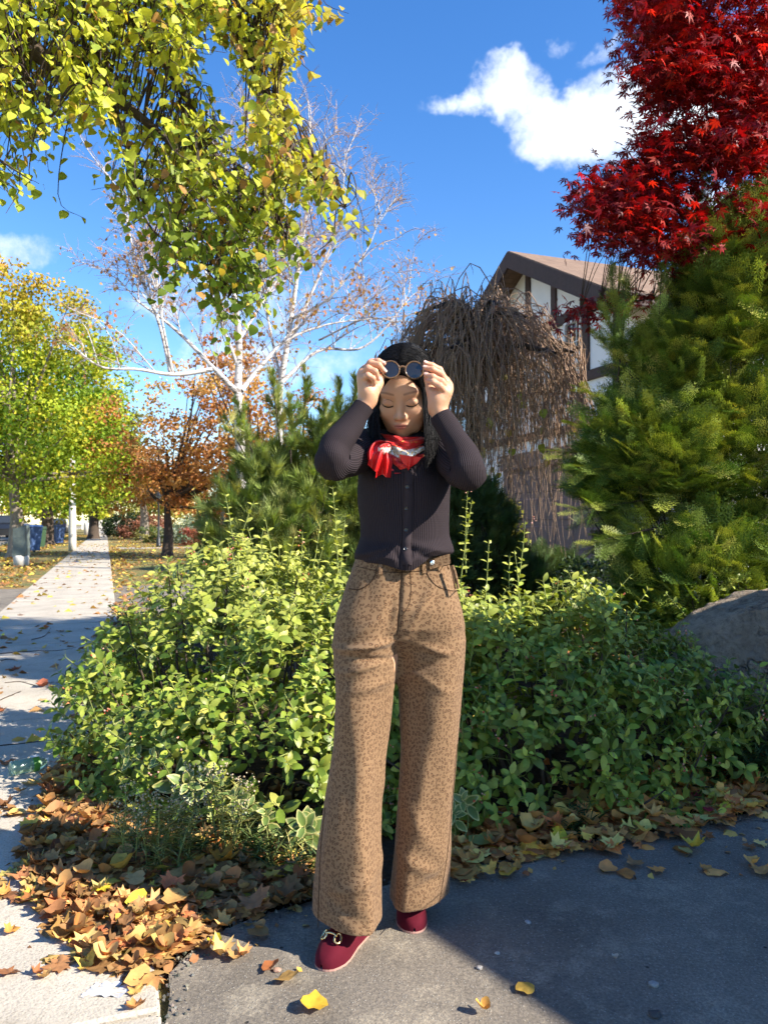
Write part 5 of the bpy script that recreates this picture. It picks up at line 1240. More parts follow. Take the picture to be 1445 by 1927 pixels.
for (sp, sz_, c_, k_, lab) in single:
    q = G(sp[0], sp[1], .026); 
    inside = any(inpoly(np.array(q[0]), np.array(q[1]), pl_) for pl_ in (pile_a, pile_b))
    o = obj('fallen_leaf', FM[k_], None, label=lab, cat='leaf', group='single fallen leaves')
    a = rnd(0, 6.28); t_ = rnd(.05, .35); mt = np.eye(4); mt[:3, :3] = basis(np.array([[math.cos(a), math.sin(a), .0]]), np.array([[rnd(-t_, t_), -t_ - (.5 if inside else 0), 1.0]]))[0] * sz_ * (.85 if inside else .78); mt[:3, 3] = q + np.array([0, 0, .045 if inside else .004]); o.matrix_basis = Matrix(mt.tolist()); o.color = (*c_, 1)
pick = largest_seen(pts, nn, szs, 262)
for i in pick:
    o = obj('fallen_leaf', FM[tv[i]], None, label=leaf_label(i), cat='leaf', group=grps[which[i]])
    mt = np.eye(4); mt[:3, :3] = Bf[i] * szs[i]; mt[:3, 3] = pts[i]; o.matrix_basis = Matrix(mt.tolist()); o.color = (*cf[i], 1)
rest = np.ones(m_, bool); rest[pick] = False; Vs, Fs, Cs = [], [], []; b = 0
for k_, (v_, f_) in enumerate(FALLEN):
    s_ = rest & (tv == k_); V, F, C = scatter(v_, f_, pts[s_], Bf[s_], szs[s_], cf[s_]); Vs.append(V); Fs.append(F + b); Cs.append(C); b += len(V)
obj('leaf_litter', mesh('leaf_litter', np.vstack(Vs), np.vstack(Fs), M_dry, True, np.vstack(Cs)), None, label='brown leaf litter filling the piles along bed and sidewalk', cat='leaf litter', kind='stuff')
# crushed leaf crumbs between the whole leaves
cr_ = np.concatenate([pile(pile_a, 1900, .05), pile(pile_b, 1100, .04), pile(pile_c, 300, .03)]); k_ = len(cr_); a = rnd(0, 6.28, k_)
V, F, C = scatter(LF_diamond[0] * np.array([1.5, 1, 1]), LF_diamond[1], cr_, basis(np.c_[np.cos(a), np.sin(a), np.zeros(k_)], np.c_[rng.normal(0, .5, (k_, 2)), np.ones(k_)]), rnd(.010, .030, k_), palette(leafcols, k_, lw, .25))
obj('leaf_crumbs', mesh('leaf_crumbs', V, F, M_dry, False, C), None, label='crushed brown leaf crumbs between the fallen leaves', cat='leaf crumbs', kind='stuff')
# leaves strewn over the far lawns and verges
fp = []
wv_ = 15 + rng.random(16000) ** 1.6 * 70; mv = np.where(rng.random(16000) < .55, rnd(-5.0, -1.35, 16000), rnd(.2, 7, 16000))
ok_ = (np.abs(wv_ - 12.5) > 2.5) & (fbm(np.c_[mv * .6, wv_ * .35, wv_ * 0], 2) > -.12)
fp = list(U * mv[ok_][:, None] + T * wv_[ok_][:, None] + np.array([0, 0, 1]) * rnd(.02, .05, (ok_.sum(), 1)))
for _ in range(500): fp.append(W(rnd(-4.9, -1.4), rnd(15, 19.5), .03))
for _ in range(420): fp.append(W(rnd(-1.3, .15), rnd(2.5, 45), .027))
for _ in range(500): fp.append(W(rnd(.15, .6), rnd(6, 40), .03))
for _ in range(1500): fp.append(W(rnd(1.0, 7.5), rnd(4.0, 10), .03))
fp = np.array(fp); k_ = len(fp); nz = np.c_[rng.normal(0, .5, (k_, 2)), np.ones(k_)]; a = rnd(0, 6.28, k_)
V, F, C = scatter(LF_diamond[0] * np.array([1.2, 1, 1]), LF_diamond[1], fp, basis(np.c_[np.cos(a), np.sin(a), np.zeros(k_)], nz), rnd(.06, .13, k_), palette([(.55, .40, .09), (.42, .22, .08), (.32, .15, .06), (.6, .48, .08)], k_))
obj('scattered_leaves', mesh('scattered_leaves', V, F, M_dry, True, C), None, label='autumn leaves strewn over the far lawns and verges', cat='leaves', kind='stuff')
# ------------------------------------------------------------------ signed-distance modelling helpers
def surface_nets(f, lo, h):
    nx, ny, nz = f.shape; s = f < 0
    def c(a, i, j, k): return a[i:nx - 1 + i, j:ny - 1 + j, k:nz - 1 + k]
    corners = [(i, j, k) for i in (0, 1) for j in (0, 1) for k in (0, 1)]
    cnt = sum(c(s, *q).astype(np.int8) for q in corners)
    act = (cnt > 0) & (cnt < 8); idx = np.argwhere(act); m_ = len(idx)
    num = np.full(act.shape, -1, np.int64); num[act] = np.arange(m_)
    acc = np.zeros((m_, 3)); wt_ = np.zeros(m_)
    fv = {q: f[idx[:, 0] + q[0], idx[:, 1] + q[1], idx[:, 2] + q[2]] for q in corners}
    for a in corners:
        for ax in range(3):
            if a[ax] == 0:
                b = list(a); b[ax] = 1; b = tuple(b); fa, fb = fv[a], fv[b]; x = (fa < 0) != (fb < 0)
                t = np.where(x, fa / np.where(x, fa - fb, 1), 0); p = np.tile(np.array(a, float), (m_, 1)); p[:, ax] += t
                acc += p * x[:, None]; wt_ += x
    V = (idx + acc / wt_[:, None]) * h + lo
    F = []
    for ax in range(3):
        sl0 = [slice(1, nx - 1), slice(1, ny - 1), slice(1, nz - 1)]; sl0[ax] = slice(0, [nx, ny, nz][ax] - 1)
        sl1 = list(sl0); sl1[ax] = slice(1, [nx, ny, nz][ax])
        a, b = s[tuple(sl0)], s[tuple(sl1)]; ed = np.argwhere(a != b)
        off = np.array([sl.start for sl in sl0]); e = ed + off; flip = a[tuple(ed.T)]
        o1, o2 = (ax + 1) % 3, (ax + 2) % 3
        def cell(d1, d2):
            q = e.copy(); q[:, o1] -= d1; q[:, o2] -= d2; return num[q[:, 0], q[:, 1], q[:, 2]]
        quad = np.stack([cell(1, 1), cell(0, 1), cell(0, 0), cell(1, 0)], 1)
        quad[~flip] = quad[~flip][:, ::-1]; F.append(quad)
    return V, np.concatenate(F)
class Field:
    def __init__(s, lo, hi, h):
        s.lo, s.h = np.array(lo, float), h; n_ = np.ceil((np.array(hi) - s.lo) / h).astype(int) + 1
        ax = [s.lo[i] + h * np.arange(n_[i]) for i in range(3)]
        s.P = np.stack(np.meshgrid(*ax, indexing='ij'), -1).astype(np.float32); s.f = np.full(s.P.shape[:3], 9.0, np.float32)
    def ell(s, c, r):
        q = (s.P - np.array(c, np.float32)) / np.array(r, np.float32); k0 = np.sqrt((q ** 2).sum(-1)); k1 = np.sqrt(((q / np.array(r, np.float32)) ** 2).sum(-1)) + 1e-9
        return k0 * (k0 - 1) / k1
    def cap(s, a, b, ra, rb):
        a, b = np.array(a, np.float32), np.array(b, np.float32); ba = b - a; pa = s.P - a
        t = np.clip((pa @ ba) / (ba @ ba), 0, 1); return np.sqrt(((pa - t[..., None] * ba) ** 2).sum(-1)) - (ra + (rb - ra) * t)
    def add(s, d, k=.0):
        if k <= 0: s.f = np.minimum(s.f, d)
        else:
            h_ = np.clip(.5 + .5 * (s.f - d) / k, 0, 1); s.f = s.f * (1 - h_) + d * h_ - k * h_ * (1 - h_)
        return s
    def sub(s, d, k=.005):
        h_ = np.clip(.5 - .5 * (s.f + d) / k, 0, 1); s.f = s.f * (1 - h_) - d * h_ + k * h_ * (1 - h_); return s
    def mesh(s): return surface_nets(s.f, s.lo, s.h)
def clipi(v): return np.interp

# ------------------------------------------------------------------ materials of the woman
M_skin, n = mat('skin'); c = n('Attribute', dict(attribute_name='Col')).outputs['Color']
c = n.mix(n.math('MULTIPLY', n.noise(45, n.obj(), 5), .30), c, (.48, .22, .14)); c = n.mix(n.math('MULTIPLY', n.ramp(n.noise(14, n.obj(), 3), [(.45, 0), (.65, 1)]), .22), c, (.62, .26, .17))
bs = n('BsdfPrincipled', Base_Color=c, Roughness=.48, Subsurface_Weight=.18, Subsurface_Scale=.012, Normal=bump(n, n.math('ADD', n.noise(650, n.obj(), 3), n.math('MULTIPLY', n.noise(140, n.obj(), 4), .8)), .22, .0012)); bs.inputs['Subsurface Radius'].default_value = (1.0, .35, .2); bs.inputs['Specular IOR Level'].default_value = .35
n.put(n('OutputMaterial').inputs[0], bs)
SKIN = np.array([.58, .335, .195])
def knit(name, ribs):
    m, n = mat(name); uvn = n('Attribute', dict(attribute_name='uvp')).outputs['Vector']; sp = n('SeparateXYZ', Vector=uvn)
    w1 = n.math('ADD', n.math('MULTIPLY', n.math('SINE', n.math('MULTIPLY', sp.outputs[0], 2 * math.pi * ribs)), .5), .5)
    w2 = n.math('ADD', n.math('MULTIPLY', n.math('SINE', n.math('MULTIPLY', sp.outputs[1], 2 * math.pi * 330)), .5), .5)
    c = n.mix(w1, (.014, .0102, .0115), (.040, .0295, .0325))
    c = n.mix(n.math('MULTIPLY', n.noise(14, n.obj(), 4), .35), c, (.03, .023, .027))
    h = n.math('ADD', w1, n.math('MULTIPLY', w2, .18))
    return fin(m, n, Base_Color=c, Roughness=.9, Specular_IOR_Level=.15, Normal=bump(n, h, .6, .0018))
M_knit = knit('ribbed plum knit torso', 150); M_knits = knit('ribbed plum knit sleeve', 56)
M_band = simple('plum knit band', (.036, .027, .030), .9, .12, var=.15, scale=40, bmp=.4, bscale=300, bdist=.001)
M_leo, n = mat('leopard print cotton'); o = n('Attribute', dict(attribute_name='uvp')).outputs['Vector']
mp = n('Mapping', Vector=n.vmath('ADD', o, n.vmath('MULTIPLY', n.vmath('SUBTRACT', n('TexNoise', Scale=26.0, Detail=2.0, Vector=o).outputs['Color'], (.5, .5, .5)), (.022, .022, .022))), Scale=(1, .78, 1))
vo = n('TexVoronoi', dict(feature='F1', voronoi_dimensions='2D'), Scale=122.0, Randomness=.8, Vector=mp)
d = vo.outputs['Distance']; cellc = n('SeparateColor', Color=vo.outputs['Color'])
sz_ = n.math('ADD', .26, n.math('MULTIPLY', cellc.outputs[0], .16))
rel = n.math('DIVIDE', d, sz_)
gapn = n.noise(150, o, 2)
ring = n.math('MULTIPLY', n.ramp(rel, [(.50, 0), (.62, 1), (.95, 1), (1.0, 0)]), n.ramp(gapn, [(.38, 0), (.46, 1)]))
core = n.ramp(rel, [(.55, 1), (.7, 0)])
tan_ = n.mix(n.noise(7, o, 4), (.188, .113, .060), (.235, .144, .077))
c = n.mix(n.math('MULTIPLY', core, .55), tan_, (.14, .068, .031))
c = n.mix(n.math('MULTIPLY', ring, .88), c, (.042, .021, .012))
wv = n.math('MULTIPLY', n.noise(900, o, 2), 1.0)
fin(M_leo, n, Base_Color=c, Roughness=.92, Specular_IOR_Level=.12, Sheen_Weight=.08, Normal=bump(n, wv, .25, .001))
M_leo_in = simple('dark trouser seam', (.06, .035, .02), .9, .1)
M_hair, n = mat('black hair'); o = n.obj()
fin(M_hair, n, Base_Color=n.mix(n.noise(220, o, 2), (.004, .0035, .0035), (.011, .009, .008)), Roughness=.5, Specular_IOR_Level=.22)
M_lash = simple('dark lash', (.012, .008, .007), .6, .2)
M_velvet, n = mat('burgundy velvet'); o = n.obj()
fin(M_velvet, n, Base_Color=n.mix(n.noise(18, o, 4), (.055, .0028, .009), (.11, .006, .016)), Roughness=.85, Specular_IOR_Level=.15, Sheen_Weight=.3, Sheen_Roughness=.35, Sheen_Tint=(.9, .25, .3, 1), Normal=bump(n, n.noise(500, o, 3), .3, .001))
M_sole = simple('pale pink sole', (.45, .25, .2), .7, .2)
M_gold, n = mat('gold metal'); fin(M_gold, n, Base_Color=(.83, .62, .30), Roughness=.25, Metallic=1.0)
M_silver, n = mat('silver metal'); fin(M_silver, n, Base_Color=(.8, .8, .82), Roughness=.25, Metallic=1.0)
M_btn, n = mat('black button'); fin(M_btn, n, Base_Color=(.012, .011, .012), Roughness=.25, Specular_IOR_Level=.6)
# printed silk: red ground, a white band with black and gold figures
M_scarf, n = mat('printed red silk'); uvn = n('Attribute', dict(attribute_name='uvp')).outputs['Vector']; sp = n('SeparateXYZ', Vector=uvn)
wr_ = n.math('ADD', sp.outputs[1], n.math('MULTIPLY', n.math('SUBTRACT', n.noise(5, uvn, 3), .5), .22))
band = n.ramp(wr_, [(.34, 0), (.37, 1), (.54, 1), (.57, 0)])
fig = n.noise(17, uvn, 4, .65)
c = n.mix(band, (.62, .012, .010), n.ramp(fig, [(.42, (.82, .78, .70)), (.54, (.80, .74, .66)), (.50, (.62, .38, .08)), (.62, (.62, .38, .08)), (.64, (.03, .025, .02))], 'CONSTANT'))
gold = n.math('MULTIPLY', n.ramp(n.noise(9, uvn, 4, .7), [(.60, 0), (.63, 1)]), n.ramp(wr_, [(.05, 0), (.12, .85), (.8, .85), (.9, 0)]))
c = n.mix(gold, c, (.60, .36, .07))
fin(M_scarf, n, Base_Color=c, Roughness=.42, Specular_IOR_Level=.45, Sheen_Weight=.2)
M_red = simple('plain red silk', (.60, .012, .012), .42, .45, var=.1, scale=10)

# ------------------------------------------------------------------ the woman
woman = empty('person', (-.02, 2.12, 0), 'woman in ribbed dark cardigan, leopard print trousers and red scarf lifting sunglasses with both hands', 'person')

# ---- trousers
LL = np.array([(1045, 672, 756), (1100, 652, 752), (1150, 638, 748), (1205, 630, 746), (1260, 629, 744), (1300, 631, 739), (1400, 626, 730), (1500, 613, 721), (1600, 601, 717), (1700, 592, 717), (1775, 588, 720)], float)
RR = np.array([(1045, 756, 840), (1100, 752, 857), (1150, 750, 866), (1205, 747, 873), (1260, 749, 871), (1300, 754, 868), (1400, 754, 862), (1500, 750, 854), (1600, 742, 849), (1700, 729, 837), (1735, 726, 831)], float)
UP = np.array([(1038, 682, 836), (1060, 674, 842), (1100, 658, 854), (1150, 645, 862), (1205, 640, 864)], float)
def rows(tab, Ytop, Ybot):
    Y = np.interp(tab[:, 0], [1045, 1775], [Ytop, Ybot]); z = EYE - (tab[:, 0] - HZ) / FPX * Y
    cx = ((tab[:, 1] + tab[:, 2]) / 2 - CX) / FPX * Y; hw = (tab[:, 2] - tab[:, 1]) / 2 / FPX * Y
    o = np.argsort(z); return z[o], cx[o], hw[o], Y[o]
fd = Field((-.26, 1.86, .03), (.30, 2.40, 1.085), .0042); Z = fd.P[0, 0, :, 2]; X_, Y_ = fd.P[..., 0], fd.P[..., 1]
def leg_sdf(tab, Yt, Yb, depth, ridge):
    # the front of each leg carries a soft crease that wanders across it on the way down
    z, cx, hw, cy = rows(tab, Yt, Yb); rz = np.array(ridge, float); Yr = np.interp(rz[:, 0], [1045, 1775], [Yt, Yb]); zr = EYE - (rz[:, 0] - HZ) / FPX * Yr; xr = (rz[:, 1] - CX) / FPX * Yr; o_ = np.argsort(zr)
    xl_ = np.interp(Z, z, cx - hw); xh_ = np.interp(Z, z, cx + hw); r_ = np.interp(Z, zr[o_], xr[o_]); y_ = np.interp(Z, z, cy); d_ = np.interp(Z, depth[0], depth[1])
    pw = np.interp(Z, [.1, .6, .8, .9], [1.62, 1.62, 1.85, 2.2]).astype(np.float32)
    h_ = np.where(X_ < r_, r_ - xl_, xh_ - r_); q = (np.abs((X_ - r_) / h_) ** np.where(Y_ < y_, pw, 2.2) + np.abs((Y_ - y_) / d_) ** np.where(Y_ < y_, pw, 2.2)) ** (1 / np.where(Y_ < y_, pw, 2.2))
    return (q - 1) * np.minimum((xh_ - xl_) / 2, d_)
def slab_sdf(tab, Yt, Yb, depth, power=2.2, zlo=-9, zhi=9):
    z, cx, hw, cy = rows(tab, Yt, Yb); c_ = np.interp(Z, z, cx); h_ = np.interp(Z, z, hw); y_ = np.interp(Z, z, cy); d_ = np.interp(Z, depth[0], depth[1])
    q = (np.abs((X_ - c_) / h_) ** power + np.abs((Y_ - y_) / d_) ** power) ** (1 / power)
    return (q - 1) * np.minimum(h_, d_)
dl = ([.05, .3, .55, .8, .9, 1.0], [.100, .096, .092, .100, .10, .085]); du = ([.78, .84, .92, 1.06], [.085, .104, .114, .088])
fl = leg_sdf(LL, 2.13, 2.05, dl, [(1045, 705), (1205, 690), (1300, 664), (1500, 676), (1700, 696), (1775, 700)]); fr = leg_sdf(RR, 2.15, 2.19, dl, [(1045, 805), (1205, 815), (1300, 822), (1400, 806), (1500, 788), (1600, 770), (1735, 757)]); fu = slab_sdf(UP, 2.14, 2.14, du, 2.3)
zt = .80; fu = fu + np.clip(.865 - fd.P[..., 2], 0, 1) * .55
def smin(a, b, k): h_ = np.clip(.5 + .5 * (b - a) / k, 0, 1); return b * (1 - h_) + a * h_ - k * h_ * (1 - h_)
f = np.minimum(fl, fr); f = smin(f, fu, .022)
# cloth folds: long drape folds down the legs, cross creases at the thighs
Pq = fd.P; side = np.where(X_ < .03, 0.0, 7.0)
sub_ = Pq[::2, ::2, ::2].reshape(-1, 3)
def fold_noise(sx, sy, sz, off):
    q = Pq.reshape(-1, 3).astype(float) * np.array([sx, sy, sz]) + off; return vnoise(q).reshape(Z.shape[0] and Pq.shape[:3])
near = np.abs(f) < .02; idxn = np.argwhere(near); q = Pq[near].astype(float); sd = side[near][:, None]
tz = np.clip((.75 - q[:, 2]) / .5, 0, 1)
disp = .013 * vnoise(q * np.array([13, 13, 2.0]) + sd) * (.35 + tz) + .0065 * vnoise(q * np.array([22, 20, 6]) + sd + 3)
# diagonal creases radiating from the crotch
for (px, py, ang, ln, w_, amp) in [(690, 1215, 8, .085, .009, .014), (700, 1238, -6, .07, .008, -.009), (680, 1255, 16, .06, .009, .008), (815, 1225, -18, .06, .010, .008), (800, 1260, 22, .06, .010, -.008), (700, 1290, 10, .07, .012, .006), (690, 1180, 30, .06, .012, .006), (790, 1150, 60, .08, .012, .007), (735, 1150, 75, .07, .012, -.007), (810, 1290, -30, .06, .012, .006), (690, 1640, 20, .09, .02, .010), (770, 1640, -28, .09, .018, .010), (650, 1690, -30, .08, .02, -.008), (800, 1690, 25, .08, .018, -.008), (780, 1560, -55, .14, .025, .010)]:
    c0 = P(px, py, 2.04); a = math.radians(ang); u_ = (q[:, 0] - c0[0]) * math.cos(a) + (q[:, 2] - c0[2]) * math.sin(a); v_ = -(q[:, 0] - c0[0]) * math.sin(a) + (q[:, 2] - c0[2]) * math.cos(a)
    disp += amp * np.exp(-(u_ / ln) ** 2 - (v_ / w_) ** 2) * (q[:, 1] < 2.14)
# pressed crease-like ridge down the front of each leg
f[near] -= disp.astype(np.float32)
f[near] += (.006 * np.exp(-((q[:, 0] - np.interp(q[:, 2], [.83, 1.05], [P(747, 1205, 2.05)[0], P(757, 1070, 2.05)[0]])) / .004) ** 2) * (q[:, 2] > .86) * (q[:, 1] < 2.1)).astype(np.float32)
hemL = .100 + (X_ + .1) * -.05; hemR = .088 + 0 * X_
hem = np.where(X_ < .015, hemL, hemR); top_ = 1.060
f = np.maximum(f, np.maximum(hem - fd.P[..., 2], fd.P[..., 2] - top_)); fd.f = f
V, F = fd.mesh()
zl_, cl_, _, yl_ = rows(LL, 2.13, 2.05); zr_, cr_, _, yr_ = rows(RR, 2.15, 2.19)
lft = V[:, 0] < np.interp(V[:, 2], [.06, .83, 1.06], [.0, P(747, 1205, 2.05)[0], P(757, 1060, 2.05)[0]])
ccx = np.where(lft, np.interp(V[:, 2], zl_, cl_), np.interp(V[:, 2], zr_, cr_)); ccy = np.where(lft, np.interp(V[:, 2], zl_, yl_), np.interp(V[:, 2], zr_, yr_))
uvt = np.c_[np.arctan2(V[:, 0] - ccx, -(V[:, 1] - ccy)) * .085 + lft * 3.0, V[:, 2]]
tro = obj('trousers', mesh('trousers', V, F, M_leo, True, uv=uvt), woman)
from mathutils.bvhtree import BVHTree
def bvh_of(V, F): return BVHTree.FromPolygons([Vector(a) for a in V.tolist()], F.tolist())
bt_tro = bvh_of(V, F)
def onto(bv, px, py, lift=.0, Yd=2.05):
    """point of a garment's front seen at a photo pixel, lifted off it a little"""
    o_ = Vector((0, 0, EYE)); d_ = Vector(((px - CX) / FPX, 1, (HZ - py) / FPX)).normalized()
    h = bv.ray_cast(o_, d_)
    if h[0] is None: return P(px, py, Yd), np.array([0, -1.0, 0])
    nrm = np.array(h[1]); nrm = nrm if nrm @ np.array(d_) < 0 else -nrm
    return np.array(h[0]) + nrm * lift, nrm
def seam(name, pxs, r_, m_, par, bv, lift=.0005, k_=16):
    c = np.array(pxs, float); pp = smooth_path(np.c_[c, np.zeros(len(c))], k_); pts_ = np.array([onto(bv, a, b, lift)[0] for a, b, _ in pp])
    V, F = tubes([pts_], [r_], 5); return obj(name, mesh(name, V, F, m_, True), par)
seam('pocket_seam', [(657, 1108), (676, 1109), (696, 1098), (706, 1082), (709, 1070)], .0016, M_leo_in, tro, bt_tro)
seam('pocket_seam', [(801, 1072), (808, 1088), (822, 1103), (845, 1111), (862, 1112)], .0013, M_leo_in, tro, bt_tro)
seam('fly_seam', [(757, 1072), (754, 1110), (751, 1150), (747, 1195)], .0015, M_leo_in, tro, bt_tro)
seam('fly_stitching', [(772, 1075), (773, 1110), (770, 1136), (757, 1158)], .0009, M_leo_in, tro, bt_tro)
seam('waistband_seam', [(672, 1066), (715, 1075), (757, 1077), (800, 1073), (846, 1062)], .0012, M_leo_in, tro, bt_tro)
seam('side_seam', [(612, 1520), (604, 1600), (600, 1700), (599, 1745)], .0012, M_leo_in, tro, bt_tro)
seam('side_seam', [(860, 1400), (851, 1500), (842, 1600), (826, 1700)], .0012, M_leo_in, tro, bt_tro)
def xzuv(o):
    me = o.data; co = np.zeros(len(me.vertices) * 3, np.float32); me.vertices.foreach_get('co', co); co = co.reshape(-1, 3)
    a = me.attributes.get('uvp') or me.attributes.new('uvp', 'FLOAT_VECTOR', 'POINT'); a.data.foreach_set('vector', np.c_[co[:, 0], co[:, 2], co[:, 1] * 0].astype(np.float32).ravel()); return o
def loop_(px, py0, py1, wd=.011, th=.005, name='belt_loop', m_=None):
    a, na = onto(bt_tro, px, py0, th / 2); b, nb = onto(bt_tro, px, py1, th / 2); up = unit(a - b); s_ = unit(np.cross(up, na)); nn_ = np.cross(s_, up)
    rm = Matrix((tuple(s_), tuple(nn_), tuple(up))).transposed(); xzuv(MB().box((a + b) / 2, (wd, th, np.linalg.norm(a - b)), rm, .0015).build(name, m_ or M_leo, tro))
loop_(716, 1062, 1082); loop_(797, 1058, 1080); loop_(842, 1050, 1070, .010)
# tab with a silver button, and the slit pocket flap on her left hip
a, na = onto(bt_tro, 826, 1062, .004); rm = Matrix((tuple(unit(np.cross([0, 0, 1], na)) * -1), tuple(na), (0, 0, 1))).transposed()
tab = []
for (x, y) in [(806, 1053), (846, 1042), (848, 1060), (808, 1072)]: tab.append(onto(bt_tro, x, y, .005)[0])
back = [onto(bt_tro, x, y, -.002)[0] for (x, y) in [(806, 1053), (846, 1042), (848, 1060), (808, 1072)]]
xzuv(MB().add(tab + back, [(0, 1, 2, 3), (7, 6, 5, 4), (0, 4, 5, 1), (1, 5, 6, 2), (2, 6, 7, 3), (3, 7, 4, 0)]).build('waist_tab', M_leo, tro))
bp_, bn = onto(bt_tro, 812, 1059, .006)
btn = MB().lathe([(.001, .004), (.0035, .003), (.0055, .0035), (.0068, .002), (.007, 0)], bp_, 20, bn).build('button', M_silver, tro, smooth=True)
seam('pocket_slit', [(846, 1066), (851, 1084), (856, 1108)], .0038, M_leo_in, tro, bt_tro, .0)
xzuv(seam('pocket_flap', [(851, 1064), (857, 1082), (862, 1108)], .0042, M_leo, tro, bt_tro, .001))

# ---- cardigan body: a ribbed tube with a bloused hem
TB = np.array([(806, 736, 790), (814, 718, 806), (821, 698, 826), (832, 684, 838), (850, 676, 843), (880, 673, 846), (910, 673, 847), (950, 675, 846), (985, 679, 844), (1010, 678, 845), (1030, 670, 849), (1044, 665, 852), (1054, 665, 852), (1060, 670, 848), (1060, 678, 842)], float)
seg, tz_ = 220, TB.shape[0]
rowsn = 90; tt = np.linspace(0, tz_ - 1, rowsn); tb = np.stack([np.interp(tt, np.arange(tz_), TB[:, i]) for i in range(3)], 1)
Yc = np.interp(tb[:, 0], [806, 830, 900, 1060], [2.165, 2.155, 2.135, 2.135]); dep = np.interp(tb[:, 0], [806, 815, 825, 850, 900, 960, 1020, 1046, 1060], [.048, .062, .078, .096, .106, .098, .102, .120, .114])
z = EYE - (tb[:, 0] - HZ) / FPX * 2.10; cx = ((tb[:, 1] + tb[:, 2]) / 2 - CX) / FPX * 2.12; hw = (tb[:, 2] - tb[:, 1]) / 2 / FPX * 2.12
ang = np.linspace(0, 2 * math.pi, seg, endpoint=False) + math.pi / 2          # start at the back
ca, sa = np.cos(ang), np.sin(ang); pw = 2 / 2.35
V = np.zeros((rowsn, seg, 3)); V[..., 0] = cx[:, None] + hw[:, None] * np.sign(ca) * np.abs(ca) ** pw; V[..., 1] = Yc[:, None] + dep[:, None] * np.sign(sa) * np.abs(sa) ** pw; V[..., 2] = z[:, None]
lowr = np.clip((tb[:, 0] - 1000) / 60, 0, 1)[:, None]
fx = np.exp(-(((V[..., 0] - P(768, 1, 2.03)[0]) / .05) ** 2)) * (sa < 0)
V[..., 2] -= lowr * (.016 * fx); V[..., 2] += lowr * .020 * np.clip((V[..., 0] - P(778, 1, 2.03)[0]) / .05, 0, 1) * (sa < .2); V[..., 2] += lowr * .006 * np.clip(np.abs((V[..., 0] - .045) / .12), 0, 1)
q = V.reshape(-1, 3); nd = unit(np.stack([q[:, 0] - np.repeat(cx, seg), (q[:, 1] - np.repeat(Yc, seg)), np.zeros(len(q))], 1))
dsp = .004 * vnoise(q * np.array([9, 9, 14])) + (.006 * vnoise(q * np.array([16, 14, 26]) + 5) * np.repeat(lowr[:, 0], seg)) + .0035 * vnoise(q * np.array([24, 20, 8]) + 9) * np.repeat(lowr[:, 0], seg)
# bust
for bx_ in (P(718, 905, 2.05)[0], P(802, 905, 2.05)[0]): dsp += .012 * np.exp(-((q[:, 0] - bx_) / .045) ** 2 - ((q[:, 2] - 1.215) / .055) ** 2) * (q[:, 1] < 2.12)
# drag folds below her left side
for (px, py, ang_, ln, w_, amp) in [(800, 1030, -14, .06, .009, .007), (795, 1045, -25, .05, .008, -.006), (715, 1035, 12, .05, .009, .006), (705, 1045, 20, .05, .008, -.005), (775, 1052, 55, .03, .007, .008), (750, 1052, -60, .03, .007, -.006)]:
    c0 = P(px, py, 2.03); a = math.radians(ang_); u_ = (q[:, 0] - c0[0]) * math.cos(a) + (q[:, 2] - c0[2]) * math.sin(a); v_ = -(q[:, 0] - c0[0]) * math.sin(a) + (q[:, 2] - c0[2]) * math.cos(a)
    dsp += amp * np.exp(-(u_ / ln) ** 2 - (v_ / w_) ** 2) * (q[:, 1] < 2.13)
q = q + nd * dsp[:, None]
i = np.arange(rowsn - 1)[:, None] * seg; j = np.arange(seg)[None]; F = np.stack([i + j, i + (j + 1) % seg, i + seg + (j + 1) % seg, i + seg + j], -1).reshape(-1, 4)
uvc = np.stack([np.tile(np.minimum(np.arange(seg), seg - np.arange(seg)) / seg, rowsn), np.repeat(np.linspace(0, .36, rowsn), seg)], 1)
Vt, Ft, Ut = q, F, uvc
# sleeves
def sleeve(ctrl, rad, segs=52, k_=64, seed=0):
    path = smooth_path(ctrl, k_); t, A, B = frames(path); r_ = np.interp(np.linspace(0, 1, k_), np.linspace(0, 1, len(rad)), rad)
    an = np.linspace(0, 2 * math.pi, segs, endpoint=False); L_ = np.r_[0, np.cumsum(np.linalg.norm(np.diff(path, axis=0), axis=1))]
    V = path[:, None] + r_[:, None, None] * (np.cos(an)[None, :, None] * A[:, None] + np.sin(an)[None, :, None] * B[:, None])
    q = V.reshape(-1, 3); nn_ = unit(q - np.repeat(path, segs, 0)); el = np.exp(-((np.linspace(0, 1, k_) - .47) / .13) ** 2)
    q = q + nn_ * (.0032 * vnoise(q * 22 + seed) + .0085 * np.repeat(el, segs) * vnoise(q * np.array([26, 26, 38]) + seed + 4))[:, None]
    i = np.arange(k_ - 1)[:, None] * segs; j = np.arange(segs)[None]; F = np.stack([i + j, i + (j + 1) % segs, i + segs + (j + 1) % segs, i + segs + j], -1).reshape(-1, 4)
    uv = np.stack([np.tile(np.minimum(np.arange(segs), segs - np.arange(segs)) / segs, k_), np.repeat(L_, segs)], 1)
    return q, F, uv
SHL, SHR = P(700, 842, 2.13), P(828, 846, 2.13)
ELL_, ELR = P(626, 868, 1.93), P(880, 888, 1.93); WRL, WRR = P(684, 764, 1.965), P(829, 781, 1.965)
sl_ctrl = [SHL + [.05, .0, -.02], SHL, (SHL + ELL_) / 2 + [-.012, 0, -.012], ELL_, ELL_ * .72 + WRL * .28 + [-.012, -.005, 0], ELL_ * .35 + WRL * .65 + [-.004, 0, 0], WRL]
sr_ctrl = [SHR + [-.05, .0, -.02], SHR, (SHR + ELR) / 2 + [.012, 0, -.012], ELR, ELR * .72 + WRR * .28 + [.010, -.005, 0], ELR * .35 + WRR * .65 + [.004, 0, 0], WRR]
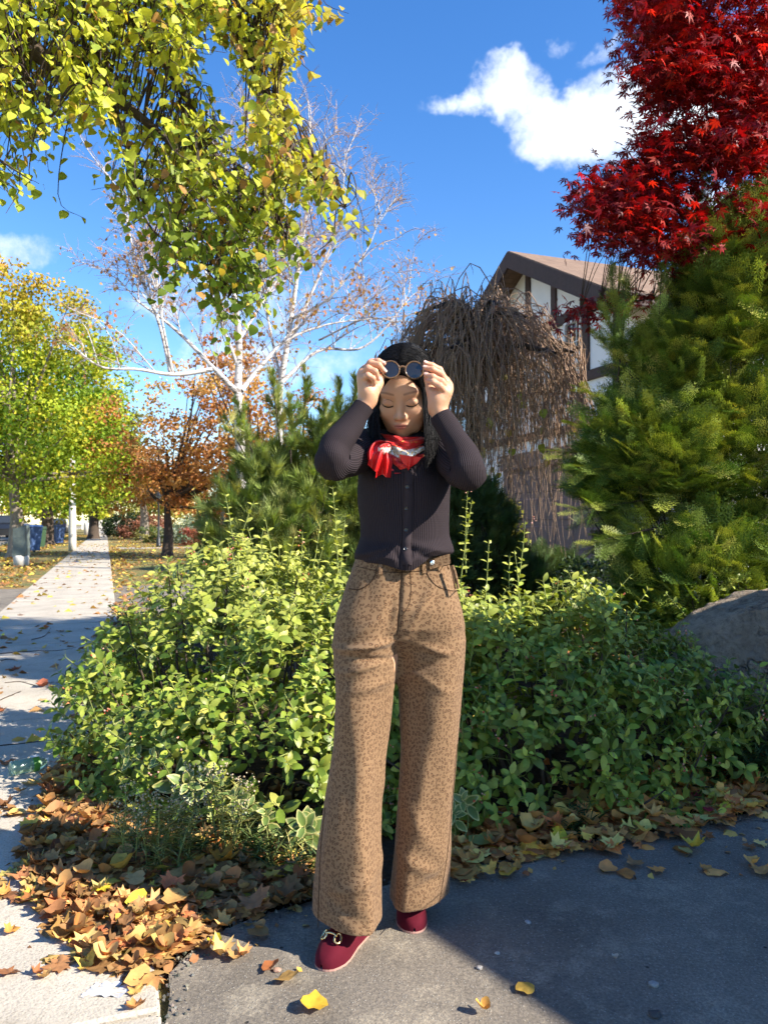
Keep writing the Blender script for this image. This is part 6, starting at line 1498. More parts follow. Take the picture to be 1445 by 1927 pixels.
Vl, Fl, Ul = sleeve(sl_ctrl, [.055, .056, .050, .0455, .040, .034, .0268], seed=1); Vr, Fr, Ur = sleeve(sr_ctrl, [.055, .056, .050, .045, .0385, .0325, .0262], seed=8)
card = obj('cardigan', mesh('cardigan', Vt, Ft, M_knit, True, uv=Ut), woman)
for nm_, (a, b, c_) in (('sleeve', (Vl, Fl, Ul)), ('sleeve', (Vr, Fr, Ur))): obj(nm_, mesh(nm_, a, b, M_knits, True, uv=c_), card)
bt_card = bvh_of(Vt, Ft)
def ribbon(name, pxs, width, th, m_, par, bv, k_=22):
    c = np.array(pxs, float); pp = smooth_path(np.c_[c, np.zeros(len(c))], k_); t_ = unit(np.gradient(pp[:, :2], axis=0)); nr_ = np.c_[-t_[:, 1], t_[:, 0]]
    cols_ = []
    for s_, l_ in ((-1, -.001), (-.92, th), (.92, th), (1, -.001)): cols_.append([onto(bv, a + nx_ * width * s_, b + ny_ * width * s_, l_)[0] for (a, b, _), (nx_, ny_) in zip(pp, nr_)])
    V = np.array(cols_).transpose(1, 0, 2).reshape(-1, 3); F = [(i * 4 + j, i * 4 + j + 1, i * 4 + j + 5, i * 4 + j + 4) for i in range(k_ - 1) for j in range(3)]
    return obj(name, mesh(name, V, F, m_, True), par)
ribbon('neck_band', [(728, 838), (742, 856), (758, 876), (768, 888)], 6.5, .004, M_band, card, bt_card)
ribbon('neck_band', [(806, 842), (793, 860), (780, 876), (771, 890)], 6.5, .0045, M_band, card, bt_card)
ribbon('placket', [(769, 884), (768, 930), (767, 980), (765, 1030), (766, 1062)], 8.5, .004, M_band, card, bt_card, 30)
for (px, py) in [(770, 885), (766, 916), (764, 956), (764, 997), (762, 1034)]:
    b_, bn = onto(bt_card, px, py, .0042)
    MB().lathe([(.0015, .0012), (.0035, .001), (.0046, .0022), (.0055, .0016), (.0056, 0)], b_, 18, bn).build('button', M_btn, card, smooth=True)
seam('neck_label', [(762, 873), (768, 872)], .003, M_white, card, bt_card, .001, 3)

# ---- head (own frame: face towards -y), tilted down and turned a little to the photo's left
HC = np.array([.054, 2.105, 1.511]); HM4 = Matrix.Translation(Vector(HC)) @ Matrix.Rotation(R(-10), 4, 'Z') @ Matrix.Rotation(R(29), 4, 'X')
HMn = np.array(HM4); 
def H2W(p): p = np.asarray(p, float); return p @ HMn[:3, :3].T + HMn[:3, 3]
hf = Field((-.092, -.122, -.15), (.092, .122, .125), .0019)
cran = hf.ell((0, .010, .030), (.0735, .094, .080)); hf.add(cran)
hf.add(hf.ell((0, -.028, -.026), (.0635, .060, .074)), .02)
hf.add(hf.ell((0, -.044, -.074), (.039, .037, .030)), .022)
hf.add(hf.ell((0, -.070, -.091), (.017, .014, .013)), .018)
for s_ in (-1, 1):
    hf.add(hf.ell((s_ * .037, -.051, -.032), (.027, .028, .027)), .02)
    hf.add(hf.cap((s_ * .057, -.01, -.042), (s_ * .033, -.045, -.085), .013, .011), .025)
hf.add(hf.ell((0, -.070, .022), (.050, .017, .016)), .02)
for s_ in (-1, 1): hf.sub(hf.ell((s_ * .031, -.100, -.002), (.019, .015, .012)), .014)
for s_ in (-1, 1): hf.add(hf.ell((s_ * .0315, -.0735, -.003), (.0165, .0140, .0118)), .005)
hf.add(hf.cap((0, -.078, .008), (0, -.0965, -.032), .0062, .0085), .014)
hf.add(hf.ell((0, -.0985, -.037), (.0100, .0105, .0090)), .007)
for s_ in (-1, 1): hf.add(hf.ell((s_ * .0115, -.0905, -.0405), (.0075, .0085, .0070)), .005)
for s_ in (-1, 1): hf.sub(hf.ell((s_ * .0062, -.0975, -.0490), (.0032, .004, .0035)), .003)
hf.add(hf.ell((0, -.072, -.064), (.027, .019, .020)), .014)
ul = hf.ell((0, -.0888, -.0612), (.0190, .0060, .0040)); ll = hf.ell((0, -.0878, -.0695), (.0165, .0066, .0050)); hf.add(ul, .004); hf.add(ll, .004)
hf.sub(hf.ell((0, -.0955, -.0652), (.0185, .004, .0009)), .002)
for s_ in (-1, 1):
    e_ = hf.ell((s_ * .0735, .010, -.010), (.0075, .017, .029)); hf.add(e_, .006)
nk = hf.cap((0, .022, -.05), (0, .060, -.16), .050, .052); hf.add(nk, .03)
Vh, Fh = hf.mesh()
lip = np.exp(-(Vh[:, 0] / .0195) ** 4) * np.exp(-((Vh[:, 2] + .0652) / (.0085 * np.clip(1.05 - (np.abs(Vh[:, 0]) / .021) ** 2, .05, 1))) ** 4) * (Vh[:, 1] < -.07)
blush = .35 * sum(np.exp(-((Vh[:, 0] - s_ * .038) ** 2 + (Vh[:, 2] + .032) ** 2) / .018 ** 2) for s_ in (-1, 1)) * (Vh[:, 1] < -.02)
xx = np.abs(Vh[:, 0]); bz = .0225 + .0040 * np.sin(np.clip((xx - .012) / .042, 0, 1) * 2.2) - .0005
brow = np.exp(-((Vh[:, 2] - bz) / np.interp(xx, [.012, .025, .055], [.0030, .0036, .0018])) ** 4) * ((xx > .0125) & (xx < .055)) * (Vh[:, 1] < -.04)
lidd = sum(np.exp(-(((Vh[:, 0] - s_ * .0315) / .017) ** 2 + ((Vh[:, 2] + .002) / .009) ** 2)) for s_ in (-1, 1)) * (Vh[:, 1] < -.05)
colh = SKIN * np.ones((len(Vh), 1)); colh = colh * (1 - .12 * lidd[:, None] * np.array([.6, 1, 1.1])); colh = colh * (1 - blush[:, None] * .3) + np.array([.66, .33, .25]) * blush[:, None] * .3
colh = colh * (1 - lip[:, None] * .8) + np.array([.40, .12, .105]) * lip[:, None] * .8; colh = colh * (1 - brow[:, None] * .62) + np.array([.05, .03, .025]) * brow[:, None] * .62
bt_head = bvh_of(Vh, Fh)
def facept(x, z_, lift=0.0):
    h = bt_head.ray_cast(Vector((x, -.2, z_)), Vector((0, 1, 0))); return np.array([x, h[0][1] - lift if h[0] else -.08, z_])
lash = []
for s_ in (-1, 1):
    pp = [facept(s_ * x, z_, .0012) for x, z_ in ((.0165, -.0090), (.022, -.0118), (.030, -.0135), (.038, -.0125), (.0445, -.0095), (.049, -.0062))]; lash.append(smooth_path(pp, 14))
    pp = [facept(s_ * x, z_, .0002) for x, z_ in ((.018, .0015), (.025, .0065), (.033, .0075), (.042, .0045))]; lash.append(smooth_path(pp, 10))
mouth = smooth_path([facept(x, z_, .0003) for x, z_ in ((-.0185, -.0662), (-.009, -.0650), (0, -.0658), (.009, -.0650), (.0185, -.0662))], 14)

# ---- hands: each finger a chain of bones; smooth union makes one skin
def hand(wrist, cuff_in, palm, fingers, thumb, lo, hi):
    h_ = Field(lo, hi, .0019)
    h_.add(h_.cap(cuff_in, wrist, .0235, .0205))
    for (a, b, ra, rb) in palm: h_.add(h_.cap(a, b, ra, rb), .014)
    for ch in fingers:
        fs = None
        for a, b, ra, rb in zip(ch[0][:-1], ch[0][1:], ch[1][:-1], ch[1][1:]):
            d_ = h_.cap(a, b, ra, rb); fs = d_ if fs is None else smin(fs, d_, .004)
        h_.add(fs, .0035)
    fs = None
    for a, b, ra, rb in zip(thumb[0][:-1], thumb[0][1:], thumb[1][:-1], thumb[1][1:]):
        d_ = h_.cap(a, b, ra, rb); fs = d_ if fs is None else smin(fs, d_, .006)
    h_.add(fs, .006)
    return h_.mesh()
Q = P
fr_ = [.0092, .0085, .0076, .0062]
# photo-left hand (her right)
wl_ = Q(692, 752, 1.968); ci = Q(678, 776, 1.962)
knL = [Q(690, 694, 1.985), Q(684, 699, 1.972), Q(681, 706, 1.962), Q(682, 714, 1.955)]
palmL = [(wl_, knL[0], .017, .0125), (wl_, knL[1], .017, .0125), (wl_, knL[2], .016, .012), (wl_, knL[3], .015, .011), (Q(697, 742, 1.96), Q(708, 728, 1.965), .017, .0135), (Q(690, 735, 1.955), Q(690, 712, 1.965), .014, .012)]
fingL = [([knL[0], Q(700, 681, 1.985), Q(712, 680, 1.975), Q(722, 684, 1.972)], fr_), ([knL[1], Q(697, 683, 1.960), Q(713, 687, 1.950), Q(723, 698, 1.957)], fr_), ([knL[2], Q(693, 693, 1.942), Q(706, 699, 1.938), Q(712, 712, 1.948)], fr_), ([knL[3], Q(692, 706, 1.932), Q(702, 712, 1.934), Q(704, 722, 1.945)], [.0083, .0076, .0068, .0056])]
thL = ([Q(702, 740, 1.965), Q(713, 722, 1.975), Q(717, 708, 1.982), Q(722, 697, 1.985)], [.0135, .0110, .0098, .0075])
VL, FL = hand(wl_, ci, palmL, fingL, thL, np.min([ci, Q(670, 676, 1.9)], 0) - [.03, .02, .03], np.max([wl_, Q(726, 676, 2.02)], 0) + [.02, .03, .02])
# photo-right hand (her left)
wr2 = Q(823, 768, 1.968); ci2 = Q(836, 795, 1.962)
knR = [Q(838, 717, 1.985), Q(843, 725, 1.972), Q(843, 733, 1.962), Q(840, 740, 1.955)]
palmR = [(wr2, knR[0], .017, .0125), (wr2, knR[1], .017, .0125), (wr2, knR[2], .016, .012), (wr2, knR[3], .015, .011), (Q(819, 757, 1.96), Q(812, 738, 1.965), .016, .0125), (Q(826, 750, 1.955), Q(832, 735, 1.96), .014, .012)]
fingR = [([knR[0], Q(827, 696, 1.985), Q(813, 688, 1.978), Q(800, 683, 1.975)], fr_), ([knR[1], Q(830, 704, 1.962), Q(814, 695, 1.955), Q(800, 692, 1.960)], fr_), ([knR[2], Q(831, 718, 1.945), Q(814, 709, 1.942), Q(802, 706, 1.950)], fr_), ([knR[3], Q(828, 727, 1.935), Q(815, 719, 1.936), Q(806, 716, 1.946)], [.0083, .0076, .0068, .0056])]
thR = ([Q(815, 752, 1.965), Q(809, 731, 1.975), Q(806, 716, 1.982), Q(801, 702, 1.985)], [.0130, .0108, .0098, .0075])
VR, FR = hand(wr2, ci2, palmR, fingR, thR, np.min([Q(796, 690, 1.9), ci2], 0) - [.02, .02, .03], np.max([Q(850, 676, 2.02), ci2], 0) + [.02, .03, .02])
def handcol(V, tips):
    c = SKIN * np.array([1.03, .98, .95]) * np.ones((len(V), 1))
    for t in tips:
        g = np.exp(-(((V - t) ** 2).sum(1)) / .013 ** 2)[:, None]; c = c * (1 - .45 * g) + np.array([.68, .32, .22]) * .45 * g
    return c
cL = handcol(VL, [ch[0][-1] for ch in fingL] + [ch[0][1] for ch in fingL] + [thL[0][-1]]); cR = handcol(VR, [ch[0][-1] for ch in fingR] + [ch[0][1] for ch in fingR] + [thR[0][-1]])
# forearms, upper arms, neck, trunk and legs run on under the clothes so the body is one figure
hid = [smooth_path(sl_ctrl[1:], 20)[:19], smooth_path(sr_ctrl[1:], 20)[:19], np.array([H2W((0, .04, -.13)), (.05, 2.15, 1.33), (.05, 2.14, 1.1), (.04, 2.14, .9)]), np.array([(.0, 2.13, .9), P(685, 1430, 2.09), P(660, 1700, 2.08), P(658, 1765, 2.085)]), np.array([(.08, 2.15, .9), P(806, 1430, 2.17), P(778, 1680, 2.2), P(776, 1730, 2.215)])]
hr = [np.linspace(.038, .021, 19), np.linspace(.038, .021, 19), np.array([.05, .06, .07, .08]), np.array([.06, .05, .035, .032]), np.array([.06, .05, .035, .032])]
Vx, Fx = tubes(hid, hr, 12)
Vb = [H2W(Vh), VL, VR, Vx]; Fb = []; b = 0
for v_, f_ in zip(Vb, (Fh, FL, FR, Fx)): Fb.append(f_ + b); b += len(v_)
body = obj('body', mesh('body', np.vstack(Vb), np.vstack(Fb), M_skin, True, np.vstack([colh, cL, cR, SKIN * np.ones((len(Vx), 1))])), woman)
V, F = tubes([H2W(l) for l in lash], [np.r_[.0005, np.full(12, .0015), .0007] if len(l) == 14 else np.full(len(l), .00045) for l in lash], 5); obj('eyelashes', mesh('eyelashes', V, F, M_lash, True), body)
V, F = tubes([H2W(mouth)], [np.full(14, .0006)], 5); obj('mouth_line', mesh('mouth_line', V, F, simple('lip shadow line', (.16, .04, .035), .6), True), body)
# finger nails on the back of each fingertip
M_nail = simple('finger nail', (.72, .46, .37), .25, .5, var=.05)
for chs, sgn in ((fingL, 1), (fingR, -1)):
    for ch in chs[:3]:
        a_, b_ = ch[0][-2], ch[0][-1]; d_ = unit(b_ - a_); back_ = unit(np.array([0, -.75, .65])); back_ = unit(back_ - d_ * (back_ @ d_)); s_ = np.cross(d_, back_)
        c_ = b_ + d_ * .0005 + back_ * .0056; V = []; F = []
        for i_ in range(6):
            for j_ in range(5):
                u_ = i_ / 5; v_ = j_ / 4 * 2 - 1; w_ = .0046 * (1 - .35 * abs(u_ - .45)); V.append(c_ + d_ * (u_ - .55) * .0105 + s_ * v_ * w_ + back_ * (.0012 - .0020 * v_ * v_))
        F = [(i_ * 5 + j_, i_ * 5 + j_ + 1, (i_ + 1) * 5 + j_ + 1, (i_ + 1) * 5 + j_) for i_ in range(5) for j_ in range(4)]
        obj('nail', mesh('nail', V, F, M_nail, True), body)

# ---- hair: a cap plus fine strands that part in the middle and hang straight
cf_ = Field((-.10, -.125, -.10), (.10, .135, .135), .0028)
cf_.add(cf_.ell((0, .012, .032), (.0790, .0995, .0865))); cf_.add(cf_.ell((0, .045, -.035), (.068, .066, .075)), .03)
cf_.sub(cf_.ell((.004, -.118, -.020), (.066, .084, .106)), .008)
Vc, Fc = cf_.mesh()
hair = obj('hair', mesh('hair', H2W(Vc), Fc, simple('matte black hair base', (.008, .007, .007), .85, .05), True), woman)
lines_, rad_ = [], []
for i in range(3600):
    sd_ = -1 if i % 2 else 1; ph = rng.beta(1.0, 1.1) * 150 - 58          # 0 = straight to the side, -58 = towards the face, +92 = back
    y0 = np.interp(ph, [-58, 0, 92], [-.058, -.01, .06]) + rng.normal(0, .008); a = math.radians(ph); lay = rnd(.0, 1.0)
    rr_ = np.array([.0795, .100, .087]) + .0075 * lay
    pts_ = []; px0 = rng.normal(0, .0035) + .004
    for th in np.linspace(.06, 1.72, 11):
        x = sd_ * rr_[0] * math.sin(th) * math.cos(a) ** .5 if abs(ph) < 90 else 0
        yv = .012 + (y0 - .012) * max(0, 1 - th / 1.3) + rr_[1] * math.sin(th) * math.sin(a) * min(1, th / 1.2) * .92
        # stay on the ellipsoid
        zz = 1 - (x / rr_[0]) ** 2 - ((yv - .012) / rr_[1]) ** 2
        zv = .032 + rr_[2] * (math.sqrt(zz) if zz > 0 else 0) * (1 if th < 1.57 else -1) if th < 1.57 else -.005 - (th - 1.57) * .09
        pts_.append((x + sd_ * .0005 + px0 * max(0, 1 - th), yv, min(zv, .032 + rr_[2])))
    pw_ = H2W(np.array(pts_)); end = pw_[-1].copy(); ln = (rnd(.085, .205) if ph < 40 else rnd(.08, .19)) * (1.0 - .12 * rnd(0, 1))
    fwd = np.interp(ph, [-58, 10, 60, 92], [-.035, -.02, .03, .05]); outw = sd_ * np.interp(ph, [-58, 0, 92], [.004, .014, 0])
    clump = vnoise(np.array([[sd_ * 3.0 + ph * .16, 2.2, 1.0]]))[0]
    for t in np.linspace(.2, 1, 7):
        pts2 = end + np.array([outw * math.sin(t * 2.6) + rng.normal(0, .0012) + .010 * clump * t, fwd * t + .006 * clump * t, -ln * t]); pw_ = np.vstack([pw_, pts2])
    pw_ = pw_ + rng.normal(0, .0007, pw_.shape); lines_.append(pw_); rad_.append(np.r_[np.linspace(.0007, .0010, 12), np.linspace(.0010, .00025, len(pw_) - 12)])
# flyaway strands and short wisps along the hairline
for i in range(420):
    l0 = lines_[rng.integers(3600)]; k0 = rng.integers(2, 16); seg_ = l0[k0:k0 + 8].copy()
    if len(seg_) < 4: continue
    outd = unit(seg_ - HC); g_ = np.linspace(0, 1, len(seg_))[:, None] ** 1.4
    seg_ += outd * g_ * rnd(.004, .022) + rng.normal(0, 1, 3) * g_ * .010; lines_.append(seg_); rad_.append(np.full(len(seg_), .00042))
for i in range(260):
    a = rnd(-1.25, 1.25); r0 = np.array([.004 + .066 * math.sin(a), 0, -.020 + .106 * math.cos(a) * .93])
    zc = 1 - (r0[0] / .0795) ** 2 - ((r0[2] - .032) / .087) ** 2
    if zc <= .02 or r0[2] < .0: continue
    y_ = .012 - .0985 * math.sqrt(zc); p0_ = np.array([r0[0], y_, r0[2]])
    dirv_ = np.array([math.copysign(.6, r0[0] + 1e-6) * rnd(.4, 1.2), rnd(.05, .3), rnd(-.7, .6)]); ln_ = rnd(.012, .035)
    pth = np.array([p0_ + dirv_ * ln_ * t + np.array([0, -.004 * math.sin(t * 3), 0]) for t in np.linspace(0, 1, 6)]); lines_.append(H2W(pth)); rad_.append(np.linspace(.0006, .0003, 6))
V, F = tubes(lines_, rad_, 3); obj('strands', mesh('strands', V, F, M_hair, True), hair, kind='stuff')

# ---- scarf: folded silk wound round the neck, knotted at the photo-left side with two tails
nkc = np.array([.055, 2.118, 0]); segs, rws = 90, 44; V = np.zeros((rws, segs, 3)); U_ = np.zeros((rws, segs, 2))
for r0 in range(rws):
    t = r0 / (rws - 1); zt_ = 1.382 - .068 * t
    for k_ in range(segs):
        a = 2 * math.pi * k_ / segs; fr0 = max(0, -math.sin(a))                      # 1 at the front
        fo_ = .0055 * math.sin(t * 21 + math.sin(a * 2 + .6) * 2.4 + 1.1 * math.sin(a * 5)) + .002 * math.sin(t * 47 + a * 4); rx_ = .062 + .020 * t + fo_; ry_ = .065 + .018 * t + fo_ * 1.1
        zz = zt_ - fr0 ** 3 * t * .030 + .008 * math.sin(a * 3 + t * 5) * t + .03 * (1 - fr0) * (1 - t) * .5 + .012 * math.cos(a) * (t - .3)
        V[r0, k_] = (nkc[0] + rx_ * math.cos(a), nkc[1] + ry_ * math.sin(a) - fr0 ** 2 * .012 * math.sin(t * 3.1), zz); U_[r0, k_] = (min(k_, segs - k_) / segs * 5 + .1, t)
i = np.arange(rws - 1)[:, None] * segs; j = np.arange(segs)[None]; F = np.stack([i + j, i + (j + 1) % segs, i + segs + (j + 1) % segs, i + segs + j], -1).reshape(-1, 4)
scarf = obj('scarf', mesh('scarf', V.reshape(-1, 3), F, M_scarf, True, uv=U_.reshape(-1, 2)), woman)
def cloth_strip(ctrl, widths, name, m_, wave=.012, k_=22, c_=13, seed=0, face=(0, -1, 0), th=.0):
    path = smooth_path(ctrl, k_); t_ = unit(np.gradient(path, axis=0)); s_ = unit(np.cross(t_, np.array(face, float))); nn_ = np.cross(s_, t_)
    w_ = np.interp(np.linspace(0, 1, k_), np.linspace(0, 1, len(widths)), widths); V = []; uvs = []
    for i_ in range(k_):
        for j_ in range(c_):
            u_ = j_ / (c_ - 1) * 2 - 1; gr = i_ / (k_ - 1)
            V.append(path[i_] + s_[i_] * u_ * w_[i_] + nn_[i_] * (wave * math.sin(u_ * 4.2 + seed + gr * 1.5) * (.4 + gr) + .35 * wave * math.sin(u_ * 9 + seed * 2)) - t_[i_] * .0 + np.array([0, 0, .010 * u_ * u_ * gr * math.cos(seed)])); uvs.append((u_ * .5 + .5, .02 + gr * .1))
    F = [(i_ * c_ + j_, i_ * c_ + j_ + 1, (i_ + 1) * c_ + j_ + 1, (i_ + 1) * c_ + j_) for i_ in range(k_ - 1) for j_ in range(c_ - 1)]
    return obj(name, mesh(name, V, F, m_, True, uv=np.array(uvs)), scarf)
kn = P(722, 846, 1.995)
cloth_strip([P(735, 838, 2.02), kn, P(714, 862, 1.985), P(706, 886, 1.99)], [.010, .012, .024, .021], 'tail', M_red, .010, seed=.4)
cloth_strip([P(735, 838, 2.02), kn + [.004, .006, 0], P(724, 866, 1.99), P(721, 895, 2.0)], [.010, .011, .019, .019], 'tail', M_red, .009, seed=2.1)
cloth_strip([P(728, 840, 2.03), P(712, 838, 2.01), P(704, 852, 2.0), P(703, 868, 2.0)], [.012, .016, .018, .012], 'tail', M_red, .008, seed=4.0)
ks = Field(kn - .03, kn + .03, .0022); ks.add(ks.ell(kn, (.017, .014, .013))); ks.add(ks.ell(kn + [.008, 0, .008], (.012, .012, .010)), .008)
kp = ks.P.reshape(-1, 3).astype(float); ks.f = ks.f - (.0025 * vnoise(kp * 70)).reshape(ks.f.shape).astype(np.float32)
V, F = ks.mesh(); obj('knot', mesh('knot', V, F, M_scarf, True, uv=np.c_[V[:, 0] * 30, (V[:, 2] - kn[2]) * 12 + .5]), scarf)
# front point of the scarf with a light badge
cloth_strip([P(772, 858, 2.005), P(770, 872, 2.01), P(768, 884, 2.015)], [.030, .020, .004], 'front_point', M_red, .003, seed=1.0)

# ---- shoes
def shoe(toe, heel, lab, bit=False):
    toe, heel = np.array(toe, float), np.array(heel, float); d_ = unit(toe - heel); L_ = np.linalg.norm(toe - heel); s_ = np.array([-d_[1], d_[0], 0]); 
    ys = np.r_[0, .03, .08, .18, .3, .45, .58, .7, .8, .88, .94, .975, .993, 1.0]; hwid = np.array([.004, .020, .028, .032, .033, .034, .039, .043, .042, .036, .028, .019, .010, .003]); hh = np.array([.03, .045, .052, .055, .056, .062, .068, .060, .050, .042, .034, .026, .018, .012])
    an = np.linspace(0, math.pi, 25); V = []
    for y_, w_, h_ in zip(ys, hwid, hh):
        for a in an: V.append(heel + d_ * L_ * y_ + s_ * w_ * np.sign(math.cos(a)) * abs(math.cos(a)) ** .75 + np.array([0, 0, .0225 + h_ * math.sin(a) ** .8 * (1 if True else 1)]))
    m_ = len(an); F = [(i_ * m_ + j_, i_ * m_ + j_ + 1, (i_ + 1) * m_ + j_ + 1, (i_ + 1) * m_ + j_) for i_ in range(len(ys) - 1) for j_ in range(m_ - 1)]
    sh = obj('shoe', mesh('shoe', V, F, M_velvet, True), woman); sh['label'] = lab
    ol = [heel + d_ * L_ * y_ + s_ * (w_ + .0012) for y_, w_ in zip(ys, hwid)] + [heel + d_ * L_ * y_ - s_ * (w_ + .0012) for y_, w_ in zip(ys[::-1], hwid[::-1])]
    MB().prism([(p[0], p[1]) for p in ol], .0185, .0235).build('sole', M_sole, sh)
    if bit:
        def S_(y_, x_, z_): return heel + d_ * L_ * y_ + s_ * x_ + np.array([0, 0, z_])
        g = []
        for sx in (-1, 1):
            g.append(smooth_path([S_(.84, sx * .016, .078), S_(.83, sx * .024, .074), S_(.79, sx * .027, .077), S_(.75, sx * .023, .086), S_(.755, sx * .016, .090), S_(.80, sx * .012, .086), S_(.84, sx * .016, .078)], 18))
        g.append(smooth_path([S_(.79, -.016, .087), S_(.785, -.006, .090), S_(.785, .006, .090), S_(.79, .016, .087)], 10))
        V, F = tubes(g, [.0028, .0028, .0032], 8); obj('horsebit', mesh('horsebit', V, F, M_gold, True), sh)
shoe((-.158, 1.945, 0), (-.052, 2.158, 0), 'burgundy velvet front shoe with gold horsebit', True)
shoe((.084, 2.122, 0), (.064, 2.357, 0), 'burgundy velvet back shoe half under the hem', True)

# ------------------------------------------------------------------ sunglasses held above her forehead
gl_c = P(757, 696, 1.975); gl = empty('sunglasses', gl_c, 'round sunglasses with translucent tan frame held up on the woman\'s hair', 'sunglasses')
gx = unit([1, .05, -.01]); gn = unit([.05, -1, .12]); gn = unit(gn - gx * (gn @ gx)); gz = np.cross(gn, gx) * -1; gz = gz if gz[2] > 0 else -gz
M_frame, n = mat('translucent tan acetate'); fin(M_frame, n, Base_Color=(.22, .12, .05), Roughness=.2, Transmission_Weight=.4, Specular_IOR_Level=.6)
M_lens, n = mat('dark lens'); fin(M_lens, n, Base_Color=(.02, .018, .016), Roughness=.03, Specular_IOR_Level=.8, Transmission_Weight=.25)
def gp(x, z_, y_=0.0): return gl_c + gx * x + gz * z_ - gn * y_
for s_ in (-1, 1):
    ths = np.linspace(0, 2 * math.pi, 41)[:-1]; rx_ = .0228; rz_ = .0212
    out_ = np.array([gp(s_ * .0305 + rx_ * math.cos(t), rz_ * math.sin(t) - .001 + (.0025 if math.sin(t) > .3 else 0) * math.sin(t)) for t in ths])
    loopp = np.vstack([out_, out_[:1]])
    V, F = tubes([loopp], [.0021], 8); obj('rim', mesh('rim', V, F, M_frame, True), gl)
    v = [gp(s_ * .0305, -.001, -.0015)] + [gp(s_ * .0305 + rx_ * math.cos(t), rz_ * math.sin(t) - .001, .0) for t in ths]; f_ = [(0, 1 + k_, 1 + (k_ + 1) % 40) for k_ in range(40)]
    v2 = [np.array(q) - gn * .0018 for q in v]; f_ = f_ + [(41, 41 + 1 + (k_ + 1) % 40, 41 + 1 + k_) for k_ in range(40)]
    obj('lens', mesh('lens', v + v2, f_, M_lens, True), gl)
    hinge = gp(s_ * .0565, .008); V, F = tubes([np.array([gp(s_ * .0515, .009), hinge, hinge + gx * s_ * .006 - gn * .006])], [.0036], 6); obj('end_piece', mesh('end_piece', V, F, M_frame, True), gl)
    tp = smooth_path([hinge + gx * s_ * .006 - gn * .006, hinge + gx * s_ * .012 - gn * .06, hinge + gx * s_ * .010 - gn * .12 - gz * .005, hinge + gx * s_ * .006 - gn * .145 - gz * .03], 14)
    V, F = tubes([tp], [.0028], 6); obj('temple', mesh('temple', V, F, M_frame, True), gl)
V, F = tubes([smooth_path([gp(-.009, .005), gp(-.004, .0085), gp(.004, .0085), gp(.009, .005)], 8)], [.0030], 6); obj('bridge', mesh('bridge', V, F, M_frame, True), gl)
# ------------------------------------------------------------------ small things on the ground
# plastic bottle lying on the sidewalk
M_pet, n = mat('clear green plastic'); fin(M_pet, n, Base_Color=(.50, .68, .50), Roughness=.15, Transmission_Weight=.6, IOR=1.35, Specular_IOR_Level=.6)
bc, bc2 = G(20, 1447, .055), G(92, 1432, .055); ax = unit(bc2 - bc); ax[2] = 0; bl = np.linalg.norm(bc2 - bc)
bot = empty('plastic_bottle', (bc + bc2) / 2 * np.array([1, 1, 0]), 'clear green plastic bottle lying on the sidewalk', 'bottle')
prof = [(.006, 0), (.026, 0), (.031, .006)]
for i in range(9): prof += [(.032, .012 + i * .0125), (.0295, .018 + i * .0125)]
prof += [(.032, .128), (.032, .168), (.031, .176), (.024, .198), (.014, .212), (.0125, .222)]
k_ = bl / .235
MB().lathe([(r_ * 1.05, h_ * k_) for r_, h_ in prof], bc + [0, 0, -.001], 28, ax).build('body', M_pet, bot, smooth=True)
MB().lathe([(.0348, .130 * k_), (.0350, .132 * k_), (.0350, .166 * k_), (.0348, .168 * k_)], bc + [0, 0, -.001], 28, ax).build('label', simple('green label', (.10, .30, .04), .4, .4, var=.3, scale=30), bot, smooth=True)
MB().lathe([(.0165, .222 * k_), (.0165, .24 * k_)], bc + [0, 0, -.001], 20, ax).build('cap', M_white, bot, smooth=True)
sd_ = unit(np.cross(ax, [0, 0, 1])); a0 = bc + ax * .149 * k_
MB().box(a0 + np.array([0, 0, .0352]) , (.036, .030, .0012), Matrix((tuple(ax), tuple(np.cross([0, 0, 1], ax)), (0, 0, 1))).transposed()).build('price_sticker', M_white, bot)

# crumpled paper scrap
px_, py_ = 205, 1866; c0 = G(px_, py_, .024); gx_, gy_ = 16, 12; V = []
for i in range(gx_):
    for j in range(gy_):
        u_, v_ = i / (gx_ - 1) - .5, j / (gy_ - 1) - .5; q = np.array([c0[0] + u_ * .10 + v_ * .02, c0[1] + v_ * .055, 0]); V.append((q[0], q[1], .024 + .010 * abs(vnoise(np.array([[u_ * 4, v_ * 4, 1.0]]))[0]) + .0015 * vnoise(np.array([[u_ * 13, v_ * 13, 4.0]]))[0]))
F = [(i * gy_ + j, (i + 1) * gy_ + j, (i + 1) * gy_ + j + 1, i * gy_ + j + 1) for i in range(gx_ - 1) for j in range(gy_ - 1)]
obj('paper_scrap', mesh('paper_scrap', V, F, simple('white paper', (.50, .50, .53), .9, .1, var=.08), True), None, label='crumpled white paper scrap at the bottom end of the leaf pile', cat='paper')

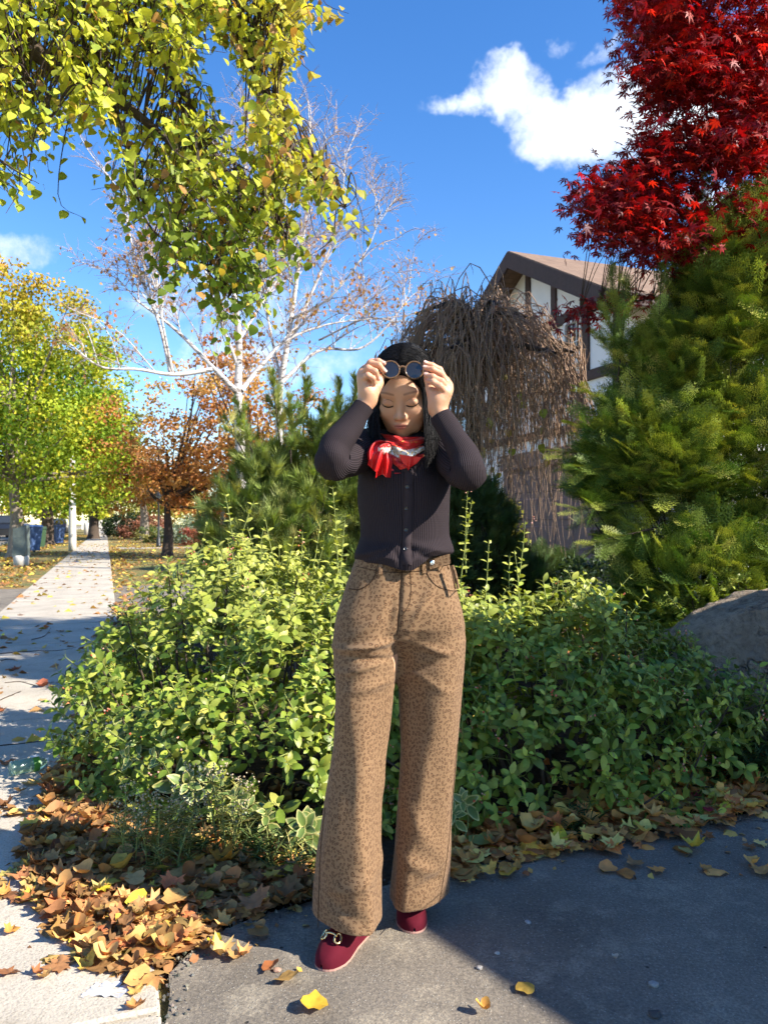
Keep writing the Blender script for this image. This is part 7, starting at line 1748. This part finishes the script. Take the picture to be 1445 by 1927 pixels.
# fallen twigs on the sidewalk
tws = [([(0, 1230), (60, 1225), (110, 1224), (143, 1218)], 'long thin twig lying across the shaded sidewalk'), ([(10, 1285), (40, 1283), (75, 1291), (102, 1283)], 'bent thin twig beside the dark red leaf'), ([(0, 1403), (50, 1398), (85, 1394)], 'straight thin twig above the bottle'), ([(60, 1204), (85, 1196), (97, 1181)], 'short dark twig near the far end of the shaded sidewalk'), ([(0, 1318), (22, 1308), (40, 1300)], 'curved thin twig in the sunny streak at the left edge'), ([(2, 1243), (20, 1240), (34, 1244)], 'tiny curved twig at the left edge of the sidewalk'),
       ([(975, 1600), (1020, 1578), (1075, 1562)], 'pale dry stalk at the edge of the right hand leaf drift')]
for pp, lab in tws:
    c_ = np.array([G(a, b_, .027) for a, b_ in pp]); path = smooth_path(c_, 16); path[:, 2] += .002 * vnoise(path * 30)
    side = [np.array([path[k2], path[k2] + unit(path[k2 + 1] - path[k2]) * .04 + np.array([.018, .02, .002])]) for k2 in (5, 10)]
    V, F = tubes([path] + [np.array([s0[0], (s0[0] + s0[1]) / 2 + [.003, 0, 0], s0[1]]) for s0 in side], [(.0042, .0015)] + [(.0018, .0008)] * 2, 5)
    obj('fallen_twig', mesh('fallen_twig', V, F, M_bark, True), None, label=lab, cat='twig', group='twigs on the ground')

# grit and pebbles: a few loose stones, crumbs of asphalt
st = [((993, 1737), .008, (.32, .32, .33), 'small pale pebble on the shaded asphalt right of the woman'), ((935, 1795), .006, (.42, .40, .36), 'pale pebble just inside the sunlit asphalt'), ((902, 1823), .007, (.42, .38, .33), 'tan pebble on the sunlit asphalt'), ((522, 1828), .009, (.4, .25, .18), 'tiny reddish stone on the asphalt near the front shoe'), ((1230, 1855), .010, (.3, .29, .27), 'grey stone on the shaded asphalt at lower right'), ((1232, 1912), .012, (.08, .075, .07), 'dark asphalt crumb at the bottom right')]
for (sp_, r_, c_, lab) in st:
    bm = bmesh.new(); bmesh.ops.create_icosphere(bm, subdivisions=2, radius=1); pp = np.array([v_.co[:] for v_ in bm.verts]); pp *= (1 + .35 * vnoise(pp * 1.7 + sp_[0]))[:, None]; q = G(sp_[0], sp_[1], .018)
    for v_, a in zip(bm.verts, pp): v_.co = a * np.array([r_ * 1.2, r_, r_ * .6]) + q + np.array([0, 0, r_ * .4])
    me = bpy.data.meshes.new('pebble'); bm.to_mesh(me); bm.free(); me.materials.append(simple('stone', c_, .85, .2, var=.2, scale=60)); obj('pebble', me, None, label=lab, cat='pebble', group='pebbles on the asphalt')
edge_pts = np.array([p for p in edge if 1.6 < p[1] < 3.4]); idx = rng.integers(0, len(edge_pts), 700)
cp = edge_pts[idx] + rng.normal(0, .025, (700, 3)) * [1, 1, 0]; cp[:, 2] = .016 + rng.random(700) * .006
bv = np.array([(1, 0, 0), (-1, 0, 0), (0, 1, 0), (0, -1, 0), (0, 0, 1), (0, 0, -1.)]); bf = np.array([(0, 2, 4), (2, 1, 4), (1, 3, 4), (3, 0, 4), (2, 0, 5), (1, 2, 5), (3, 1, 5), (0, 3, 5)])
V, F, C = scatter(bv, bf, cp, basis(rdir(700), rdir(700)), rng.uniform(.002, .008, 700), palette([(.10, .095, .09), (.16, .15, .13), (.28, .25, .2)], 700))
obj('asphalt_crumbs', mesh('asphalt_crumbs', V, F, M_dry, False, C), None, label='loose asphalt crumbs along the ragged driveway edge', cat='gravel', kind='stuff')
